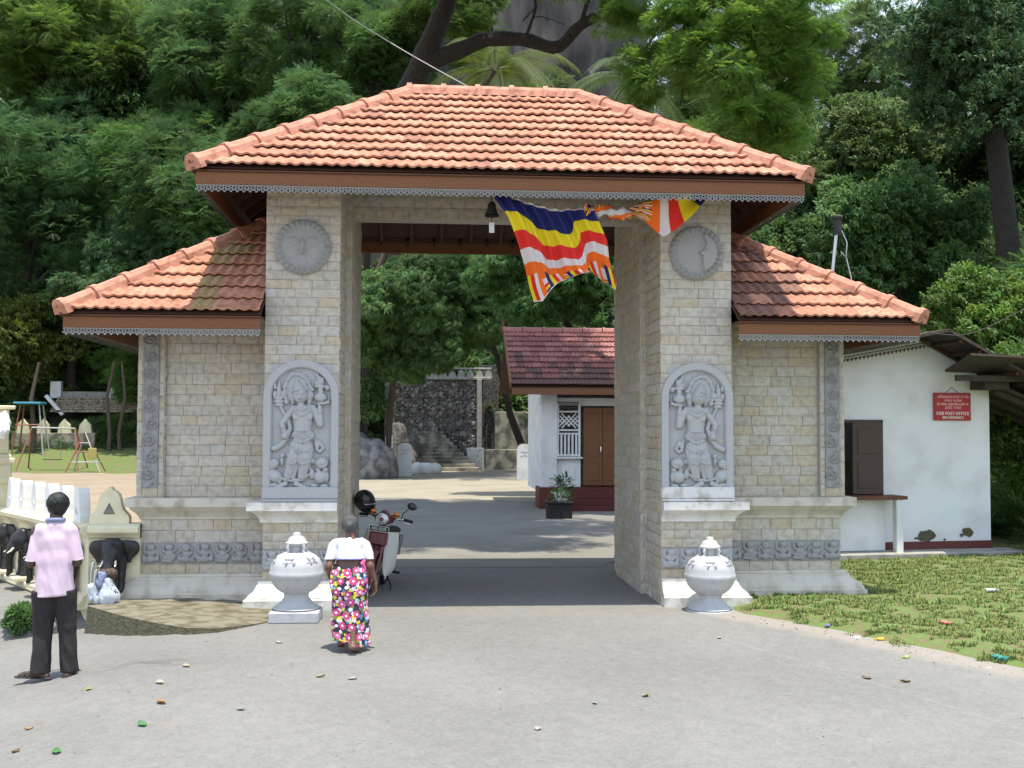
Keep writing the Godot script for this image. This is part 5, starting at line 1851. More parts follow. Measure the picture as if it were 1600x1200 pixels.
	put(wo, "skirt_knot", m.mesh(), mat("cloth_pink", L(0.62, 0.12, 0.28), 0.85))

# ---------------------------------------------------------------- neighbouring buildings
func words(parent: Node3D, called: String, text: String, height: float, material: Material, xf: Transform3D, bold := true) -> MeshInstance3D:
	var f := SystemFont.new()
	f.font_names = PackedStringArray(["Droid Sans"])
	f.font_weight = 700 if bold else 400
	var t := TextMesh.new()
	t.text = text
	t.font = f
	t.font_size = 32
	t.pixel_size = height / 24.0
	t.depth = 0.003
	return put(parent, called, t, material, xf)

func slab(m: MB, a: Vector3, b: Vector3, c: Vector3, d: Vector3, th: float) -> void:
	# a flat sheet with thickness; a, b, c, d counter-clockwise from above
	var n := (b - a).cross(d - a).normalized() * th
	m.quad(a, b, c, d)
	m.quad(d - n, c - n, b - n, a - n)
	m.quad(a - n, b - n, b, a)
	m.quad(b - n, c - n, c, b)
	m.quad(c - n, d - n, d, c)
	m.quad(d - n, a - n, a, d)

func blob(m: MB, o: Vector2, r: float, sd: float, z: float) -> void:
	var pts := []
	for k in 30:
		var a := TAU * k / 30.0
		var q := r * (0.8 + 0.1 * sin(a * 2.0 + sd) + 0.07 * sin(a * 5.0 + sd * 2.3) + 0.05 * sin(a * 11.0 + sd))
		pts.append(Vector3(o.x + q * cos(a) * 1.15, o.y + q * sin(a) * 0.8, z))
	m.face(pts)

func sign_picture() -> ImageTexture:
	# red board with rows of round Sinhala and Tamil letters
	var w := 288
	var h := 192
	var img := Image.create(w, h, false, Image.FORMAT_RGB8)
	img.fill(Color(0.66, 0.16, 0.19))
	var r := RandomNumberGenerator.new()
	r.seed = 40
	var ink := Color(0.86, 0.74, 0.68)
	var dot := func(x: float, y: float):
		for j in 2:
			for i in 2:
				img.set_pixel(clampi(int(x) + i, 0, w - 1), clampi(int(y) + j, 0, h - 1), ink)
	var arc := func(cx: float, cy: float, rx: float, ry: float, a0: float, a1: float):
		for k in 40:
			var a := lerpf(a0, a1, k / 39.0)
			dot.call(cx + rx * cos(a), cy + ry * sin(a))
	for row in [[22, 20, 266, 9], [48, 78, 214, 10], [77, 16, 272, 8], [103, 80, 206, 10]]:
		var x: float = row[1]
		while x < row[2]:
			var rr: float = row[3] * r.randf_range(0.75, 1.0)
			var a0 := r.randf() * TAU
			arc.call(x + rr * 0.7, row[0], rr * 0.7, rr, a0, a0 + r.randf_range(4.0, 6.2))
			arc.call(x + rr * 0.7, row[0] + rr * 0.2, rr * 0.35, rr * 0.4, a0 + 2.0, a0 + 6.5)
			if r.randf() < 0.35:
				arc.call(x + rr * 0.9, row[0] - rr * 1.1, rr * 0.5, rr * 0.35, PI, TAU)
			x += rr * 1.75
			if r.randf() < 0.1:
				x += 9
	return ImageTexture.create_from_image(img)

func build_post_office() -> void:
	var po := thing("post_office", "white washed post office with brown shutter, counter and red skirting", "building", Vector3(6.07, 0, -4.53), 0.1357)
	var m := MB.new()
	# the wall round the window opening, the other walls of the room
	m.prism(PackedVector2Array([Vector2(0.74, -0.1), Vector2(2.855, -0.1), Vector2(2.855, 3.02), Vector2(2.57, 3.24), Vector2(1.51, 3.8), Vector2(0.74, 3.66)]), -0.25, 0.0)
	m.prism(PackedVector2Array([Vector2(-0.66, 2.38), Vector2(0.74, 2.38), Vector2(0.74, 3.66), Vector2(-0.66, 3.39)]), -0.25, 0.0)
	m.prism(PackedVector2Array([Vector2(-0.66, -0.1), Vector2(0.74, -0.1), Vector2(0.74, 1.1), Vector2(-0.66, 1.1)]), -0.25, 0.0)
	m.prism(PackedVector2Array([Vector2(-1.4, -0.1), Vector2(-0.66, -0.1), Vector2(-0.66, 3.39), Vector2(-1.4, 3.24)]), -0.25, 0.0)
	m.box(Vector3(2.735, 1.45, -2.6), Vector3(0.21, 3.05, 4.7))
	m.box(Vector3(-1.3, 1.45, -2.6), Vector3(0.2, 3.05, 4.7))
	m.box(Vector3(0.72, 1.5, -5.0), Vector3(4.2, 3.2, 0.2))
	put(po, "gable_wall", m.mesh(), M.white_paint)
	m = MB.new()
	m.box(Vector3(0.3, 0.24, 0.012), Vector3(5.16, 0.13, 0.03), 0.006)
	put(po, "skirting", m.mesh(), M.red_oxide)
	m = MB.new()
	m.box(Vector3(0.4, -0.02, 0.28), Vector3(5.5, 0.39, 0.62), 0.015)
	put(po, "plinth", m.mesh(), M.concrete)
	var win := node(po, "window")
	m = MB.new()
	for e in [[0.75, 1.74, 0.05, 1.3], [-0.68, 1.74, 0.05, 1.3]]:
		m.box(Vector3(e[0], e[1], 0.02), Vector3(e[2], e[3], 0.06), 0.006)
	m.box(Vector3(0.04, 2.37, 0.02), Vector3(1.48, 0.05, 0.06), 0.006)
	put(win, "frame", m.mesh(), M.shutter)
	m = MB.new()
	m.box(Vector3(0.465, 1.74, 0.035), Vector3(0.53, 1.22, 0.035), 0.006)
	for y in [1.45, 2.04]:
		m.box(Vector3(0.47, y, 0.056), Vector3(0.36, 0.44, 0.016), 0.007)
	put(win, "shutter", m.mesh(), M.shutter)
	m = MB.new()
	m.box(Vector3(0.03, 1.085, 0.22), Vector3(1.92, 0.06, 0.46), 0.012)
	put(po, "counter", m.mesh(), M.brown_paint)
	m = MB.new()
	m.box(Vector3(0.85, 0.6, 0.36), Vector3(0.13, 0.94, 0.13), 0.012)
	put(po, "counter_post", m.mesh(), M.white_paint)
	m = MB.new()
	m.box(Vector3(-0.03, 0.62, 0.1), Vector3(1.5, 0.88, 0.17), 0.012)
	put(po, "counter_wall", m.mesh(), M.white_paint)
	m = MB.new()
	blob(m, Vector2(1.6, 0.4), 0.17, 1.0, 0.006)
	blob(m, Vector2(1.4, 0.36), 0.03, 2.0, 0.006)
	blob(m, Vector2(2.4, 0.45), 0.12, 3.4, 0.006)
	blob(m, Vector2(2.28, 0.4), 0.045, 4.4, 0.006)
	blob(m, Vector2(1.95, 0.33), 0.03, 5.4, 0.006)
	put(po, "bare_patch", m.mesh(), M.dark_kerb)
	# roof
	var rf := node(po, "roof")
	m = MB.new()
	slab(m, Vector3(1.48, 3.9, 0.95), Vector3(4.1, 2.62, 0.95), Vector3(4.1, 2.62, -5.0), Vector3(1.48, 3.9, -5.0), 0.05)
	slab(m, Vector3(-1.6, 3.28, 0.95), Vector3(1.48, 3.9, 0.95), Vector3(1.48, 3.9, -5.2), Vector3(-1.6, 3.28, -5.2), 0.05)
	put(rf, "roof_sheet", m.mesh(), M.old_wood)
	for k in 7:
		m = MB.new()
		var f := (k + 0.5) / 7.0
		m.box(Vector3(lerpf(1.55, 4.0, f), lerpf(3.78, 2.58, f), -0.1), Vector3(0.06, 0.06, 2.0), 0.006)
		put(rf, "purlin", m.mesh(), M.dark_wood)
	m = MB.new()
	m.x = Transform3D(Basis(Vector3.BACK, -0.454), Vector3(2.79, 3.2, 0.07))
	m.box(Vector3.ZERO, Vector3(2.95, 0.14, 0.06), 0.008)
	put(rf, "barge_board", m.mesh(), M.dark_wood)
	m = MB.new()
	slab(m, Vector3(1.62, 3.47, 1.3), Vector3(5.6, 3.36, 1.3), Vector3(5.6, 3.2, 0.15), Vector3(1.9, 3.26, 0.15), 0.035)
	put(rf, "canopy_sheet", m.mesh(), M.old_wood)
	m = MB.new()
	m.box(Vector3(3.5, 3.1, 0.62), Vector3(3.4, 0.1, 0.09), 0.008)
	m.box(Vector3(2.66, 3.0, 0.3), Vector3(0.5, 0.16, 0.4), 0.01)
	put(rf, "canopy_beam", m.mesh(), M.old_wood)
	m = MB.new()
	slab(m, Vector3(2.75, 3.02, 0.4), Vector3(5.8, 1.9, 0.4), Vector3(5.8, 1.9, -4.5), Vector3(2.75, 3.02, -4.5), 0.05)
	put(rf, "lean_to_sheet", m.mesh(), M.old_wood)
	for k in 4:
		m = MB.new()
		m.x = Transform3D(Basis(Vector3.BACK, -0.352), Vector3(4.2, 2.38, 0.25 - k * 0.6))
		m.box(Vector3.ZERO, Vector3(3.0, 0.09, 0.06), 0.006)
		put(rf, "rafter", m.mesh(), M.old_wood)
	m = MB.new()
	lace(m, Vector3(-1.2, 3.25, 0.5), Vector3(1.4, 3.72, 0.5), 0.1)
	put(rf, "lace_valance", m.mesh(), M.shutter)
	# the red sign hung on the wall
	var sg := thing("post_office_sign", "red painted board lettered in white, hung on the post office wall", "sign", po.transform * Vector3(2.112, 2.63, 0.03), 0.1357)
	m = MB.new()
	m.box(Vector3.ZERO, Vector3(0.715, 0.48, 0.024), 0.005)
	put(sg, "board", m.mesh(), M.red_sign)
	m = MB.new()
	m.quad(Vector3(-0.34, -0.225, 0.015), Vector3(0.34, -0.225, 0.015), Vector3(0.34, 0.225, 0.015), Vector3(-0.34, 0.225, 0.015))
	var sm := mat("sign_print", L(1, 1, 1), 0.6)
	sm.albedo_texture = sign_picture()
	put(sg, "print", m.mesh(), sm)
	words(sg, "lettering", "SUB POST OFFICE", 0.058, M.sign_ink, Transform3D(Basis.IDENTITY, Vector3(0.0, -0.118, 0.017)))
	words(sg, "lettering", "MULGIRIGALA", 0.045, M.sign_ink, Transform3D(Basis.IDENTITY, Vector3(0.0, -0.188, 0.017)))
	m = MB.new()
	m.tube([Vector3(-0.13, 0.24, 0.0), Vector3(0, 0.335, -0.01), Vector3(0.13, 0.24, 0.0)], 0.004, 5)
	put(sg, "hanging_wire", m.mesh(), M.rubber)

func barred_wall(parent: Node3D, o: Vector3, n: int, size: Vector3, gap: float, called: String, material: Material) -> void:
	for k in n:
		var m := MB.new()
		m.box(o + Vector3(k * gap, 0, 0), size, 0.004)
		put(parent, called, m.mesh(), material)

func stones(m: MB, x0: float, x1: float, y0: float, y1: float, z: float, count: int, r0: float, r1: float) -> void:
	for k in count:
		var r := rng.randf_range(r0, r1)
		var g := rng.randf_range(0.12, 0.42)
		m.c = Color(g, g * 0.96, g * 0.86)
		m.x = Transform3D(Basis(Vector3.BACK, rng.randf() * 3.0) * Basis.from_scale(Vector3(r * rng.randf_range(0.8, 1.4), r * rng.randf_range(0.6, 1.0), 0.09)), Vector3(rng.randf_range(x0, x1), rng.randf_range(y0, y1), z))
		m.ball(Vector3.ZERO, Vector3.ONE, 7, 5)
	m.x = Transform3D.IDENTITY

func build_back_yard() -> void:
	# small office with a red tiled roof
	var of := thing("office_building", "small white office with red tiled roof, lattice window and wooden door", "building", Vector3(0, 0, 0))
	var m := MB.new()
	m.box(Vector3(2.46, 1.9, -17.4), Vector3(0.46, 2.9, 0.4), 0.01)
	m.box(Vector3(3.02, 1.03, -17.45), Vector3(0.7, 0.9, 0.26), 0.008)
	m.box(Vector3(6.85, 1.9, -17.45), Vector3(4.5, 2.9, 0.26))
	m.box(Vector3(2.36, 1.9, -19.4), Vector3(0.25, 2.9, 3.8))
	m.box(Vector3(4.0, 3.0, -17.46), Vector3(3.6, 0.22, 0.24))
	put(of, "wall", m.mesh(), M.white_paint)
	m = MB.new()
	m.prism(PackedVector2Array([Vector2(-1.9, 3.1), Vector2(1.9, 3.1), Vector2(0, 4.9)]), -0.1, 0.1)
	for i in m.v.size():
		m.v[i] = Vector3(2.36 + m.v[i].z, m.v[i].y, -19.2 + m.v[i].x)
	put(of, "gable", m.mesh(), M.white_paint)
	m = MB.new()
	m.box(Vector3(5.7, 1.9, -21.2), Vector3(6.9, 2.9, 0.25))
	m.box(Vector3(9.0, 1.9, -19.3), Vector3(0.25, 2.9, 3.9))
	m.box(Vector3(5.7, 3.3, -19.3), Vector3(6.9, 0.06, 3.9))
	put(of, "back_walls", m.mesh(), M.white_paint)
	var win := node(of, "window")
	m = MB.new()
	for e in [[2.72, 2.2, 0.06, 1.5], [3.33, 2.2, 0.06, 1.5]]:
		m.box(Vector3(e[0], e[1], -17.3), Vector3(e[2], e[3], 0.08), 0.006)
	for y in [1.5, 2.1, 2.2, 2.72]:
		m.box(Vector3(3.02, y, -17.3), Vector3(0.6, 0.05, 0.07), 0.006)
	put(win, "frame", m.mesh(), M.white_paint)
	m = MB.new()
	for k in 5:
		for sg in [-1.0, 1.0]:
			m.x = Transform3D(Basis(Vector3.BACK, sg * PI / 4), Vector3(3.03 + (k - 2) * 0.12, 2.46, -17.29 + sg * 0.006))
			m.box(Vector3.ZERO, Vector3(0.035, 0.58 - absf(k - 2) * 0.16, 0.012))
	put(win, "lattice", m.mesh(), M.white_paint)
	barred_wall(win, Vector3(2.82, 1.8, -17.3), 5, Vector3(0.055, 0.55, 0.05), 0.105, "baluster", M.white_paint)
	m = MB.new()
	m.box(Vector3(3.03, 1.42, -17.27), Vector3(0.78, 0.05, 0.2), 0.01)
	put(win, "sill", m.mesh(), M.white_paint)
	m = MB.new()
	m.box(Vector3(3.02, 1.0, -17.31), Vector3(0.42, 0.38, 0.03), 0.012)
	put(of, "wall_panel", m.mesh(), M.white_paint)
	m = MB.new()
	for y in 5:
		m.box(Vector3(3.0, 2.8 + y * 0.045, -17.33), Vector3(0.6, 0.02, 0.06))
	put(win, "louvre", m.mesh(), M.shutter)
	for k in 2:
		var d := node(of, "door", Transform3D(Basis.IDENTITY, Vector3(3.72 + k * 0.56, 0.62, -17.36)))
		m = MB.new()
		m.box(Vector3(0, 1.12, 0), Vector3(0.545, 2.2, 0.05), 0.006)
		for y in [0.4, 1.1, 1.8]:
			m.box(Vector3(0, y, 0.03), Vector3(0.36, 0.5, 0.02), 0.009)
		put(d, "door_leaf", m.mesh(), M.door_wood)
		if k == 0:
			m = MB.new()
			m.tube([Vector3(0.22, 1.12, 0.03), Vector3(0.22, 1.12, 0.09), Vector3(0.22, 0.98, 0.09)], 0.012, 6)
			put(d, "handle", m.mesh(), M.chrome)
	m = MB.new()
	m.box(Vector3(5.0, 0.3, -17.4), Vector3(5.7, 0.62, 1.1), 0.012)
	put(of, "floor_platform", m.mesh(), M.red_oxide)
	for k in 3:
		m = MB.new()
		m.box(Vector3(4.4, 0.235 - k * 0.155 + 0.155, -16.72 + k * 0.3), Vector3(3.1, 0.155, 0.34), 0.01)
		put(of, "step", m.mesh(), M.red_oxide)
	# its roof
	var rf := node(of, "roof")
	var pile := MB.new()
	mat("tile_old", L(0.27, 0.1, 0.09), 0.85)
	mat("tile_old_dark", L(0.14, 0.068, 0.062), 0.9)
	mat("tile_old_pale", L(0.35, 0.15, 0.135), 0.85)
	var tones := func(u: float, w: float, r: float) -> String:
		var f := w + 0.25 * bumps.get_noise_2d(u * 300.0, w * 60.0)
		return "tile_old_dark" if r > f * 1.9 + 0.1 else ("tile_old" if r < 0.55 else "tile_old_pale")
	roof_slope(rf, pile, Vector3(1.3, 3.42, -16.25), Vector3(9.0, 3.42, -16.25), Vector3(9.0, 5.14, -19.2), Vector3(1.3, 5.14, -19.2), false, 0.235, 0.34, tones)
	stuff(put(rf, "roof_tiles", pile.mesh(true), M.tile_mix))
	m = MB.new()
	slab(m, Vector3(1.34, 3.38, -16.3), Vector3(9.0, 3.38, -16.3), Vector3(9.0, 5.1, -19.2), Vector3(1.34, 5.1, -19.2), 0.04)
	slab(m, Vector3(9.0, 3.38, -22.1), Vector3(1.34, 3.38, -22.1), Vector3(1.34, 5.1, -19.2), Vector3(9.0, 5.1, -19.2), 0.04)
	put(rf, "roof_boards", m.mesh(), M.dark_wood)
	for k in 12:
		m = MB.new()
		m.tube([Vector3(1.28 + k * 0.6, 5.15, -19.2), Vector3(1.86 + k * 0.6, 5.15, -19.2)], 0.12, 8)
		m.tube([Vector3(1.28 + k * 0.6, 5.15, -19.2), Vector3(1.36 + k * 0.6, 5.15, -19.2)], 0.14, 8)
		put(rf, "ridge_tile", m.mesh(), M.tile_old_pale)
	m = MB.new()
	m.box(Vector3(5.2, 3.27, -16.34), Vector3(7.7, 0.2, 0.04), 0.006)
	m.x = Transform3D(Basis(Vector3.RIGHT, 0.528), Vector3(1.32, 4.24, -17.75))
	m.box(Vector3.ZERO, Vector3(0.05, 0.2, 3.4), 0.006)
	m.x = Transform3D.IDENTITY
	put(rf, "fascia_board", m.mesh(), M.door_wood)
	m = MB.new()
	m.tube([Vector3(1.3, 5.15, -19.2), Vector3(1.3, 5.4, -19.2), Vector3(1.24, 5.55, -19.2)], [0.05, 0.035, 0.01], 6)
	put(rf, "finial", m.mesh(), M.brown_paint)
	# white stones at the end of the drive
	for e in [[3.34, -35.2, "white rounded gate post with scribbles beside the low white wall"], [-2.02, -39.3, "white rounded gate post beside the white painted rock"]]:
		var p := thing("white_post", e[2], "post", Vector3(e[0], 0, e[1]), 0.0)
		m = MB.new()
		var arch := PackedVector2Array([Vector2(-0.34, -0.1), Vector2(0.34, -0.1), Vector2(0.34, 1.38)])
		for k in 9:
			arch.append(Vector2(0.34 * cos(PI * k / 8.0), 1.38 + 0.2 * sin(PI * k / 8.0)))
		arch.append(Vector2(-0.34, 1.38))
		m.prism(arch, -0.3, 0.0)
		put(p, "post_body", m.mesh(), M.white_paint)
		m = MB.new()
		var cap := []
		for k in 9:
			cap.append(Vector3(0.35 * cos(PI * k / 8.0), 1.39 + 0.205 * sin(PI * k / 8.0), -0.15))
		m.tube(cap, 0.03, 6)
		put(p, "dark_coping", m.mesh(), M.dark_kerb)
		m = MB.new()
		for k in 9:
			var a := Vector3(-0.2 + (k % 5) * 0.08, 1.22 - 0.16 * (k / 5), 0.004)
			m.tube([a, a + Vector3(0.03, 0.06 * sin(k * 2.0), 0), a + Vector3(0.06, 0.03 * cos(k * 3.0), 0)], 0.009, 4)
		put(p, "scribble", m.mesh(), M.plain_dark)
	var lw := thing("low_white_wall", "low white wall running behind the white office building", "wall", Vector3(3.68, 0, -35.3))
	m = MB.new()
	m.box(Vector3(2.2, 0.42, -0.15), Vector3(4.4, 0.95, 0.25), 0.02)
	put(lw, "wall_body", m.mesh(), M.white_paint)
	var rk := thing("white_rock", "whitewashed rock lying beside the left white post", "rock", Vector3(-0.95, 0, -42.0))
	m = MB.new()
	nets(m, [bone(Vector3(-0.5, 0.2, 0), Vector3(0.45, 0.22, 0), 0.36, 0.28), bone(Vector3(0.1, 0.35, 0), Vector3(0.3, 0.35, 0), 0.2, 0.2)], 0.08, 0.1, [], 0.1, 3.0)
	put(rk, "rock_body", m.mesh(), M.white_paint)
	var bo := thing("boulder", "large grey boulder behind the left pillar seen through the arch", "boulder", Vector3(-3.9, 0, -37.0))
	m = MB.new()
	nets(m, [bone(Vector3(-2.6, 0.6, -0.5), Vector3(0.5, 0.6, 0), 1.7, 1.05), bone(Vector3(-1.0, 1.4, -0.8), Vector3(0.2, 1.2, -0.3), 1.0, 0.7), bone(Vector3(0.4, 0.3, 0.2), Vector3(1.1, 0.2, 0), 0.7, 0.5)], 0.16, 0.4, [], 0.42, 1.4)
	put(bo, "boulder_body", m.mesh(), M.boulder)
	# retaining wall of rubble with white parapet, stairs
	var rw := thing("rubble_wall", "tall dark rubble retaining wall with white parapet behind the stairs", "wall", Vector3(0, 0, -50))
	m = MB.new()
	m.box(Vector3(-0.6, 2.5, -0.5), Vector3(5.6, 5.2, 0.9))
	put(rw, "wall_body", m.mesh(), M.rubble_dark)
	m = MB.new()
	stones(m, -3.2, 2.0, 3.0, 5.0, -0.04, 300, 0.07, 0.17)
	stones(m, -3.2, 2.0, 0.2, 3.0, -0.06, 190, 0.07, 0.2)
	var vm := mat("stone_mix", L(1, 1, 1), 0.95, "rockface", 0.9)
	vm.vertex_color_use_as_albedo = true
	stuff(put(rw, "stones", m.mesh(true), vm))
	m = MB.new()
	m.box(Vector3(-0.4, 5.14, -0.2), Vector3(6.2, 0.16, 0.7), 0.03)
	m.box(Vector3(-0.4, 5.72, -0.3), Vector3(6.2, 0.1, 0.2), 0.03)
	for k in 12:
		m.x = Transform3D(Basis.IDENTITY, Vector3(-3.2 + k * 0.52, 5.2, -0.3))
		m.prism(PackedVector2Array([Vector2(-0.24, 0), Vector2(0.24, 0), Vector2(0.16, 0.3), Vector2(0, 0.5), Vector2(-0.16, 0.3)]), -0.08, 0.08)
	m.x = Transform3D.IDENTITY
	m.box(Vector3(1.98, 2.6, 0.05), Vector3(0.28, 5.0, 0.4), 0.03)
	put(rw, "parapet", m.mesh(), M.concrete)
	var st := thing("stone_stairs", "worn stone stairs climbing to the left below the rubble wall", "stairs", Vector3(0, 0, -46))
	for k in 11:
		m = MB.new()
		var f := k / 10.0
		m.box(Vector3(lerpf(0.35, -0.85, f), 0.09 + k * 0.19, -k * 0.36), Vector3(lerpf(2.9, 1.5, f), 0.2, 0.5), 0.02)
		m.box(Vector3(lerpf(0.35, -0.85, f), 0.04 + k * 0.095, -k * 0.36 - 0.2), Vector3(lerpf(2.9, 1.5, f), 0.08 + k * 0.19, 0.3))
		put(st, "step", m.mesh(), M.old_wall)
	var sw := thing("stair_side_wall", "dark rubble side wall left of the stone stairs", "wall", Vector3(-2.3, 0, -44.5))
	m = MB.new()
	nets(m, [bone(Vector3(-0.2, 0.4, 0), Vector3(-0.2, 2.1, -0.3), 0.7, 0.5), bone(Vector3(0.3, 0.3, 0), Vector3(0.5, 1.6, -3), 0.4, 0.4)], 0.12, 0.2, [], 0.25, 3.0)
	put(sw, "wall_body", m.mesh(), M.rubble_dark)
	var gw := thing("old_parapet", "stained low parapet wall right of the stone stairs", "wall", Vector3(0, 0, -48))
	m = MB.new()
	m.box(Vector3(1.7, 0.6, 0), Vector3(0.95, 1.22, 0.5), 0.04)
	put(gw, "end_pier", m.mesh(), M.plaster_white)
	m = MB.new()
	m.box(Vector3(5.2, 0.55, -0.1), Vector3(6.0, 1.15, 0.4), 0.04)
	put(gw, "wall_body", m.mesh(), M.old_wall)
	var ow := thing("ochre_wall", "tall stained ochre plaster wall behind the low parapet", "wall", Vector3(0, 0, -50))
	m = MB.new()
	m.box(Vector3(6.4, 1.6, -0.2), Vector3(7.0, 3.3, 0.4), 0.03)
	put(ow, "wall_body", m.mesh(), M.old_wall)
	m = MB.new()
	m.box(Vector3(2.6, 3.0, -1.6), Vector3(1.2, 6.0, 0.3))
	put(ow, "recessed_wall", m.mesh(), M.rubble_dark)
	# potted plants before the office steps
	var p1 := thing("planter", "black tub of green plants at the corner of the office steps", "plant", Vector3(2.12, 0, -13.6))
	m = MB.new()
	m.box(Vector3(0.2, 0.2, 0), Vector3(0.62, 0.4, 0.4), 0.03)
	m.box(Vector3(0.2, 0.41, 0), Vector3(0.68, 0.04, 0.46), 0.012)
	put(p1, "tub", m.mesh(), M.rubber)
	var p2 := thing("planter", "taller potted plant in a white pot on the office step", "plant", Vector3(2.62, 0.0, -15.6))
	m = MB.new()
	m.lathe([Vector2(0.0, 0.15), Vector2(0.13, 0.15), Vector2(0.19, 0.5), Vector2(0.21, 0.5), Vector2(0.21, 0.55), Vector2(0.17, 0.55), Vector2(0.16, 0.5), Vector2(0, 0.5)], 16)
	put(p2, "pot", m.mesh(), M.white_paint)
	plant_leaves(p1, Vector3(0.2, 0.42, 0), Vector3(0.36, 0.32, 0.22), 90, 0.16)
	plant_leaves(p2, Vector3(0, 0.55, 0), Vector3(0.34, 0.5, 0.3), 110, 0.2)

func leaf_mesh(w: float, droop: float) -> ArrayMesh:
	var m := MB.new()
	var a := Vector3.ZERO
	var c := Vector3(0, -droop * 0.3, 0.5)
	var d := Vector3(0, -droop, 1.0)
	var l := m.p(Vector3(-w, 0.05 - droop * 0.25, 0.45))
	var r := m.p(Vector3(w, 0.05 - droop * 0.25, 0.45))
	var i0 := m.p(a)
	var i1 := m.p(c)
	var i2 := m.p(d)
	m.tri(i0, i1, l)
	m.tri(i1, i2, l)
	m.tri(i0, r, i1)
	m.tri(i1, r, i2)
	return m.mesh()

func leaf_material() -> StandardMaterial3D:
	if not M.has("leaf"):
		var lm := mat("leaf", L(0.86, 1, 1.15), 0.5)
		lm.vertex_color_use_as_albedo = true
		lm.backlight_enabled = true
		lm.backlight = Color(1.0, 1.0, 1.0)
	return M.leaf

func plant_leaves(o: Node3D, at: Vector3, r: Vector3, n: int, size: float) -> void:
	var spots := []
	for k in n:
		var d := Vector3(rng.randfn(), absf(rng.randfn()) * 0.8 + 0.1, rng.randfn()).normalized()
		var p := at + d * r * rng.randf_range(0.35, 1.0)
		var b := Basis.looking_at(-(d + Vector3(rng.randfn(), rng.randfn(), rng.randfn()) * 0.4), Vector3(0.1, 1, 0.05)).scaled(Vector3.ONE * size * rng.randf_range(0.6, 1.2))
		var t := rng.randf_range(0.7, 1.3)
		spots.append([Transform3D(b, p), Color(0.06 * t, 0.12 * t, 0.035 * t)])
	stuff(copies("leaves", o, leaf_mesh(0.22, 0.3), leaf_material(), spots))
	var m := MB.new()
	for k in 7:
		m.tube([at - Vector3(0, 0.05, 0), at + Vector3(cos(k) * r.x * 0.5, r.y * 0.7, sin(k) * r.z * 0.5)], 0.008, 5)
	put(o, "stem", m.mesh(), M.bark)

func rod(parent: Node3D, called: String, pts: Array, r: float, c: Material) -> void:
	var m := MB.new()
	m.tube(pts, r, 6)
	put(parent, called, m.mesh(), c)

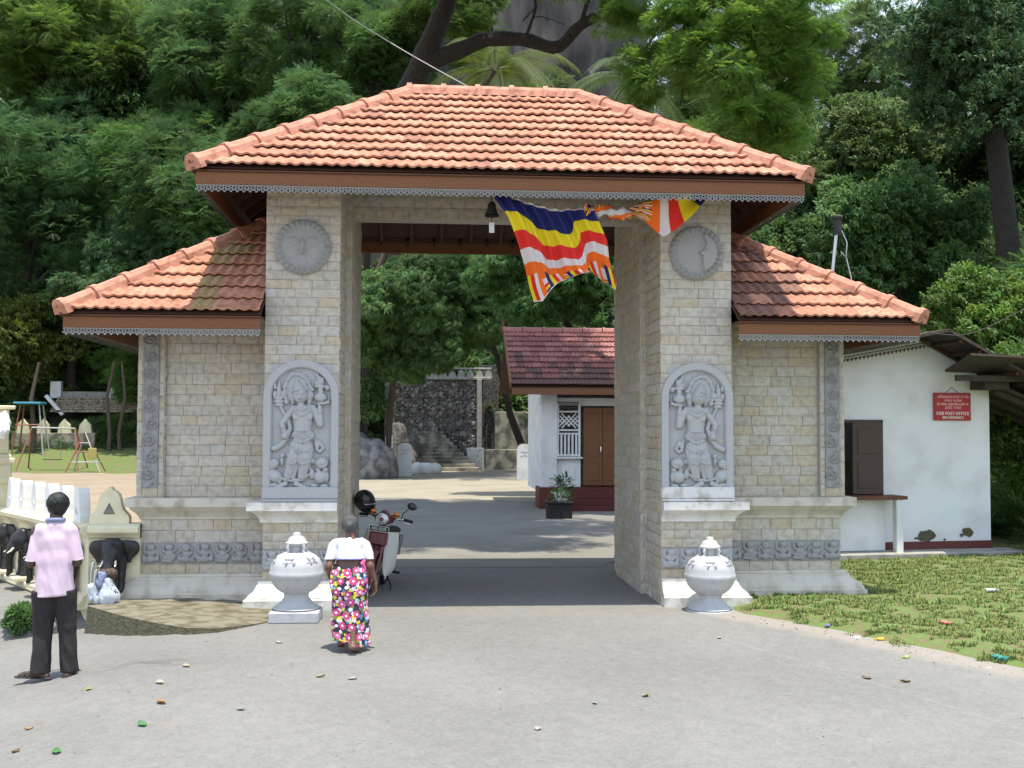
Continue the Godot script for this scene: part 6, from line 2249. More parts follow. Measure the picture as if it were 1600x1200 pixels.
func build_playground() -> void:
	structure("playground_grass", sheet(-36, -9.5, -54, -41.0, 40, 30, func(x, z): return 0.015 - 0.05 * smooth(-43.5 + 2.0 * bumps.get_noise_2d(x * 12, 3.0), -42.6 + 2.0 * bumps.get_noise_2d(x * 12, 3.0), z) + 0.02 * bumps.get_noise_2d(x * 20, z * 20) + 0.22 * maxf(0.0, -46.3 - z)), mat("bright_grass", L(0.26, 0.26, 0.26), 0.95, "turf", 0.16, "bumpy", 3.0))
	var pale := mat("pipe_pale", L(0.36, 0.36, 0.35), 0.6)
	var red := mat("pipe_red", L(0.26, 0.1, 0.06), 0.6)
	var blue := mat("pipe_blue", L(0.05, 0.25, 0.38), 0.45)
	var sw := thing("swing_frame", "rusty red and grey A-frame swing set on the playground grass", "swing", Vector3(-20.4, 0, -46))
	rod(sw, "top_bar", [Vector3(-1.1, 2.25, 0), Vector3(1.1, 2.2, 0)], 0.045, pale)
	for s in [-1.0, 1.0]:
		for z in [-1.0, 1.0]:
			rod(sw, "leg", [Vector3(1.1 * s, 2.23, 0), Vector3(1.1 * s + 0.45 * s, 0, z * 0.9)], 0.04, red)
	for x in [-0.4, 0.4]:
		rod(sw, "chain", [Vector3(x, 2.2, 0), Vector3(x, 0.6, 0.05)], 0.012, M.metal)
	var seat := MB.new()
	seat.box(Vector3(0, 0.58, 0.05), Vector3(0.9, 0.04, 0.22), 0.01)
	put(sw, "swing_seat", seat.mesh(), M.old_wood)
	var py := thing("climbing_pyramid", "pyramid climbing frame with a yellow panel right of the swing", "climbing frame", Vector3(-18.2, 0, -44))
	var ap := Vector3(0, 2.05, 0)
	var feet := [Vector3(-0.75, 0, 0.6), Vector3(0.95, 0, 0.6), Vector3(0.85, 0, -0.7), Vector3(-0.75, 0, -0.7)]
	for k in 4:
		rod(py, "corner_pole", [ap, feet[k]], 0.035, pale if k % 2 else red)
	for h in [0.25, 0.5, 0.72]:
		for k in 4:
			rod(py, "rung", [feet[k].lerp(ap, h), feet[(k + 1) % 4].lerp(ap, h)], 0.025, pale if h != 0.5 else red)
	var pn := MB.new()
	pn.box(Vector3(0.5, 0.95, 0.42), Vector3(0.42, 0.55, 0.05), 0.02)
	put(py, "panel", pn.mesh(), mat("panel_yellow", L(0.38, 0.32, 0.1), 0.6))
	var sl := thing("slide_tower", "blue topped slide tower at the back of the playground", "slide", Vector3(-22.9, 0.7, -50))
	var tp := MB.new()
	tp.box(Vector3(-0.1, 2.9, 0), Vector3(1.5, 0.12, 1.0), 0.03)
	put(sl, "roof_panel", tp.mesh(), blue)
	for s in [-1.0, 1.0]:
		for z in [-1.0, 1.0]:
			rod(sl, "leg", [Vector3(0.5 * s, 2.85, 0.3 * z), Vector3(0.85 * s, 0, 0.55 * z)], 0.045, pale if s > 0 else red)
	rod(sl, "cross_bar", [Vector3(-0.7, 1.7, 0.4), Vector3(0.7, 1.7, 0.4)], 0.04, red)
	var lo := thing("arched_low_wall", "low grey wall with arched tops behind the playground swings", "wall", Vector3(-22.6, 0.9, -51.3))
	var m := MB.new()
	m.box(Vector3(0.5, 0.55, 0), Vector3(4.6, 1.0, 0.3), 0.03)
	put(lo, "wall_body", m.mesh(), M.old_wall)
	for k in 4:
		m = MB.new()
		var arch := PackedVector2Array([Vector2(-0.36, 1.05), Vector2(0.36, 1.05), Vector2(0.3, 1.5), Vector2(0.0, 1.85), Vector2(-0.3, 1.5)])
		m.x = Transform3D(Basis.IDENTITY, Vector3(-1.2 + k * 1.15, 0, 0))
		m.prism(arch, -0.12, 0.12)
		put(lo, "arched_top", m.mesh(), M.cream)
	var te := thing("terrace_steps", "terrace of pale stone steps with white pillars under the trees", "terrace", Vector3(-20.4, 3.15, -53.0))
	for k in 6:
		m = MB.new()
		m.box(Vector3(0.3, 0.06 + k * 0.15, -k * 0.22), Vector3(5.4, 0.14, 0.5), 0.02)
		put(te, "step", m.mesh(), mat("step_stone", L(0.42, 0.36, 0.26), 0.9, "rockface", 0.8))
	for x in [-2.6, 0.75]:
		m = MB.new()
		m.box(Vector3(x, 1.35, -1.4), Vector3(0.62, 1.0, 0.4), 0.02)
		put(te, "pillar", m.mesh(), M.white_paint)
	m = MB.new()
	m.box(Vector3(-0.9, 1.0, -1.5), Vector3(2.8, 0.5, 0.2))
	put(te, "dado_wall", m.mesh(), M.concrete)
	m = MB.new()
	m.x = Transform3D(Basis(Vector3.BACK, -0.85), Vector3(-2.2, 0.4, 0.1))
	m.box(Vector3.ZERO, Vector3(1.5, 0.2, 0.3), 0.02)
	put(te, "ramp_kerb", m.mesh(), M.white_paint)

# ---------------------------------------------------------------- trees
var sprays := {}

func make_sprays() -> void:
	# feathery: a rib with pairs of narrow leaflets; broad: a bunch of oval leaves; long: drooping blades
	var f := MB.new()
	for rib in 3:
		var turn := Basis(Vector3.UP, (rib - 1) * 0.7) * Basis(Vector3.RIGHT, -0.15 * rib)
		for k in 9:
			var t := 0.12 + k * 0.1
			for s in [-1.0, 1.0]:
				var o := turn * Vector3(0, 0.12 * t - 0.3 * t * t, t)
				var d := turn * Vector3(s, -0.12, 0.55).normalized() * (0.26 - 0.13 * absf(t - 0.5))
				var w := turn * Vector3(0, 0.25, 1).normalized() * 0.034
				f.face([o, o + d * 0.5 + w * 1.2, o + d])
				f.face([o, o + d, o + d * 0.5 - w * 1.2])
	sprays["feathery"] = f.mesh()
	var b := MB.new()
	var r := RandomNumberGenerator.new()
	r.seed = 77
	for k in 12:
		var yaw := r.randf_range(-1.3, 1.3)
		var bs := Basis(Vector3.UP, yaw) * Basis(Vector3.RIGHT, r.randf_range(-0.8, 0.5)) * Basis(Vector3.BACK, r.randf_range(-0.7, 0.7))
		b.x = Transform3D(bs.scaled(Vector3.ONE * r.randf_range(0.42, 0.62)), Vector3(r.randf_range(-0.3, 0.3), r.randf_range(-0.2, 0.25), r.randf_range(0.0, 0.5)))
		var a := Vector3.ZERO
		var tip := Vector3(0, -0.15, 1)
		var m0 := Vector3(0, 0.0, 0.45)
		b.face([a, m0, Vector3(-0.24, 0.07, 0.42)])
		b.face([m0, tip, Vector3(-0.24, 0.07, 0.42)])
		b.face([a, Vector3(0.24, 0.07, 0.42), m0])
		b.face([m0, Vector3(0.24, 0.07, 0.42), tip])
	b.x = Transform3D.IDENTITY
	sprays["broad"] = b.mesh()
	var l := MB.new()
	for k in 13:
		var yaw := r.randf_range(-1.5, 1.5)
		l.x = Transform3D((Basis(Vector3.UP, yaw) * Basis(Vector3.RIGHT, r.randf_range(0.0, 0.95))).scaled(Vector3.ONE * r.randf_range(0.65, 0.95)), Vector3(r.randf_range(-0.15, 0.15), r.randf_range(-0.15, 0.15), r.randf_range(-0.1, 0.2)))
		var m1 := Vector3(0, -0.03, 0.4)
		var tip2 := Vector3(0, -0.3, 1)
		l.face([Vector3.ZERO, m1, Vector3(-0.075, 0.0, 0.38)])
		l.face([m1, tip2, Vector3(-0.075, 0.0, 0.38)])
		l.face([Vector3.ZERO, Vector3(0.075, 0.0, 0.38), m1])
		l.face([m1, Vector3(0.075, 0.0, 0.38), tip2])
	sprays["long"] = l.mesh()

func clump(spots: Array, o: Vector3, r: Vector3, n: int, size: float, c: Color, drooping := 0.25) -> void:
	for k in n:
		var d := Vector3(rng.randfn(), rng.randfn() + 0.25, rng.randfn()).normalized()
		var p := o + d * r * rng.randf_range(0.55, 1.05)
		var look := (d + Vector3(rng.randfn(), rng.randfn() - drooping * 2.0, rng.randfn()) * 0.45).normalized()
		if absf(look.y) > 0.97:
			look = (look + Vector3(0.3, 0, 0.2)).normalized()
		var b := Basis.looking_at(-look, Vector3(0.02, 1, 0.03)) * Basis(Vector3.BACK, rng.randf_range(-0.6, 0.6))
		var t := rng.randf_range(0.72, 1.28)
		var warm := rng.randf_range(-0.12, 0.16)
		spots.append([Transform3D(b.scaled(Vector3.ONE * size * rng.randf_range(0.7, 1.3)), p), Color(c.r * t * 1.3 * (1.0 + warm), c.g * t * 1.32, c.b * t * 1.25 * (1.0 - warm))])

func crown(spots: Array, at: Vector3, r: Vector3, clumps: int, each: int, size: float, c: Color, drooping := 0.25) -> Array:
	var mids := []
	for k in clumps:
		var d := Vector3(rng.randfn(), rng.randfn() * 0.8 + 0.2, rng.randfn()).normalized()
		var q := rng.randf_range(0.35, 0.95) * (1.22 if rng.randf() < 0.22 else 1.0)
		var o := at + d * r * q
		mids.append(o)
		var cr := minf(r.x, minf(r.y, r.z)) * rng.randf_range(0.18, 0.46)
		var tone := rng.randf_range(0.75, 1.25)
		clump(spots, o, Vector3(cr * 1.25, cr * 0.8, cr * 1.25), each, size, Color(c.r * tone, c.g * tone, c.b * tone), drooping)
	return mids

func tree(called: String, label: String, base: Vector3, at: Vector3, r: Vector3, kind: String, c: Color, clumps: int, each: int, size: float, trunk_r: float, bark := "bark_dark", drooping := 0.25, group := "") -> Node3D:
	var o := thing(called, label, "tree" if trunk_r > 0.06 else "bush", base, 0.0, group)
	var spots := []
	var mids := crown(spots, at - base, r, clumps, each, size, c, drooping)
	var top := at - base
	var m := MB.new()
	var fork := Vector3(top.x * 0.55, maxf(0.3, top.y - r.y * 0.75), top.z * 0.55)
	var bend := Vector3(rng.randf_range(-0.3, 0.3), 0, rng.randf_range(-0.3, 0.3)) * minf(1.0, top.y * 0.12)
	m.tube([Vector3(0, -0.4, 0), Vector3(0, 0.2, 0), fork * 0.5 + bend, fork, top.lerp(fork, 0.4)], [trunk_r * 1.5, trunk_r * 1.15, trunk_r * 0.95, trunk_r * 0.8, trunk_r * 0.4], 9)
	put(o, "trunk", m.mesh(), M[bark])
	m = MB.new()
	for k in mini(mids.size(), 12):
		var e: Vector3 = mids[k]
		var s := fork.lerp(top, rng.randf_range(0.0, 0.6))
		m.tube([s, s.lerp(e, 0.5) + Vector3(0, -0.08 * r.y + rng.randf_range(-0.2, 0.2), 0), e], [trunk_r * 0.42, trunk_r * 0.25, trunk_r * 0.08], 6)
	put(o, "limbs", m.mesh(), M[bark])
	stuff(copies("crown", o, sprays[kind], leaf_material(), spots))
	return o

func palm(label: String, base: Vector3, top: Vector3, n: int, ln: float, c: Color) -> void:
	var o := thing("palm_tree", label, "palm", base)
	var t := top - base
	var m := MB.new()
	var pts := []
	var rad := []
	for k in 8:
		var f := k / 7.0
		pts.append(Vector3(t.x * f * f, t.y * f, t.z * f * f))
		rad.append(lerpf(0.2, 0.12, f))
	m.tube(pts, rad, 8)
	put(o, "trunk", m.mesh(), M.bark)
	for k in n:
		var yaw := TAU * k / n + rng.randf_range(-0.2, 0.2)
		var rise := rng.randf_range(0.15, 1.0)
		m = MB.new()
		m.c = c
		var h := Vector3(cos(yaw), 0, sin(yaw))
		var prev := Vector3.ZERO
		var spine := []
		for i in 15:
			var f := i / 14.0
			spine.append(t + h * ln * f * cos(rise * 0.5) + Vector3.UP * ln * (sin(rise) * f - 0.85 * f * f))
		m.tube(spine, [0.035, 0.033, 0.03, 0.03, 0.028, 0.026, 0.024, 0.022, 0.02, 0.018, 0.016, 0.014, 0.012, 0.01, 0.006], 5)
		for i in 42:
			var f := 0.1 + i / 46.0
			var a: Vector3 = spine[int(f * 14)].lerp(spine[mini(14, int(f * 14) + 1)], f * 14 - int(f * 14))
			var d: Vector3 = (spine[mini(14, int(f * 14) + 1)] - spine[int(f * 14)]).normalized()
			var sd := d.cross(Vector3.UP).normalized()
			var l := ln * 0.24 * (1.0 - 0.6 * absf(f - 0.4)) * rng.randf_range(0.85, 1.1)
			for s in [-1.0, 1.0]:
				var e: Vector3 = a + (sd * s * 0.8 + d * 0.55 + Vector3.DOWN * 0.45).normalized() * l
				var w := d * 0.026
				var mid := a.lerp(e, 0.5) + Vector3.UP * l * 0.08
				m.face([a - w * 0.5, a + w * 0.5, mid + w])
				m.face([a - w * 0.5, mid + w, mid - w])
				m.face([mid - w, mid + w, e])
		put(o, "frond", m.mesh(true), leaf_material())

func build_trees() -> void:
	make_sprays()
	var dark := Color(0.090, 0.142, 0.041)
	var mid := Color(0.099, 0.152, 0.036)
	var lush := Color(0.097, 0.160, 0.035)
	var leafy := Color(0.105, 0.165, 0.05)
	var lime := Color(0.17, 0.26, 0.045)
	var blue := Color(0.086, 0.149, 0.059)
	var g := func(x: float, z: float) -> Vector3: return Vector3(x, maxf(0.0, hill_y(x, z)) - 0.1, z)
	# the wooded hill itself: crowns merging into one another
	var spots := []
	for k in 1150:
		var z := -53.0 - 75.0 * pow(rng.randf(), 1.2)
		var half := (14.0 - z) * 0.52
		var x := rng.randf_range(-half - 3.0, half + 8.0)
		var h := hill_y(x, z)
		if h < 0.6 or (x > -17.0 and x < 15.0 and h > 11.0 and z < -56.0):
			continue
		if x < -17 and z > -58.0:
			continue
		var r := rng.randf_range(1.5, 3.2)
		var c: Color = [dark, mid, mid, blue, lush][rng.randi() % 5]
		clump(spots, Vector3(x, h + rng.randf_range(0.6, 5.0), z), Vector3(r * 1.2, r, r * 1.2), 105, 0.75, c)
	for k in 330:
		var x := rng.randf_range(11.5, 34.0)
		var z := rng.randf_range(-46.0, -9.0)
		var h := hill_y(x, z)
		if h < 0.3:
			continue
		var r := rng.randf_range(0.8, 2.0)
		clump(spots, Vector3(x, h + rng.randf_range(0.3, 2.6), z), Vector3(r * 1.2, r, r * 1.2), 85, 0.55, [dark, mid, mid, blue][rng.randi() % 4])
	for k in 220:
		var x := rng.randf_range(-32.0, -10.0)
		var z := rng.randf_range(-57.5, -51.5)
		if x > -24.5 and x < -16.5 and z > -55.5:
			continue
		clump(spots, Vector3(x, hill_y(x, z) + rng.randf_range(0.2, 1.4), z), Vector3(1.1, 0.8, 1.1), 45, 0.6, [dark, mid, dark][rng.randi() % 3])
	for k in 170:
		var x := rng.randf_range(-29.0, -10.0)
		var z := rng.randf_range(-52.6, -50.4)
		clump(spots, Vector3(x, hill_y(x, z) + 0.1, z), Vector3(0.7, 0.4, 0.6), 40, 0.36, [dark, mid, dark][rng.randi() % 3])
	for k in 150:
		var x := rng.randf_range(9.9, 16.0)
		var z := rng.randf_range(-15.0, -5.6)
		if x < 10.4 and z > -7.0:
			continue
		clump(spots, Vector3(x, maxf(0.0, hill_y(x, z)) + rng.randf_range(0.05, 0.35), z), Vector3(0.6, 0.4, 0.6), 45, 0.24, mid)
	var half_n := spots.size() / 2
	tag(copies("hillside_forest", self, sprays["broad"], leaf_material(), spots.slice(0, half_n)), "dark green forest of broad leaved trees covering the hill", "forest", "", "stuff")
	tag(copies("hillside_forest", self, sprays["feathery"], leaf_material(), spots.slice(half_n)), "dark green forest of feathery trees covering the hill", "forest", "", "stuff")
	# the bare rock above the arch
	var m := MB.new()
	m.grid(60, 40, func(u, w):
		var x := lerpf(-17.0, 15.0, u)
		var y := lerpf(8.0, 50.0, w)
		return Vector3(x, y, -62.5 - 0.12 * (y - 10.0) + 2.6 * bumps.get_noise_2d(x * 5.0, y * 2.5) + 0.9 * bumps.get_noise_2d(x * 18.0, y * 5.0)))
	structure("rock_cliff", m.mesh(), M.cliff)
	# left
	tree("tree", "tall pale green feathery tree at the far left top", g.call(-26, -60), Vector3(-24.6, 26.8, -59.0), Vector3(6.2, 4.8, 5.0), "feathery", Color(0.124, 0.176, 0.033), 52, 174, 0.54, 0.4)
	tree("tree", "bluish green rounded tree left of the left wing roof, lowest bright crown", g.call(-26, -56), Vector3(-24.6, 15.8, -55.4), Vector3(4.8, 5.6, 4.5), "feathery", Color(0.092, 0.158, 0.055), 56, 174, 0.50, 0.3)
	tree("tree", "small round tree in the gap left of the main roof", g.call(-18, -54), Vector3(-17.0, 17.5, -52.7), Vector3(2.9, 3.5, 2.9), "feathery", Color(0.100, 0.163, 0.042), 30, 145, 0.46, 0.22)
	tree("tree", "tall tree rising behind the left hip of the main roof", g.call(-15, -57), Vector3(-14.0, 24.6, -56.2), Vector3(4.6, 5.8, 4.2), "feathery", Color(0.091, 0.144, 0.043), 50, 166, 0.53, 0.4)
	tree("tree", "feathery tree directly above the left wing roof", g.call(-14, -51), Vector3(-13.4, 14.6, -50.6), Vector3(4.6, 4.2, 4.0), "feathery", Color(0.089, 0.145, 0.045), 50, 166, 0.48, 0.3)
	tree("tree", "dark green broad leaved tree behind the pale feathery tree at top left", g.call(-23, -61), Vector3(-22.1, 22.9, -60.9), Vector3(5.0, 5.4, 4.0), "broad", Color(0.094, 0.146, 0.047), 46, 166, 0.53, 0.4)
	tree("tree", "thin tree with a bare dark trunk against the rock, left of the leaning tree", g.call(-9.6, -51.5), Vector3(-7.8, 24.0, -51.8), Vector3(4.2, 4.6, 3.4), "feathery", Color(0.094, 0.149, 0.041), 42, 152, 0.48, 0.28)
	tree("tree", "narrow leaved tree just over the eave of the left wing", g.call(-17.5, -53), Vector3(-16.9, 10.9, -52.0), Vector3(4.4, 3.4, 3.4), "long", Color(0.086, 0.149, 0.054), 48, 152, 0.44, 0.25)
	tree("tree", "low dark tree with yellowing leaves over the playground slide", g.call(-28.5, -55.5), Vector3(-25.8, 7.0, -54.0), Vector3(3.4, 3.4, 2.6), "broad", Color(0.130, 0.147, 0.029), 44, 152, 0.37, 0.25)
	tree("bush", "bright green bush beside the left pilaster above the playground", g.call(-19.0, -54.0), Vector3(-18.9, 5.5, -53.2), Vector3(1.8, 1.9, 1.5), "feathery", Color(0.115, 0.180, 0.037), 26, 130, 0.36, 0.05)
	tree("tree", "spreading tree over the terrace steps", g.call(-22.3, -55.2), Vector3(-22.4, 9.2, -55.5), Vector3(4.6, 2.1, 3.0), "broad", Color(0.093, 0.144, 0.042), 44, 152, 0.40, 0.3)
	tree("tree", "feathery tree filling the gap left of the leaning trunk", g.call(-4.5, -49), Vector3(-3.9, 23.2, -47.5), Vector3(2.8, 3.6, 2.6), "feathery", Color(0.094, 0.146, 0.040), 34, 145, 0.46, 0.2)
	tree("tree", "low feathery tree behind the left end of the main ridge", g.call(-8.0, -46), Vector3(-7.6, 18.2, -44.0), Vector3(3.8, 2.6, 2.6), "feathery", Color(0.090, 0.143, 0.044), 40, 152, 0.45, 0.2)
	tree("tree", "light green tree above the coconut palm and the arching limb", g.call(5.6, -47.5), Vector3(0.9, 24.4, -45.1), Vector3(3.0, 2.4, 2.4), "feathery", Color(0.115, 0.167, 0.032), 28, 145, 0.44, 0.16)
	for e in [[-22.9, -50.2, "slim dark sapling trunk left of the terrace steps", 0.12], [-18.9, -50.6, "thin pair of grey stems right of the terrace steps", 0.1]]:
		var o := thing("slender_tree", e[2], "tree", g.call(e[0], e[1]))
		m = MB.new()
		m.tube([Vector3(0, -0.3, 0), Vector3(0.1, 2.0, 0), Vector3(-0.1, 4.0, 0), Vector3(0.3, 6.0, 0)], [e[3] * 1.4, e[3] * 1.1, e[3], e[3] * 0.8], 8)
		if e[3] < 0.11:
			m.tube([Vector3(0.7, -0.3, 0), Vector3(0.6, 2.0, 0), Vector3(0.9, 4.0, 0), Vector3(0.7, 6.0, 0)], [0.14, 0.1, 0.09, 0.07], 8)
		put(o, "trunk", m.mesh(), M.bark)
	# the big leaning tree behind the gate, its limb arching to the right
	var lt := thing("leaning_tree", "large leaning tree with a dark limb arching over the main roof", "tree", Vector3(-5.6, 0, -18.8))
	var off := Vector3(5.6, 0, 18.8)
	m = MB.new()
	m.tube(curve([Vector3(0, -0.3, 0), Vector3(0.25, 2.5, 0.1), Vector3(-4.0, 6.6, -18.1) + off, Vector3(-2.9, 9.2, -17.8) + off, Vector3(-1.55, 11.8, -17.7) + off, Vector3(-1.0, 13.1, -17.6) + off, Vector3(-0.43, 14.5, -17.5) + off, Vector3(0.1, 16.5, -17.3) + off], 30), taper([0.6, 0.5, 0.44, 0.4, 0.36, 0.32, 0.27, 0.18], 30), 12)
	put(lt, "trunk", m.mesh(), M.bark_dark)
	var limb := [Vector3(-1.2, 12.6, -17.6), Vector3(-0.06, 13.04, -17.54), Vector3(0.67, 13.34, -17.47), Vector3(1.76, 13.34, -17.39), Vector3(2.68, 13.13, -17.33), Vector3(3.31, 13.66, -17.0), Vector3(4.13, 13.9, -16.6), Vector3(5.23, 13.5, -15.6), Vector3(6.4, 12.6, -14.4), Vector3(7.1, 11.2, -13.4), Vector3(7.3, 10.0, -13.0)]
	for i in limb.size():
		limb[i] += off
	m = MB.new()
	m.tube(curve(limb, 44), taper([0.3, 0.24, 0.22, 0.2, 0.18, 0.16, 0.13, 0.1, 0.08, 0.05, 0.02], 44), 9)
	for e in [[6, Vector3(5.6, 15.0, -14.5), 0.08], [7, Vector3(4.6, 11.2, -14.2), 0.06], [7, Vector3(7.6, 13.4, -13.6), 0.06], [8, Vector3(5.4, 10.6, -13.4), 0.05], [5, Vector3(3.6, 15.4, -15.4), 0.07], [8, Vector3(8.2, 11.2, -13.0), 0.04], [3, Vector3(2.2, 14.6, -16.0), 0.05]]:
		var a: Vector3 = limb[e[0]]
		var b: Vector3 = e[1] + off
		m.tube(curve([a, a.lerp(b, 0.35) + Vector3(0.1, 0.25, 0.1), a.lerp(b, 0.7) + Vector3(-0.15, 0.1, 0.05), b], 12), taper([e[2], e[2] * 0.8, e[2] * 0.55, e[2] * 0.2], 12), 7)
		for q in 4:
			var c0 := a.lerp(b, 0.35 + 0.17 * q)
			m.tube(curve([c0, c0 + Vector3(rng.randf_range(-0.5, 0.5), rng.randf_range(-0.3, 0.5), rng.randf_range(-0.3, 0.3)), c0 + Vector3(rng.randf_range(-1.1, 1.1), rng.randf_range(-0.7, 0.6), rng.randf_range(-0.5, 0.5))], 8), taper([e[2] * 0.4, e[2] * 0.25, 0.008], 8), 5)
	put(lt, "limb", m.mesh(), M.bark_dark)
	spots = []
	for e in [[Vector3(6.9, 12.9, -12.6), Vector3(1.9, 1.3, 1.6), 34], [Vector3(6.5, 11.0, -12.4), Vector3(1.7, 1.4, 1.4), 28], [Vector3(8.0, 11.4, -12.8), Vector3(1.0, 1.6, 1.1), 20], [Vector3(5.0, 13.0, -14.2), Vector3(1.5, 1.1, 1.4), 16], [Vector3(5.0, 11.2, -13.8), Vector3(1.0, 1.0, 0.9), 12], [Vector3(7.0, 9.6, -12.4), Vector3(1.2, 0.9, 0.9), 12], [Vector3(2.6, 14.9, -15.6), Vector3(2.2, 0.55, 1.6), 14], [Vector3(0.2, 17.6, -14.0), Vector3(4.5, 1.9, 4.2), 60], [Vector3(-3.0, 15.6, -11.5), Vector3(3.0, 0.8, 3.0), 26], [Vector3(-0.6, 15.4, -8.4), Vector3(4.4, 2.4, 5.0), 110]]:
		crown(spots, e[0] + off, e[1], e[2], 120 if e[0].y < 14.0 else 60, 0.21 if e[0].y < 14.0 else 0.5, lime if true else Color(0.118, 0.163, 0.029), 0.5)
	stuff(copies("crown", lt, sprays["feathery"], leaf_material(), spots))
	palm("coconut palm with drooping yellow green fronds over the roof ridge", g.call(-5.2, -38), Vector3(2.0, 18.4, -35.6), 17, 4.2, Color(0.135, 0.158, 0.025))
	palm("coconut palm with grey green fronds behind the right hip of the main roof", g.call(8.2, -33), Vector3(7.4, 16.3, -30.2), 15, 3.4, Color(0.120, 0.152, 0.049))
	tree("tree", "sparse grey green tree in front of the rock between the palms", g.call(4.5, -46), Vector3(4.6, 18.2, -42), Vector3(2.6, 1.7, 2.0), "feathery", Color(0.119, 0.146, 0.060), 18, 58, 0.64, 0.15)
	# right
	tree("tree", "mid green spreading tree behind the right slope of the main roof", g.call(14, -33), Vector3(13.5, 13.0, -32.5), Vector3(3.6, 3.0, 3.0), "feathery", Color(0.106, 0.152, 0.029), 56, 166, 0.40, 0.25)
	tree("tree", "pale leaved broadleaf tree under the gap of sky at top right", g.call(15.4, -27), Vector3(15.4, 12.9, -26.3), Vector3(2.0, 1.9, 2.0), "broad", Color(0.133, 0.172, 0.054), 46, 137, 0.29, 0.2)
	tree("tree", "tall broadleaf tree with a thick dark trunk at the right edge", g.call(17.6, -20.6), Vector3(16.9, 14.2, -20.2), Vector3(2.7, 2.9, 2.5), "broad", Color(0.094, 0.143, 0.055), 58, 145, 0.30, 0.4)
	tree("tree", "bushy tree below the pale leaved broadleaf tree on the right", g.call(16.2, -25), Vector3(15.6, 9.2, -24.4), Vector3(2.8, 2.4, 2.5), "broad", leafy * rng.randf_range(0.9, 1.1), 54, 145, 0.32, 0.2)
	tree("tree", "leafy tree above the right wing roof behind the metal pipe", g.call(12.6, -30), Vector3(12.2, 8.6, -28.6), Vector3(2.6, 2.8, 2.3), "broad", Color(0.092, 0.141, 0.043), 52, 145, 0.34, 0.2)
	tree("tree", "thin leaved pale tree standing in the gap of bright sky at top right", g.call(20, -44), Vector3(21.6, 20.6, -43.6), Vector3(6.0, 5.2, 3.0), "feathery", Color(0.133, 0.172, 0.054), 84, 110, 0.40, 0.16)
	tree("tree", "feathery light green tree left of the sky gap behind the lime foliage", g.call(13.5, -41), Vector3(13.2, 18.0, -40.5), Vector3(3.4, 3.0, 2.6), "feathery", Color(0.124, 0.169, 0.047), 40, 137, 0.40, 0.2)
	tree("tree", "dense tree filling the space left of the thick right trunk", g.call(21, -30), Vector3(20.3, 12.2, -29.0), Vector3(3.4, 4.4, 2.6), "broad", Color(0.103, 0.146, 0.050), 56, 145, 0.37, 0.25)
	tree("tree", "tree at the right edge behind the thick trunk", g.call(25, -28), Vector3(23.6, 12.0, -27.0), Vector3(2.8, 4.6, 2.4), "broad", Color(0.098, 0.145, 0.049), 46, 145, 0.37, 0.25)
	tree("bush", "glossy shrub on the slope above the post office canopy", g.call(12.9, -12.4), Vector3(12.9, 5.0, -11.8), Vector3(1.7, 1.4, 1.2), "broad", Color(0.133, 0.195, 0.039), 44, 65, 0.24, 0.05)
	tree("bush", "bright green shrub growing beside the right end of the post office", g.call(10.4, -6.6), Vector3(10.6, 2.2, -6.6), Vector3(0.9, 1.7, 0.9), "broad", Color(0.126, 0.192, 0.037), 34, 65, 0.19, 0.05)
	tree("bush", "low leafy shrub at the far right edge of the lawn", Vector3(9.9, 0.1, -4.2), Vector3(9.95, 0.45, -4.0), Vector3(0.6, 0.5, 0.6), "broad", Color(0.099, 0.158, 0.034), 12, 58, 0.18, 0.05)
	# seen through the arch
	tree("tree", "drooping dark tree with a pale trunk seen through the arch on the left", Vector3(-2.75, 0, -38.5), Vector3(-2.3, 7.2, -36.8), Vector3(2.3, 3.2, 2.0), "long", Color(0.089, 0.145, 0.042), 70, 145, 0.36, 0.17, "bark", 0.8)
	tree("tree", "leafy mango tree hanging over the rubble wall, seen through the arch", Vector3(4.6, 0, -46.5), Vector3(0.9, 8.3, -40.0), Vector3(3.0, 3.1, 2.4), "long", Color(0.093, 0.154, 0.038), 80, 145, 0.38, 0.2, "bark_dark", 0.7)
	tree("tree", "bright leafy tree behind the ridge of the office building", Vector3(4.5, 0, -25.5), Vector3(3.4, 7.4, -23.6), Vector3(2.8, 2.2, 1.5), "long", Color(0.085, 0.158, 0.041), 66, 137, 0.30, 0.2, "bark_dark", 0.7)
	tree("bush", "round bush on top of the boulder left of the pale trunk", Vector3(-3.9, 2.2, -37.5), Vector3(-4.1, 3.4, -37.2), Vector3(1.0, 1.0, 0.8), "broad", leafy * rng.randf_range(0.9, 1.1), 18, 65, 0.32, 0.05)
	var pn := thing("paper_notice", "white paper notice tied to the pale trunk beside the boulder", "notice", Vector3(-2.72, 1.62, -38.26))
	m = MB.new()
	m.box(Vector3.ZERO, Vector3(0.36, 0.62, 0.02), 0.004)
	put(pn, "sheet", m.mesh(), M.white_paint)
	# weeds at the foot of the left wall
	tree("bush", "small green weed clump at the foot of the elephant wall", Vector3(-5.85, drop(-5.85, -0.6), -0.5), Vector3(-5.85, drop(-5.85, -0.6) + 0.16, -0.5), Vector3(0.36, 0.22, 0.3), "broad", Color(0.090, 0.155, 0.040), 14, 37, 0.10, 0.02)

# ---------------------------------------------------------------- moped
func torus(m: MB, o: Vector3, ax: Vector3, R: float, r: float, seg := 28) -> void:
	var pts := []
	var u := ax.cross(Vector3.UP).normalized()
	var w := u.cross(ax).normalized()
	for k in seg + 1:
		pts.append(o + (u * cos(TAU * k / seg) + w * sin(TAU * k / seg)) * R)
	m.tube(pts, r, 8, false)

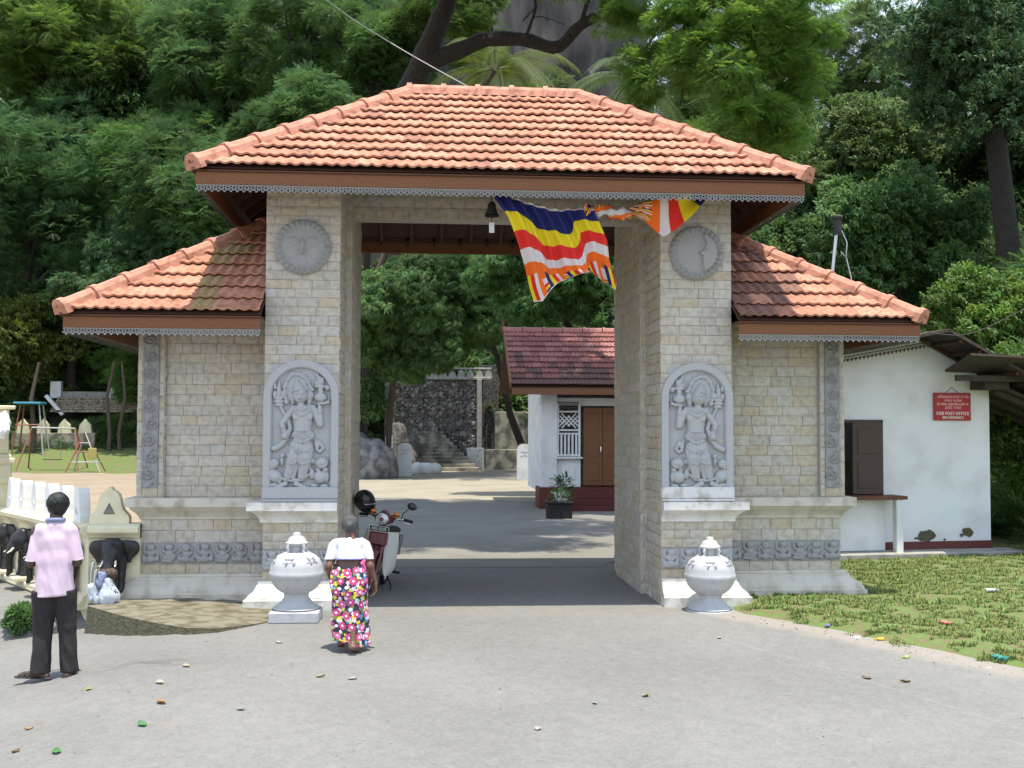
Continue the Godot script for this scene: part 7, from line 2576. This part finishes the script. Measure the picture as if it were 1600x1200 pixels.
func wheel(parent: Node3D, at: Vector3) -> void:
	var w := node(parent, "wheel", Transform3D(Basis.IDENTITY, at))
	var m := MB.new()
	torus(m, Vector3.ZERO, Vector3.RIGHT, 0.255, 0.036)
	put(w, "tyre", m.mesh(), M.rubber)
	m = MB.new()
	torus(m, Vector3.ZERO, Vector3.RIGHT, 0.222, 0.016)
	for k in 12:
		var a := TAU * k / 12.0
		m.tube([Vector3(0.03 * (1 if k % 2 else -1), 0, 0), Vector3(0, cos(a) * 0.22, sin(a) * 0.22)], 0.003, 4)
	m.tube([Vector3(-0.06, 0, 0), Vector3(0.06, 0, 0)], 0.045, 12)
	put(w, "rim", m.mesh(), M.chrome)

func build_bike() -> void:
	var bk := thing("moped", "maroon moped with white leg shields parked inside the gate behind the old woman", "moped", Vector3(-1.66, 0.0, -1.35))
	bk.basis = Basis(Vector3.BACK, -0.15) * Basis(Vector3.UP, -0.14)
	var m: MB
	wheel(bk, Vector3(0, 0.291, 0.42))
	wheel(bk, Vector3(0, 0.291, -0.78))
	m = MB.new()
	for s in [-1.0, 1.0]:
		m.tube([Vector3(0.07 * s, 0.29, 0.42), Vector3(0.075 * s, 0.62, 0.24), Vector3(0.06 * s, 0.86, 0.12)], 0.024, 8)
	put(bk, "fork", m.mesh(), M.maroon)
	m = MB.new()
	m.grid(14, 6, func(u, w):
		var a: float = lerpf(-0.35, 2.3, u)
		var s: float = (w - 0.5) * 2.0
		var r: float = 0.33 - 0.05 * s * s
		return Vector3(s * 0.075, 0.3 + r * sin(a), 0.42 + r * cos(a)))
	put(bk, "front_mudguard", m.mesh(), M.maroon)
	# leg shields, curved plates either side of the front
	for s in [-1.0, 1.0]:
		m = MB.new()
		for side in 2:
			m.grid(8, 14, func(u, w):
				var y: float = lerpf(0.24, 0.84, w)
				var half: float = 0.08 * sqrt(maxf(0.02, 1.0 - pow(absf(w - 0.56) / 0.58, 2.6)))
				var x: float = 0.15 + (u - 0.42) * 2.0 * half
				var z: float = 0.12 - 0.3 * (0.84 - y) * 0.35 - 0.16 * u * u - 0.012 * side
				return Vector3(s * x, y, z))
		put(bk, "leg_shield", m.mesh(), M.panel_white)
	m = MB.new()
	m.box(Vector3(0, 0.745, 0.2), Vector3(0.25, 0.2, 0.14), 0.03)
	for k in 5:
		m.box(Vector3(-0.08 + k * 0.04, 0.755, 0.276), Vector3(0.014, 0.12, 0.012), 0.003)
	m.box(Vector3(0, 0.52, 0.12), Vector3(0.13, 0.4, 0.12), 0.03)
	put(bk, "front_cover", m.mesh(), M.maroon)
	var pl := node(bk, "number_plate", Transform3D(Basis(Vector3.RIGHT, -0.12), Vector3(0, 0.875, 0.27)))
	m = MB.new()
	m.box(Vector3.ZERO, Vector3(0.27, 0.075, 0.008), 0.003)
	put(pl, "plate", m.mesh(), M.plain_dark)
	m = MB.new()
	for e in [[0, 0.036, 0.27, 0.005], [0, -0.036, 0.27, 0.005], [-0.132, 0, 0.005, 0.075], [0.132, 0, 0.005, 0.075]]:
		m.box(Vector3(e[0], e[1], 0.004), Vector3(e[2], e[3], 0.004))
	put(pl, "border", m.mesh(), M.panel_white)
	words(pl, "number", "XR5 0205", 0.036, M.panel_white, Transform3D(Basis.IDENTITY, Vector3(0, 0.0, 0.006)), false)
	# lamp head
	m = MB.new()
	nets(m, [bone(Vector3(0, 1.0, 0.02), Vector3(0, 1.0, 0.1), 0.1, 0.095), bone(Vector3(-0.08, 1.0, -0.03), Vector3(0.08, 1.0, -0.03), 0.06, 0.06), bone(Vector3(0, 1.07, 0.0), Vector3(0, 1.08, 0.08), 0.05, 0.04)], 0.014, 0.03)
	put(bk, "lamp_shell", m.mesh(), M.maroon)
	var hl := node(bk, "headlight", Transform3D(Basis(Vector3.RIGHT, PI / 2), Vector3(0, 1.0, 0.16)))
	m = MB.new()
	m.lathe([Vector2(0.085, -0.03), Vector2(0.09, 0.0), Vector2(0.09, 0.0), Vector2(0.08, 0.014), Vector2(0.076, 0.012)], 20)
	put(hl, "bezel", m.mesh(), M.chrome)
	m = MB.new()
	m.lathe([Vector2(0.078, 0.008), Vector2(0.06, 0.022), Vector2(0.03, 0.03), Vector2(0.0, 0.032)], 20)
	var gm := mat("lens", L(0.5, 0.52, 0.54), 0.08)
	gm.metallic = 0.4
	put(hl, "lens", m.mesh(), gm)
	m = MB.new()
	m.tube([Vector3(-0.36, 1.0, -0.16), Vector3(-0.22, 1.02, -0.1), Vector3(-0.08, 1.0, -0.02), Vector3(0.08, 1.0, -0.02), Vector3(0.22, 1.02, -0.1), Vector3(0.36, 1.0, -0.16)], 0.013, 8)
	put(bk, "handlebar", m.mesh(), M.chrome)
	for s in [-1.0, 1.0]:
		m = MB.new()
		m.tube([Vector3(0.25 * s, 1.015, -0.11), Vector3(0.37 * s, 0.998, -0.165)], 0.021, 8)
		put(bk, "grip", m.mesh(), M.rubber)
		m = MB.new()
		m.tube([Vector3(0.2 * s, 1.0, -0.07), Vector3(0.26 * s, 0.985, -0.05), Vector3(0.35 * s, 0.965, -0.1)], 0.007, 6)
		put(bk, "brake_lever", m.mesh(), M.chrome)
		var ind := node(bk, "indicator", Transform3D(Basis.IDENTITY, Vector3(0.16 * s, 1.07, 0.02)))
		m = MB.new()
		m.ball(Vector3.ZERO, Vector3(0.042, 0.042, 0.035), 14, 10)
		put(ind, "lens", m.mesh(), M.amber)
		m = MB.new()
		m.lathe([Vector2(0.045, -0.012), Vector2(0.047, 0.0), Vector2(0.04, 0.004)], 14)
		m.tube([Vector3(0, -0.03, -0.01), Vector3(-0.05 * s, -0.07, -0.03)], 0.012, 6)
		put(ind, "stalk", m.mesh(), M.rubber)
		var mir := node(bk, "mirror")
		m = MB.new()
		m.tube([Vector3(0.22 * s, 1.02, -0.09), Vector3(0.235 * s, 1.1, -0.09), Vector3(0.3 * s, 1.17, -0.1)], 0.007, 6)
		put(mir, "stem", m.mesh(), M.rubber)
		m = MB.new()
		m.x = Transform3D(Basis(Vector3.BACK, -0.25 * s), Vector3(0.34 * s, 1.21, -0.1))
		m.ball(Vector3.ZERO, Vector3(0.068, 0.05, 0.02), 16, 10)
		put(mir, "mirror_head", m.mesh(), M.black_gloss)
	m = MB.new()
	m.tube([Vector3(0, 0.9, 0.06), Vector3(0, 0.55, -0.05), Vector3(0, 0.45, -0.3), Vector3(0, 0.6, -0.55), Vector3(0, 0.7, -1.0)], [0.05, 0.06, 0.07, 0.08, 0.05], 10)
	m.box(Vector3(0, 0.6, -0.75), Vector3(0.2, 0.2, 0.5), 0.05)
	put(bk, "frame", m.mesh(), M.maroon)
	m = MB.new()
	nets(m, [bone(Vector3(0, 0.76, -0.35), Vector3(0, 0.79, -0.95), 0.11, 0.1, Vector3(1.1, 0.5, 1))], 0.02, 0.02)
	put(bk, "saddle", m.mesh(), M.rubber)
	m = MB.new()
	m.box(Vector3(0, 0.33, -0.25), Vector3(0.22, 0.22, 0.32), 0.04)
	m.tube([Vector3(0, 0.33, -0.08), Vector3(0, 0.35, 0.06)], 0.075, 12)
	put(bk, "engine", m.mesh(), M.metal)
	m = MB.new()
	m.tube([Vector3(-0.12, 0.25, -0.1), Vector3(-0.16, 0.22, -0.5), Vector3(-0.16, 0.26, -1.05)], [0.02, 0.04, 0.045], 10)
	put(bk, "exhaust", m.mesh(), M.chrome)
	for s in [-1.0, 1.0]:
		m = MB.new()
		m.tube([Vector3(0.1 * s, 0.27, -0.3), Vector3(0.28 * s, 0.27, -0.3)], 0.02, 8)
		put(bk, "foot_peg", m.mesh(), M.rubber)
		m = MB.new()
		m.tube([Vector3(0.12 * s, 0.45, -0.9), Vector3(0.14 * s, 0.73, -0.88)], 0.03, 8)
		put(bk, "shock_absorber", m.mesh(), M.chrome)
	m = MB.new()
	m.tube([Vector3(0.1, 0.25, -0.2), Vector3(0.2, 0.1, -0.22), Vector3(0.21, 0.035, -0.16)], 0.012, 6)
	put(bk, "side_stand", m.mesh(), M.rubber)
	# helmet hung over the left mirror
	var hp := bk.transform * Vector3(-0.33, 1.18, -0.1)
	var hm := thing("helmet", "black open face helmet with peak hung on the left mirror of the moped", "helmet", hp, -0.9)
	m = MB.new()
	nets(m, [bone(Vector3(0, 0.02, 0.0), Vector3(0, -0.04, -0.02), 0.142, 0.135), bone(Vector3(0, -0.1, -0.05), Vector3(0, -0.02, -0.05), 0.11, 0.12)], 0.012, 0.03, [[Vector3(0, -0.75, 0.66), 0.098], [Vector3(0, -1, 0), 0.155]])
	put(hm, "shell", m.mesh(), M.black_gloss)
	m = MB.new()
	m.grid(10, 4, func(u, w):
		var a: float = lerpf(-1.0, 1.0, u)
		var r: float = 0.135 + 0.1 * w
		return Vector3(r * sin(a), 0.055 + 0.01 * w - 0.02 * absf(a), r * cos(a) + 0.01))
	put(hm, "peak", m.mesh(), M.black_gloss)
	m = MB.new()
	var band := []
	for k in 15:
		var a := lerpf(0.9, TAU - 0.9, k / 14.0)
		band.append(Vector3(0.146 * sin(a), -0.035, 0.146 * cos(a) - 0.012))
	m.tube(band, 0.011, 6)
	put(hm, "stripe", m.mesh(), M.metal)

# ---------------------------------------------------------------- urns, flag, bell, bag, litter
var urn_prof := [Vector2(0.277, 0.125), Vector2(0.262, 0.14), Vector2(0.215, 0.175), Vector2(0.172, 0.215), Vector2(0.145, 0.252), Vector2(0.136, 0.268), Vector2(0.142, 0.272), Vector2(0.144, 0.292), Vector2(0.138, 0.3), Vector2(0.18, 0.322), Vector2(0.23, 0.36), Vector2(0.263, 0.402), Vector2(0.286, 0.445), Vector2(0.298, 0.485), Vector2(0.312, 0.497), Vector2(0.317, 0.525), Vector2(0.313, 0.556), Vector2(0.302, 0.562), Vector2(0.3, 0.61), Vector2(0.283, 0.657), Vector2(0.256, 0.703), Vector2(0.215, 0.738), Vector2(0.16, 0.763), Vector2(0.1, 0.775), Vector2(0.085, 0.778), Vector2(0.077, 0.782), Vector2(0.076, 0.85), Vector2(0.122, 0.862), Vector2(0.13, 0.872), Vector2(0.128, 0.886), Vector2(0.112, 0.896), Vector2(0.098, 0.92), Vector2(0.085, 0.945), Vector2(0.055, 0.958), Vector2(0.045, 0.966), Vector2(0.047, 0.982), Vector2(0.034, 0.998), Vector2(0.0, 1.004)]

func build_urn(label: String, at: Vector3, square: bool) -> void:
	var o := thing("stone_urn", label, "urn", at)
	var m := MB.new()
	m.lathe([Vector2(0.0, 0.1)] + urn_prof, 48)
	put(o, "urn_body", m.mesh(), M.urn_grey)
	if square:
		m = MB.new()
		m.box(Vector3(0, 0.058, 0), Vector3(0.59, 0.125, 0.59), 0.012)
		for i in m.v.size():
			if absf(m.v[i].x) > 0.2 and absf(m.v[i].z) > 0.2:
				m.v[i] *= Vector3(0.97 - 0.04 * fposmod(m.v[i].y * 31.0, 1.0), 1, 0.97)
		put(o, "square_base", m.mesh(), M.urn_grey)
	else:
		m = MB.new()
		m.lathe([Vector2(0.29, -0.03), Vector2(0.29, 0.11), Vector2(0.27, 0.128), Vector2(0, 0.128)], 32)
		put(o, "round_base", m.mesh(), M.urn_grey)
	for k in 4:
		var a := PI / 4 + k * PI / 2
		var d := Vector3(cos(a), 0, sin(a))
		m = MB.new()
		m.tube([d * 0.115 + Vector3.UP * 0.862, d * 0.135 + Vector3.UP * 0.83, d * 0.118 + Vector3.UP * 0.79, d * 0.15 + Vector3.UP * 0.768, d * 0.2 + Vector3.UP * 0.738], [0.02, 0.02, 0.018, 0.02, 0.012], 8)
		put(o, "handle", m.mesh(), M.urn_grey)
	m = MB.new()
	for k in 6:
		var base := TAU * k / 6.0 + 0.75
		for j in 7:
			var a := base + (j - 3) * 0.075
			var y := 0.69 + (0.02 if j % 2 else -0.018)
			var r := 0.0
			for i in urn_prof.size() - 1:
				if urn_prof[i].y <= y and urn_prof[i + 1].y > y:
					r = lerpf(urn_prof[i].x, urn_prof[i + 1].x, (y - urn_prof[i].y) / (urn_prof[i + 1].y - urn_prof[i].y))
			var n := Vector3(cos(a) * 0.6, 0.8, sin(a) * 0.6)
			var c := Vector3(cos(a) * r, y, sin(a) * r) + n * 0.004
			var t := Vector3(-sin(a), 0, cos(a))
			var u := n.cross(t).normalized()
			var f := []
			for q in 8:
				var b := TAU * q / 8.0 + j
				f.append(c + (t * (cos(b) * 0.9 + sin(b) * 0.5 * sin(j * 2.1)) + u * sin(b) * (0.8 + 0.7 * sin(j * 1.7 + k))) * 0.02)
			m.face(f)
	put(o, "painted_leaves", m.mesh(), M.urn_paint)

func flag_picture(fringe: bool) -> ImageTexture:
	var img := Image.create(256, 256, false, Image.FORMAT_RGB8)
	var cs := [Color(0.07, 0.1, 0.36), Color(0.87, 0.78, 0.07), Color(0.84, 0.15, 0.1), Color(0.82, 0.79, 0.77), Color(0.9, 0.4, 0.06)]
	var lim := [0.23, 0.40, 0.54, 0.65, 0.76]
	for y in 256:
		for x in 256:
			var v := y / 255.0
			var u := x / 255.0
			var c: Color
			if v < 0.76:
				c = cs[0]
				for k in 5:
					if v < lim[k]:
						c = cs[k]
						break
				if v < 0.012: c = cs[3]
			else:
				var w := fposmod(u * 4.2 + 0.15, 1.0)
				var k := int(w * 6.0)
				c = [cs[0], cs[1], cs[2], cs[3], cs[4], cs[4]][k]
				if k == 5:
					var vv := (v - 0.76) / 0.24
					c = [cs[4], cs[3], cs[2], cs[1], cs[0]][clampi(int(vv * 5.0), 0, 4)]
				if v > 0.985: c = cs[3]
			img.set_pixel(x, y, c)
	return ImageTexture.create_from_image(img)

func along(pts: Array, t: float) -> Vector2:
	var f := clampf(t, 0, 1) * (pts.size() - 1)
	var i := mini(int(f), pts.size() - 2)
	return pts[i].lerp(pts[i + 1], f - i)

func build_small_things() -> void:
	mat("urn_grey", L(0.47, 0.485, 0.495), 0.7, "soft", 1.2, "bump_fine", 0.03)
	mat("urn_paint", L(0.17, 0.19, 0.22), 0.8)
	build_urn("pale grey stone urn on a square base before the left pillar", Vector3(-2.43, 0.005, 0.86), true)
	build_urn("pale grey stone urn sunk in the grass edge before the right pillar", Vector3(2.53, -0.1, 0.5), false)
	# flag tied up under the eave
	var fl := thing("flag", "big striped blue, yellow, red, white and orange flag tied under the roof eave", "flag", Vector3(0.45, 5.0, 0.5))
	var fm := mat("flag_cloth", L(1, 1, 1), 0.8)
	fm.albedo_texture = flag_picture(true)
	fm.cull_mode = BaseMaterial3D.CULL_DISABLED
	fm.backlight_enabled = true
	fm.backlight = Color(0.35, 0.35, 0.35)
	var Lp := [Vector2(-0.635, 0.095), Vector2(-0.42, -0.2), Vector2(-0.3, -0.5), Vector2(-0.2, -0.82), Vector2(-0.15, -1.04), Vector2(-0.085, -1.22)]
	var Rp := [Vector2(0.64, -0.1), Vector2(0.72, -0.3), Vector2(0.8, -0.5), Vector2(0.83, -0.75), Vector2(0.9, -0.98), Vector2(0.93, -1.08)]
	var B := [0.0, -0.02, 0.11, 0.19, 0.215, 0.24, 0.25, 0.25, 0.18, 0.09, 0.0]
	var m := MB.new()
	var nx := 90
	var ny := 54
	for j in ny + 1:
		for i in nx + 1:
			var u := float(i) / nx
			var v := float(j) / ny
			var p := along(Lp, v).lerp(along(Rp, v), u)
			var bi := u * 10.0
			var bb: float = lerpf(B[mini(int(bi), 9)], B[mini(int(bi) + 1, 10)], bi - int(bi))
			p.y += bb * v * v + 0.015 * sin(u * 9.0) * (1 - v) - 0.05 * sin(PI * u) * (1 - v)
			var pleat := 0.034 * sin(u * 52.0 + 4.0 * v) * (1.0 - 0.35 * v) + 0.05 * sin(u * 15.0 - 2.0 * v + 0.5) * (0.4 + v) + 0.05 * sin(v * 5.0 + u * 6.0)
			var sh := 0.025 * sin(u * 17.0) + 0.11 * smooth(0.68, 0.78, u) + 0.07 * smooth(0.3, 0.2, u) - 0.05 * smooth(0.28, 0.42, u) * smooth(0.72, 0.6, u)
			var tv := clampf(v + (sh if v < 0.7 else sh * maxf(0.0, (0.85 - v) / 0.15)) * minf(1.0, v * 6.0), 0.0, 1.0)
			m.p(Vector3(p.x, p.y, pleat), Vector2(u, tv))
	for j in ny:
		for i in nx:
			var a := j * (nx + 1) + i
			m.q(a + nx + 1, a + nx + 2, a + 1, a)
	put(fl, "cloth", m.mesh(), fm)
	var f2 := thing("flag", "second striped flag bunched along the eave over the right pillar", "flag", Vector3(1.9, 5.0, 0.45))
	m = MB.new()
	var Tp := [Vector2(-0.36, -0.03), Vector2(-0.2, 0.02), Vector2(0.05, 0.07), Vector2(0.3, 0.1), Vector2(0.62, 0.15)]
	var Bp := [Vector2(-0.36, -0.12), Vector2(-0.16, -0.2), Vector2(0.08, -0.4), Vector2(0.24, -0.3), Vector2(0.42, -0.14), Vector2(0.58, 0.04), Vector2(0.63, 0.14)]
	for j in 21:
		for i in 41:
			var u := i / 40.0
			var v := j / 20.0
			var p := along(Tp, u).lerp(along(Bp, u), v)
			m.p(Vector3(p.x, p.y, 0.03 * sin(u * 26.0 + v * 4.0) * (1.0 - u * 0.6) + 0.05 * sin(v * 5.0 + u * 3.0)), Vector2(0.45 + 0.9 * v, clampf(0.98 - u * 1.0 - 0.28 * (v - 0.5) * (1.0 - u) + 0.06, 0.02, 0.97)))
	for j in 20:
		for i in 40:
			var a := j * 41 + i
			m.q(a + 41, a + 42, a + 1, a)
	put(f2, "cloth", m.mesh(), fm)
	m = MB.new()
	for i in 31:
		for k in 15:
			var u := i / 30.0
			var a := TAU * k / 14.0
			var r := 0.06 + 0.022 * sin(a * 3.0 + u * 16.0) + 0.02 * sin(u * 25.0)
			m.p(Vector3(-0.93 + 0.6 * u, -0.1 + 0.03 * sin(u * 5.0) - 0.07 * u * (1.0 - u) + r * cos(a), r * sin(a) * 0.8), Vector2(fposmod(u * 1.3 + a * 0.08, 1.0), 0.58 + 0.4 * (0.5 + 0.5 * sin(u * 4.0 + a * 0.8 + 1.0))))
	for i in 30:
		for k in 14:
			var a := i * 15 + k
			m.q(a, a + 1, a + 16, a + 15)
	put(f2, "twisted_part", m.mesh(), fm)
	var bl := thing("bell", "small dark hanging bell with a white tag under the middle of the eave", "bell", Vector3(-0.15, 0, 0.3))
	m = MB.new()
	m.lathe([Vector2(0.0, 4.86), Vector2(0.085, 4.86), Vector2(0.09, 4.845), Vector2(0.078, 4.875), Vector2(0.058, 4.93), Vector2(0.05, 4.99), Vector2(0.035, 5.02), Vector2(0.0, 5.035)], 20)
	put(bl, "bell_body", m.mesh(), M.rubber)
	m = MB.new()
	m.tube([Vector3(0, 5.03, 0), Vector3(0, 5.62, -0.02)], 0.007, 6)
	m.tube([Vector3(0, 4.86, 0), Vector3(0, 4.76, 0)], 0.005, 6)
	put(bl, "cord", m.mesh(), M.rubber)
	m = MB.new()
	m.box(Vector3(0, 4.705, 0), Vector3(0.065, 0.13, 0.008), 0.002)
	put(bl, "tag", m.mesh(), M.panel_white)
	# carrier bag on the platform
	var bg := thing("carrier_bag", "stuffed white plastic carrier bag standing on the platform below the elephant", "bag", Vector3(-4.82, 0.085, 0.12), 0.25)
	m = MB.new()
	nets(m, [bone(Vector3(-0.05, 0.07, 0), Vector3(0.09, 0.08, 0), 0.085, 0.1), bone(Vector3(0.05, 0.1, 0), Vector3(0.04, 0.26, -0.01), 0.115, 0.075), bone(Vector3(-0.11, 0.08, 0.03), Vector3(-0.13, 0.2, 0.02), 0.05, 0.06)], 0.0125, 0.04, [[Vector3(0, -1, 0), -0.0]], 0.03, 16.0)
	var pm := mat("plastic_film", L(0.5, 0.56, 0.62), 0.3)
	put(bg, "bag_body", m.mesh(), pm)
	m = MB.new()
	for e in [[-0.12, 0.5, -0.03], [-0.08, 0.42, 0.05]]:
		m.grid(6, 8, func(u, w):
			var a: float = PI * w
			return Vector3(e[0] + 0.03 * cos(a) + 0.012 * (u - 0.5), 0.2 + (e[1] - 0.2) * sin(a), e[2] + 0.05 * (u - 0.5) + 0.02 * sin(w * 9.0)))
	put(bg, "loop_handle", m.mesh(), pm)
	m = MB.new()
	nets(m, [bone(Vector3(-0.05, 0.24, 0.05), Vector3(-0.02, 0.34, 0.0), 0.045, 0.06)], 0.012, 0.02, [], 0.015, 30.0)
	put(bg, "blue_cloth", m.mesh(), M.collar_blue)
	m = MB.new()
	nets(m, [bone(Vector3(0.0, 0.36, -0.02), Vector3(0.1, 0.36, -0.02), 0.055, 0.06)], 0.012, 0.02, [], 0.02, 60.0)
	put(bg, "dark_basket", m.mesh(), M.shutter)
	# pipe with a loose cable behind the right wing, roof cable, wire
	var pp := thing("metal_pipe", "leaning grey metal pipe with a dark lamp behind the right wing roof", "pipe", Vector3(6.9, 0, -7.3))
	rod(pp, "pipe", [Vector3(-0.45, 0, 0), Vector3(0.06, 5.1, 0), Vector3(0.17, 6.1, 0)], 0.035, M.metal)
	m = MB.new()
	m.lathe([Vector2(0.0, 6.05), Vector2(0.07, 6.05), Vector2(0.08, 6.3), Vector2(0.05, 6.36), Vector2(0.1, 6.38), Vector2(0.1, 6.44), Vector2(0.0, 6.46)], 12, Vector3(0.2, 0, 0))
	put(pp, "lamp_head", m.mesh(), M.plain_dark)
	rod(pp, "loose_cable", [Vector3(0.25, 6.2, 0), Vector3(0.36, 5.9, 0.05), Vector3(0.32, 5.6, 0.1), Vector3(0.26, 5.72, 0.0), Vector3(0.36, 5.62, 0.0), Vector3(0.44, 5.2, 0.05), Vector3(0.46, 4.7, 0)], 0.014, M.metal)
	var wire := thing("cable", "thin overhead cable slanting down to the ridge of the main roof", "cable", Vector3(-0.3, 7.06, -1.77))
	rod(wire, "wire", curve([Vector3.ZERO, Vector3(-1.3, 1.68, -2.95), Vector3(-2.67, 3.58, -6.05), Vector3(-5.4, 7.7, -12.2), Vector3(-8.6, 13.0, -19.4)], 24), 0.009, M.concrete)
	var wire2 := thing("cable", "thin cable running right from the tip of the right wing eave", "cable", Vector3(5.3, 3.5, 0.2))
	rod(wire2, "wire", curve([Vector3.ZERO, Vector3(1.6, 0.12, -2.0), Vector3(3.5, 0.6, -4.4), Vector3(7.5, 1.9, -9.0)], 20), 0.005, M.shutter)
	# fallen leaves and scraps on the road and the verge: position, size, colour, words
	var lf := leaf_mesh(0.26, 0.35)
	for e in [[-3.8, 4.15, 0.11, L(0.45, 0.42, 0.12), "yellow green leaf on the road in front of the man"], [-3.22, 4.09, 0.14, L(0.5, 0.48, 0.38), "pale curled leaf on the road between the man and the woman"], [-3.04, 4.81, 0.15, L(0.5, 0.3, 0.1), "orange brown leaf on the road below the pale curled leaf"], [-3.42, 6.17, 0.13, L(0.09, 0.28, 0.08), "bright green leaf at the bottom left of the road"], [-3.02, 5.49, 0.14, L(0.1, 0.3, 0.09), "green folded leaf on the road left of centre"], [-3.73, 6.05, 0.09, L(0.2, 0.13, 0.06), "brown crumpled leaf at the bottom left corner of the road"], [-3.14, 3.41, 0.13, L(0.52, 0.42, 0.28), "pale tan leaf on the road near the dark stain"], [-2.37, 5.07, 0.09, L(0.42, 0.4, 0.35), "small whitish leaf on the road left of the middle"], [-1.86, 3.92, 0.11, L(0.35, 0.32, 0.16), "upright olive leaf on the road below the old woman"], [-0.1, 5.78, 0.1, L(0.55, 0.45, 0.4), "pinkish scrap of leaf at the bottom middle of the road"], [0.43, 5.04, 0.08, L(0.5, 0.46, 0.4), "small pale leaf on the road right of the middle"], [0.89, 4.81, 0.12, L(0.4, 0.36, 0.16), "olive yellow leaf on the road right of the middle"], [-1.57, 4.04, 0.1, L(0.55, 0.52, 0.48), "white leaf scrap on the road just behind the old woman"], [-2.44, 2.3, 0.1, L(0.5, 0.47, 0.42), "pale leaf on the road in front of the left urn"], [2.17, 2.31, 0.1, L(0.5, 0.46, 0.4), "crumpled pale leaf on the road right of the passage"], [3.27, 4.43, 0.11, L(0.2, 0.12, 0.05), "dark brown leaf on the road near the verge at right"], [2.98, 4.28, 0.11, L(0.22, 0.16, 0.09), "flat brown leaf on the road left of the dark brown leaf"], [-3.88, 5.36, 0.08, L(0.5, 0.3, 0.1), "tiny orange leaf on the road at lower left"]]:
		var o := thing("fallen_leaf", e[4], "leaf", Vector3(e[0], drop(e[0], e[1]) + 0.001, e[1]), rng.randf() * TAU, "fallen leaves on the road")
		m = MB.new()
		var ln: float = e[2] * 0.8
		m.grid(4, 6, func(u, w):
			var hw: float = 0.3 * ln * sin(PI * clampf(w * 0.96 + 0.02, 0, 1))
			return Vector3((u - 0.5) * 2.0 * hw, absf(u - 0.5) * 0.3 * ln + 0.05 * ln * sin(w * 5.0 + e[0]) + 0.045 * ln, (0.5 - w) * ln))
		put(o, "blade", m.mesh(), mat("leaf_tone", e[3] * 0.75, 0.75, "speck", 9.0))
	for e in [[6.38, -0.07, 0.17, L(0.75, 0.74, 0.7), "crumpled white paper on the lawn at the far right"], [4.79, 2.03, 0.14, L(0.7, 0.22, 0.18), "crumpled red wrapper on the grass at right"], [3.83, 2.52, 0.11, L(0.75, 0.5, 0.06), "yellow and red packet at the edge of the verge"], [3.64, 2.36, 0.1, L(0.6, 0.66, 0.74), "pale blue plastic scrap at the edge of the verge"], [4.55, 3.66, 0.16, L(0.05, 0.3, 0.26), "teal plastic bag scrap near the right end of the verge"], [3.55, 1.75, 0.11, L(0.2, 0.2, 0.36), "violet blue plastic scrap in the grass nearest the right urn"], [3.72, 3.4, 0.12, L(0.42, 0.5, 0.18), "light green scrap where the verge meets the road"], [4.3, 3.9, 0.1, L(0.6, 0.55, 0.42), "beige paper scrap beside the teal plastic scrap"]]:
		var o := thing("litter", e[4], "litter", Vector3(e[0], lawn_y(e[0], e[1]) + 0.012, e[1]), rng.randf() * TAU, "litter on the grass verge")
		m = MB.new()
		var s: float = e[2] * 0.42
		nets(m, [bone(Vector3(-s * 0.7, s * 0.25, 0), Vector3(s * 0.7, s * 0.3, s * 0.3), s * 0.5, s * 0.4, Vector3(1, 0.45, 1))], s * 0.16, s * 0.2, [], s * 0.4, 1.6 / s)
		put(o, "scrap", m.mesh(), mat("scrap_tone", e[3] * 0.85, 0.6, "speck", 6.0))
	# stones and dead leaves gathered along the edge of the verge
	var bits := []
	for k in 260:
		var z := rng.randf_range(0.9, 9.0)
		var x := lawn_edge(z) + rng.randfn() * 0.14 - 0.02
		var t := rng.randf_range(0.4, 1.2)
		var cc := [Color(0.3 * t, 0.2 * t, 0.1 * t), Color(0.16 * t, 0.11 * t, 0.07 * t), Color(0.4 * t, 0.36 * t, 0.28 * t)]
		bits.append([Transform3D(Basis.from_euler(Vector3(rng.randf() * 0.6, rng.randf() * TAU, rng.randf() * 0.6)).scaled(Vector3.ONE * rng.randf_range(0.02, 0.06)), Vector3(x, maxf(0.006, lawn_y(x, z) + 0.01), z)), cc[k % 3]])
	for k in 90:
		var x := rng.randf_range(-5.2, 4.0)
		var z := rng.randf_range(0.9, 9.0)
		if x > lawn_edge(z) - 0.1:
			continue
		var t := rng.randf_range(0.3, 1.0)
		bits.append([Transform3D(Basis(Vector3.UP, rng.randf() * TAU).scaled(Vector3.ONE * rng.randf_range(0.012, 0.035)), Vector3(x, drop(x, z) + 0.006, z)), Color(0.3 * t, 0.24 * t, 0.16 * t)])
	tag(copies("dead_leaves", self, lf, leaf_material(), bits), "brown dead leaves and crumbs along the verge and road", "leaf litter", "", "stuff")
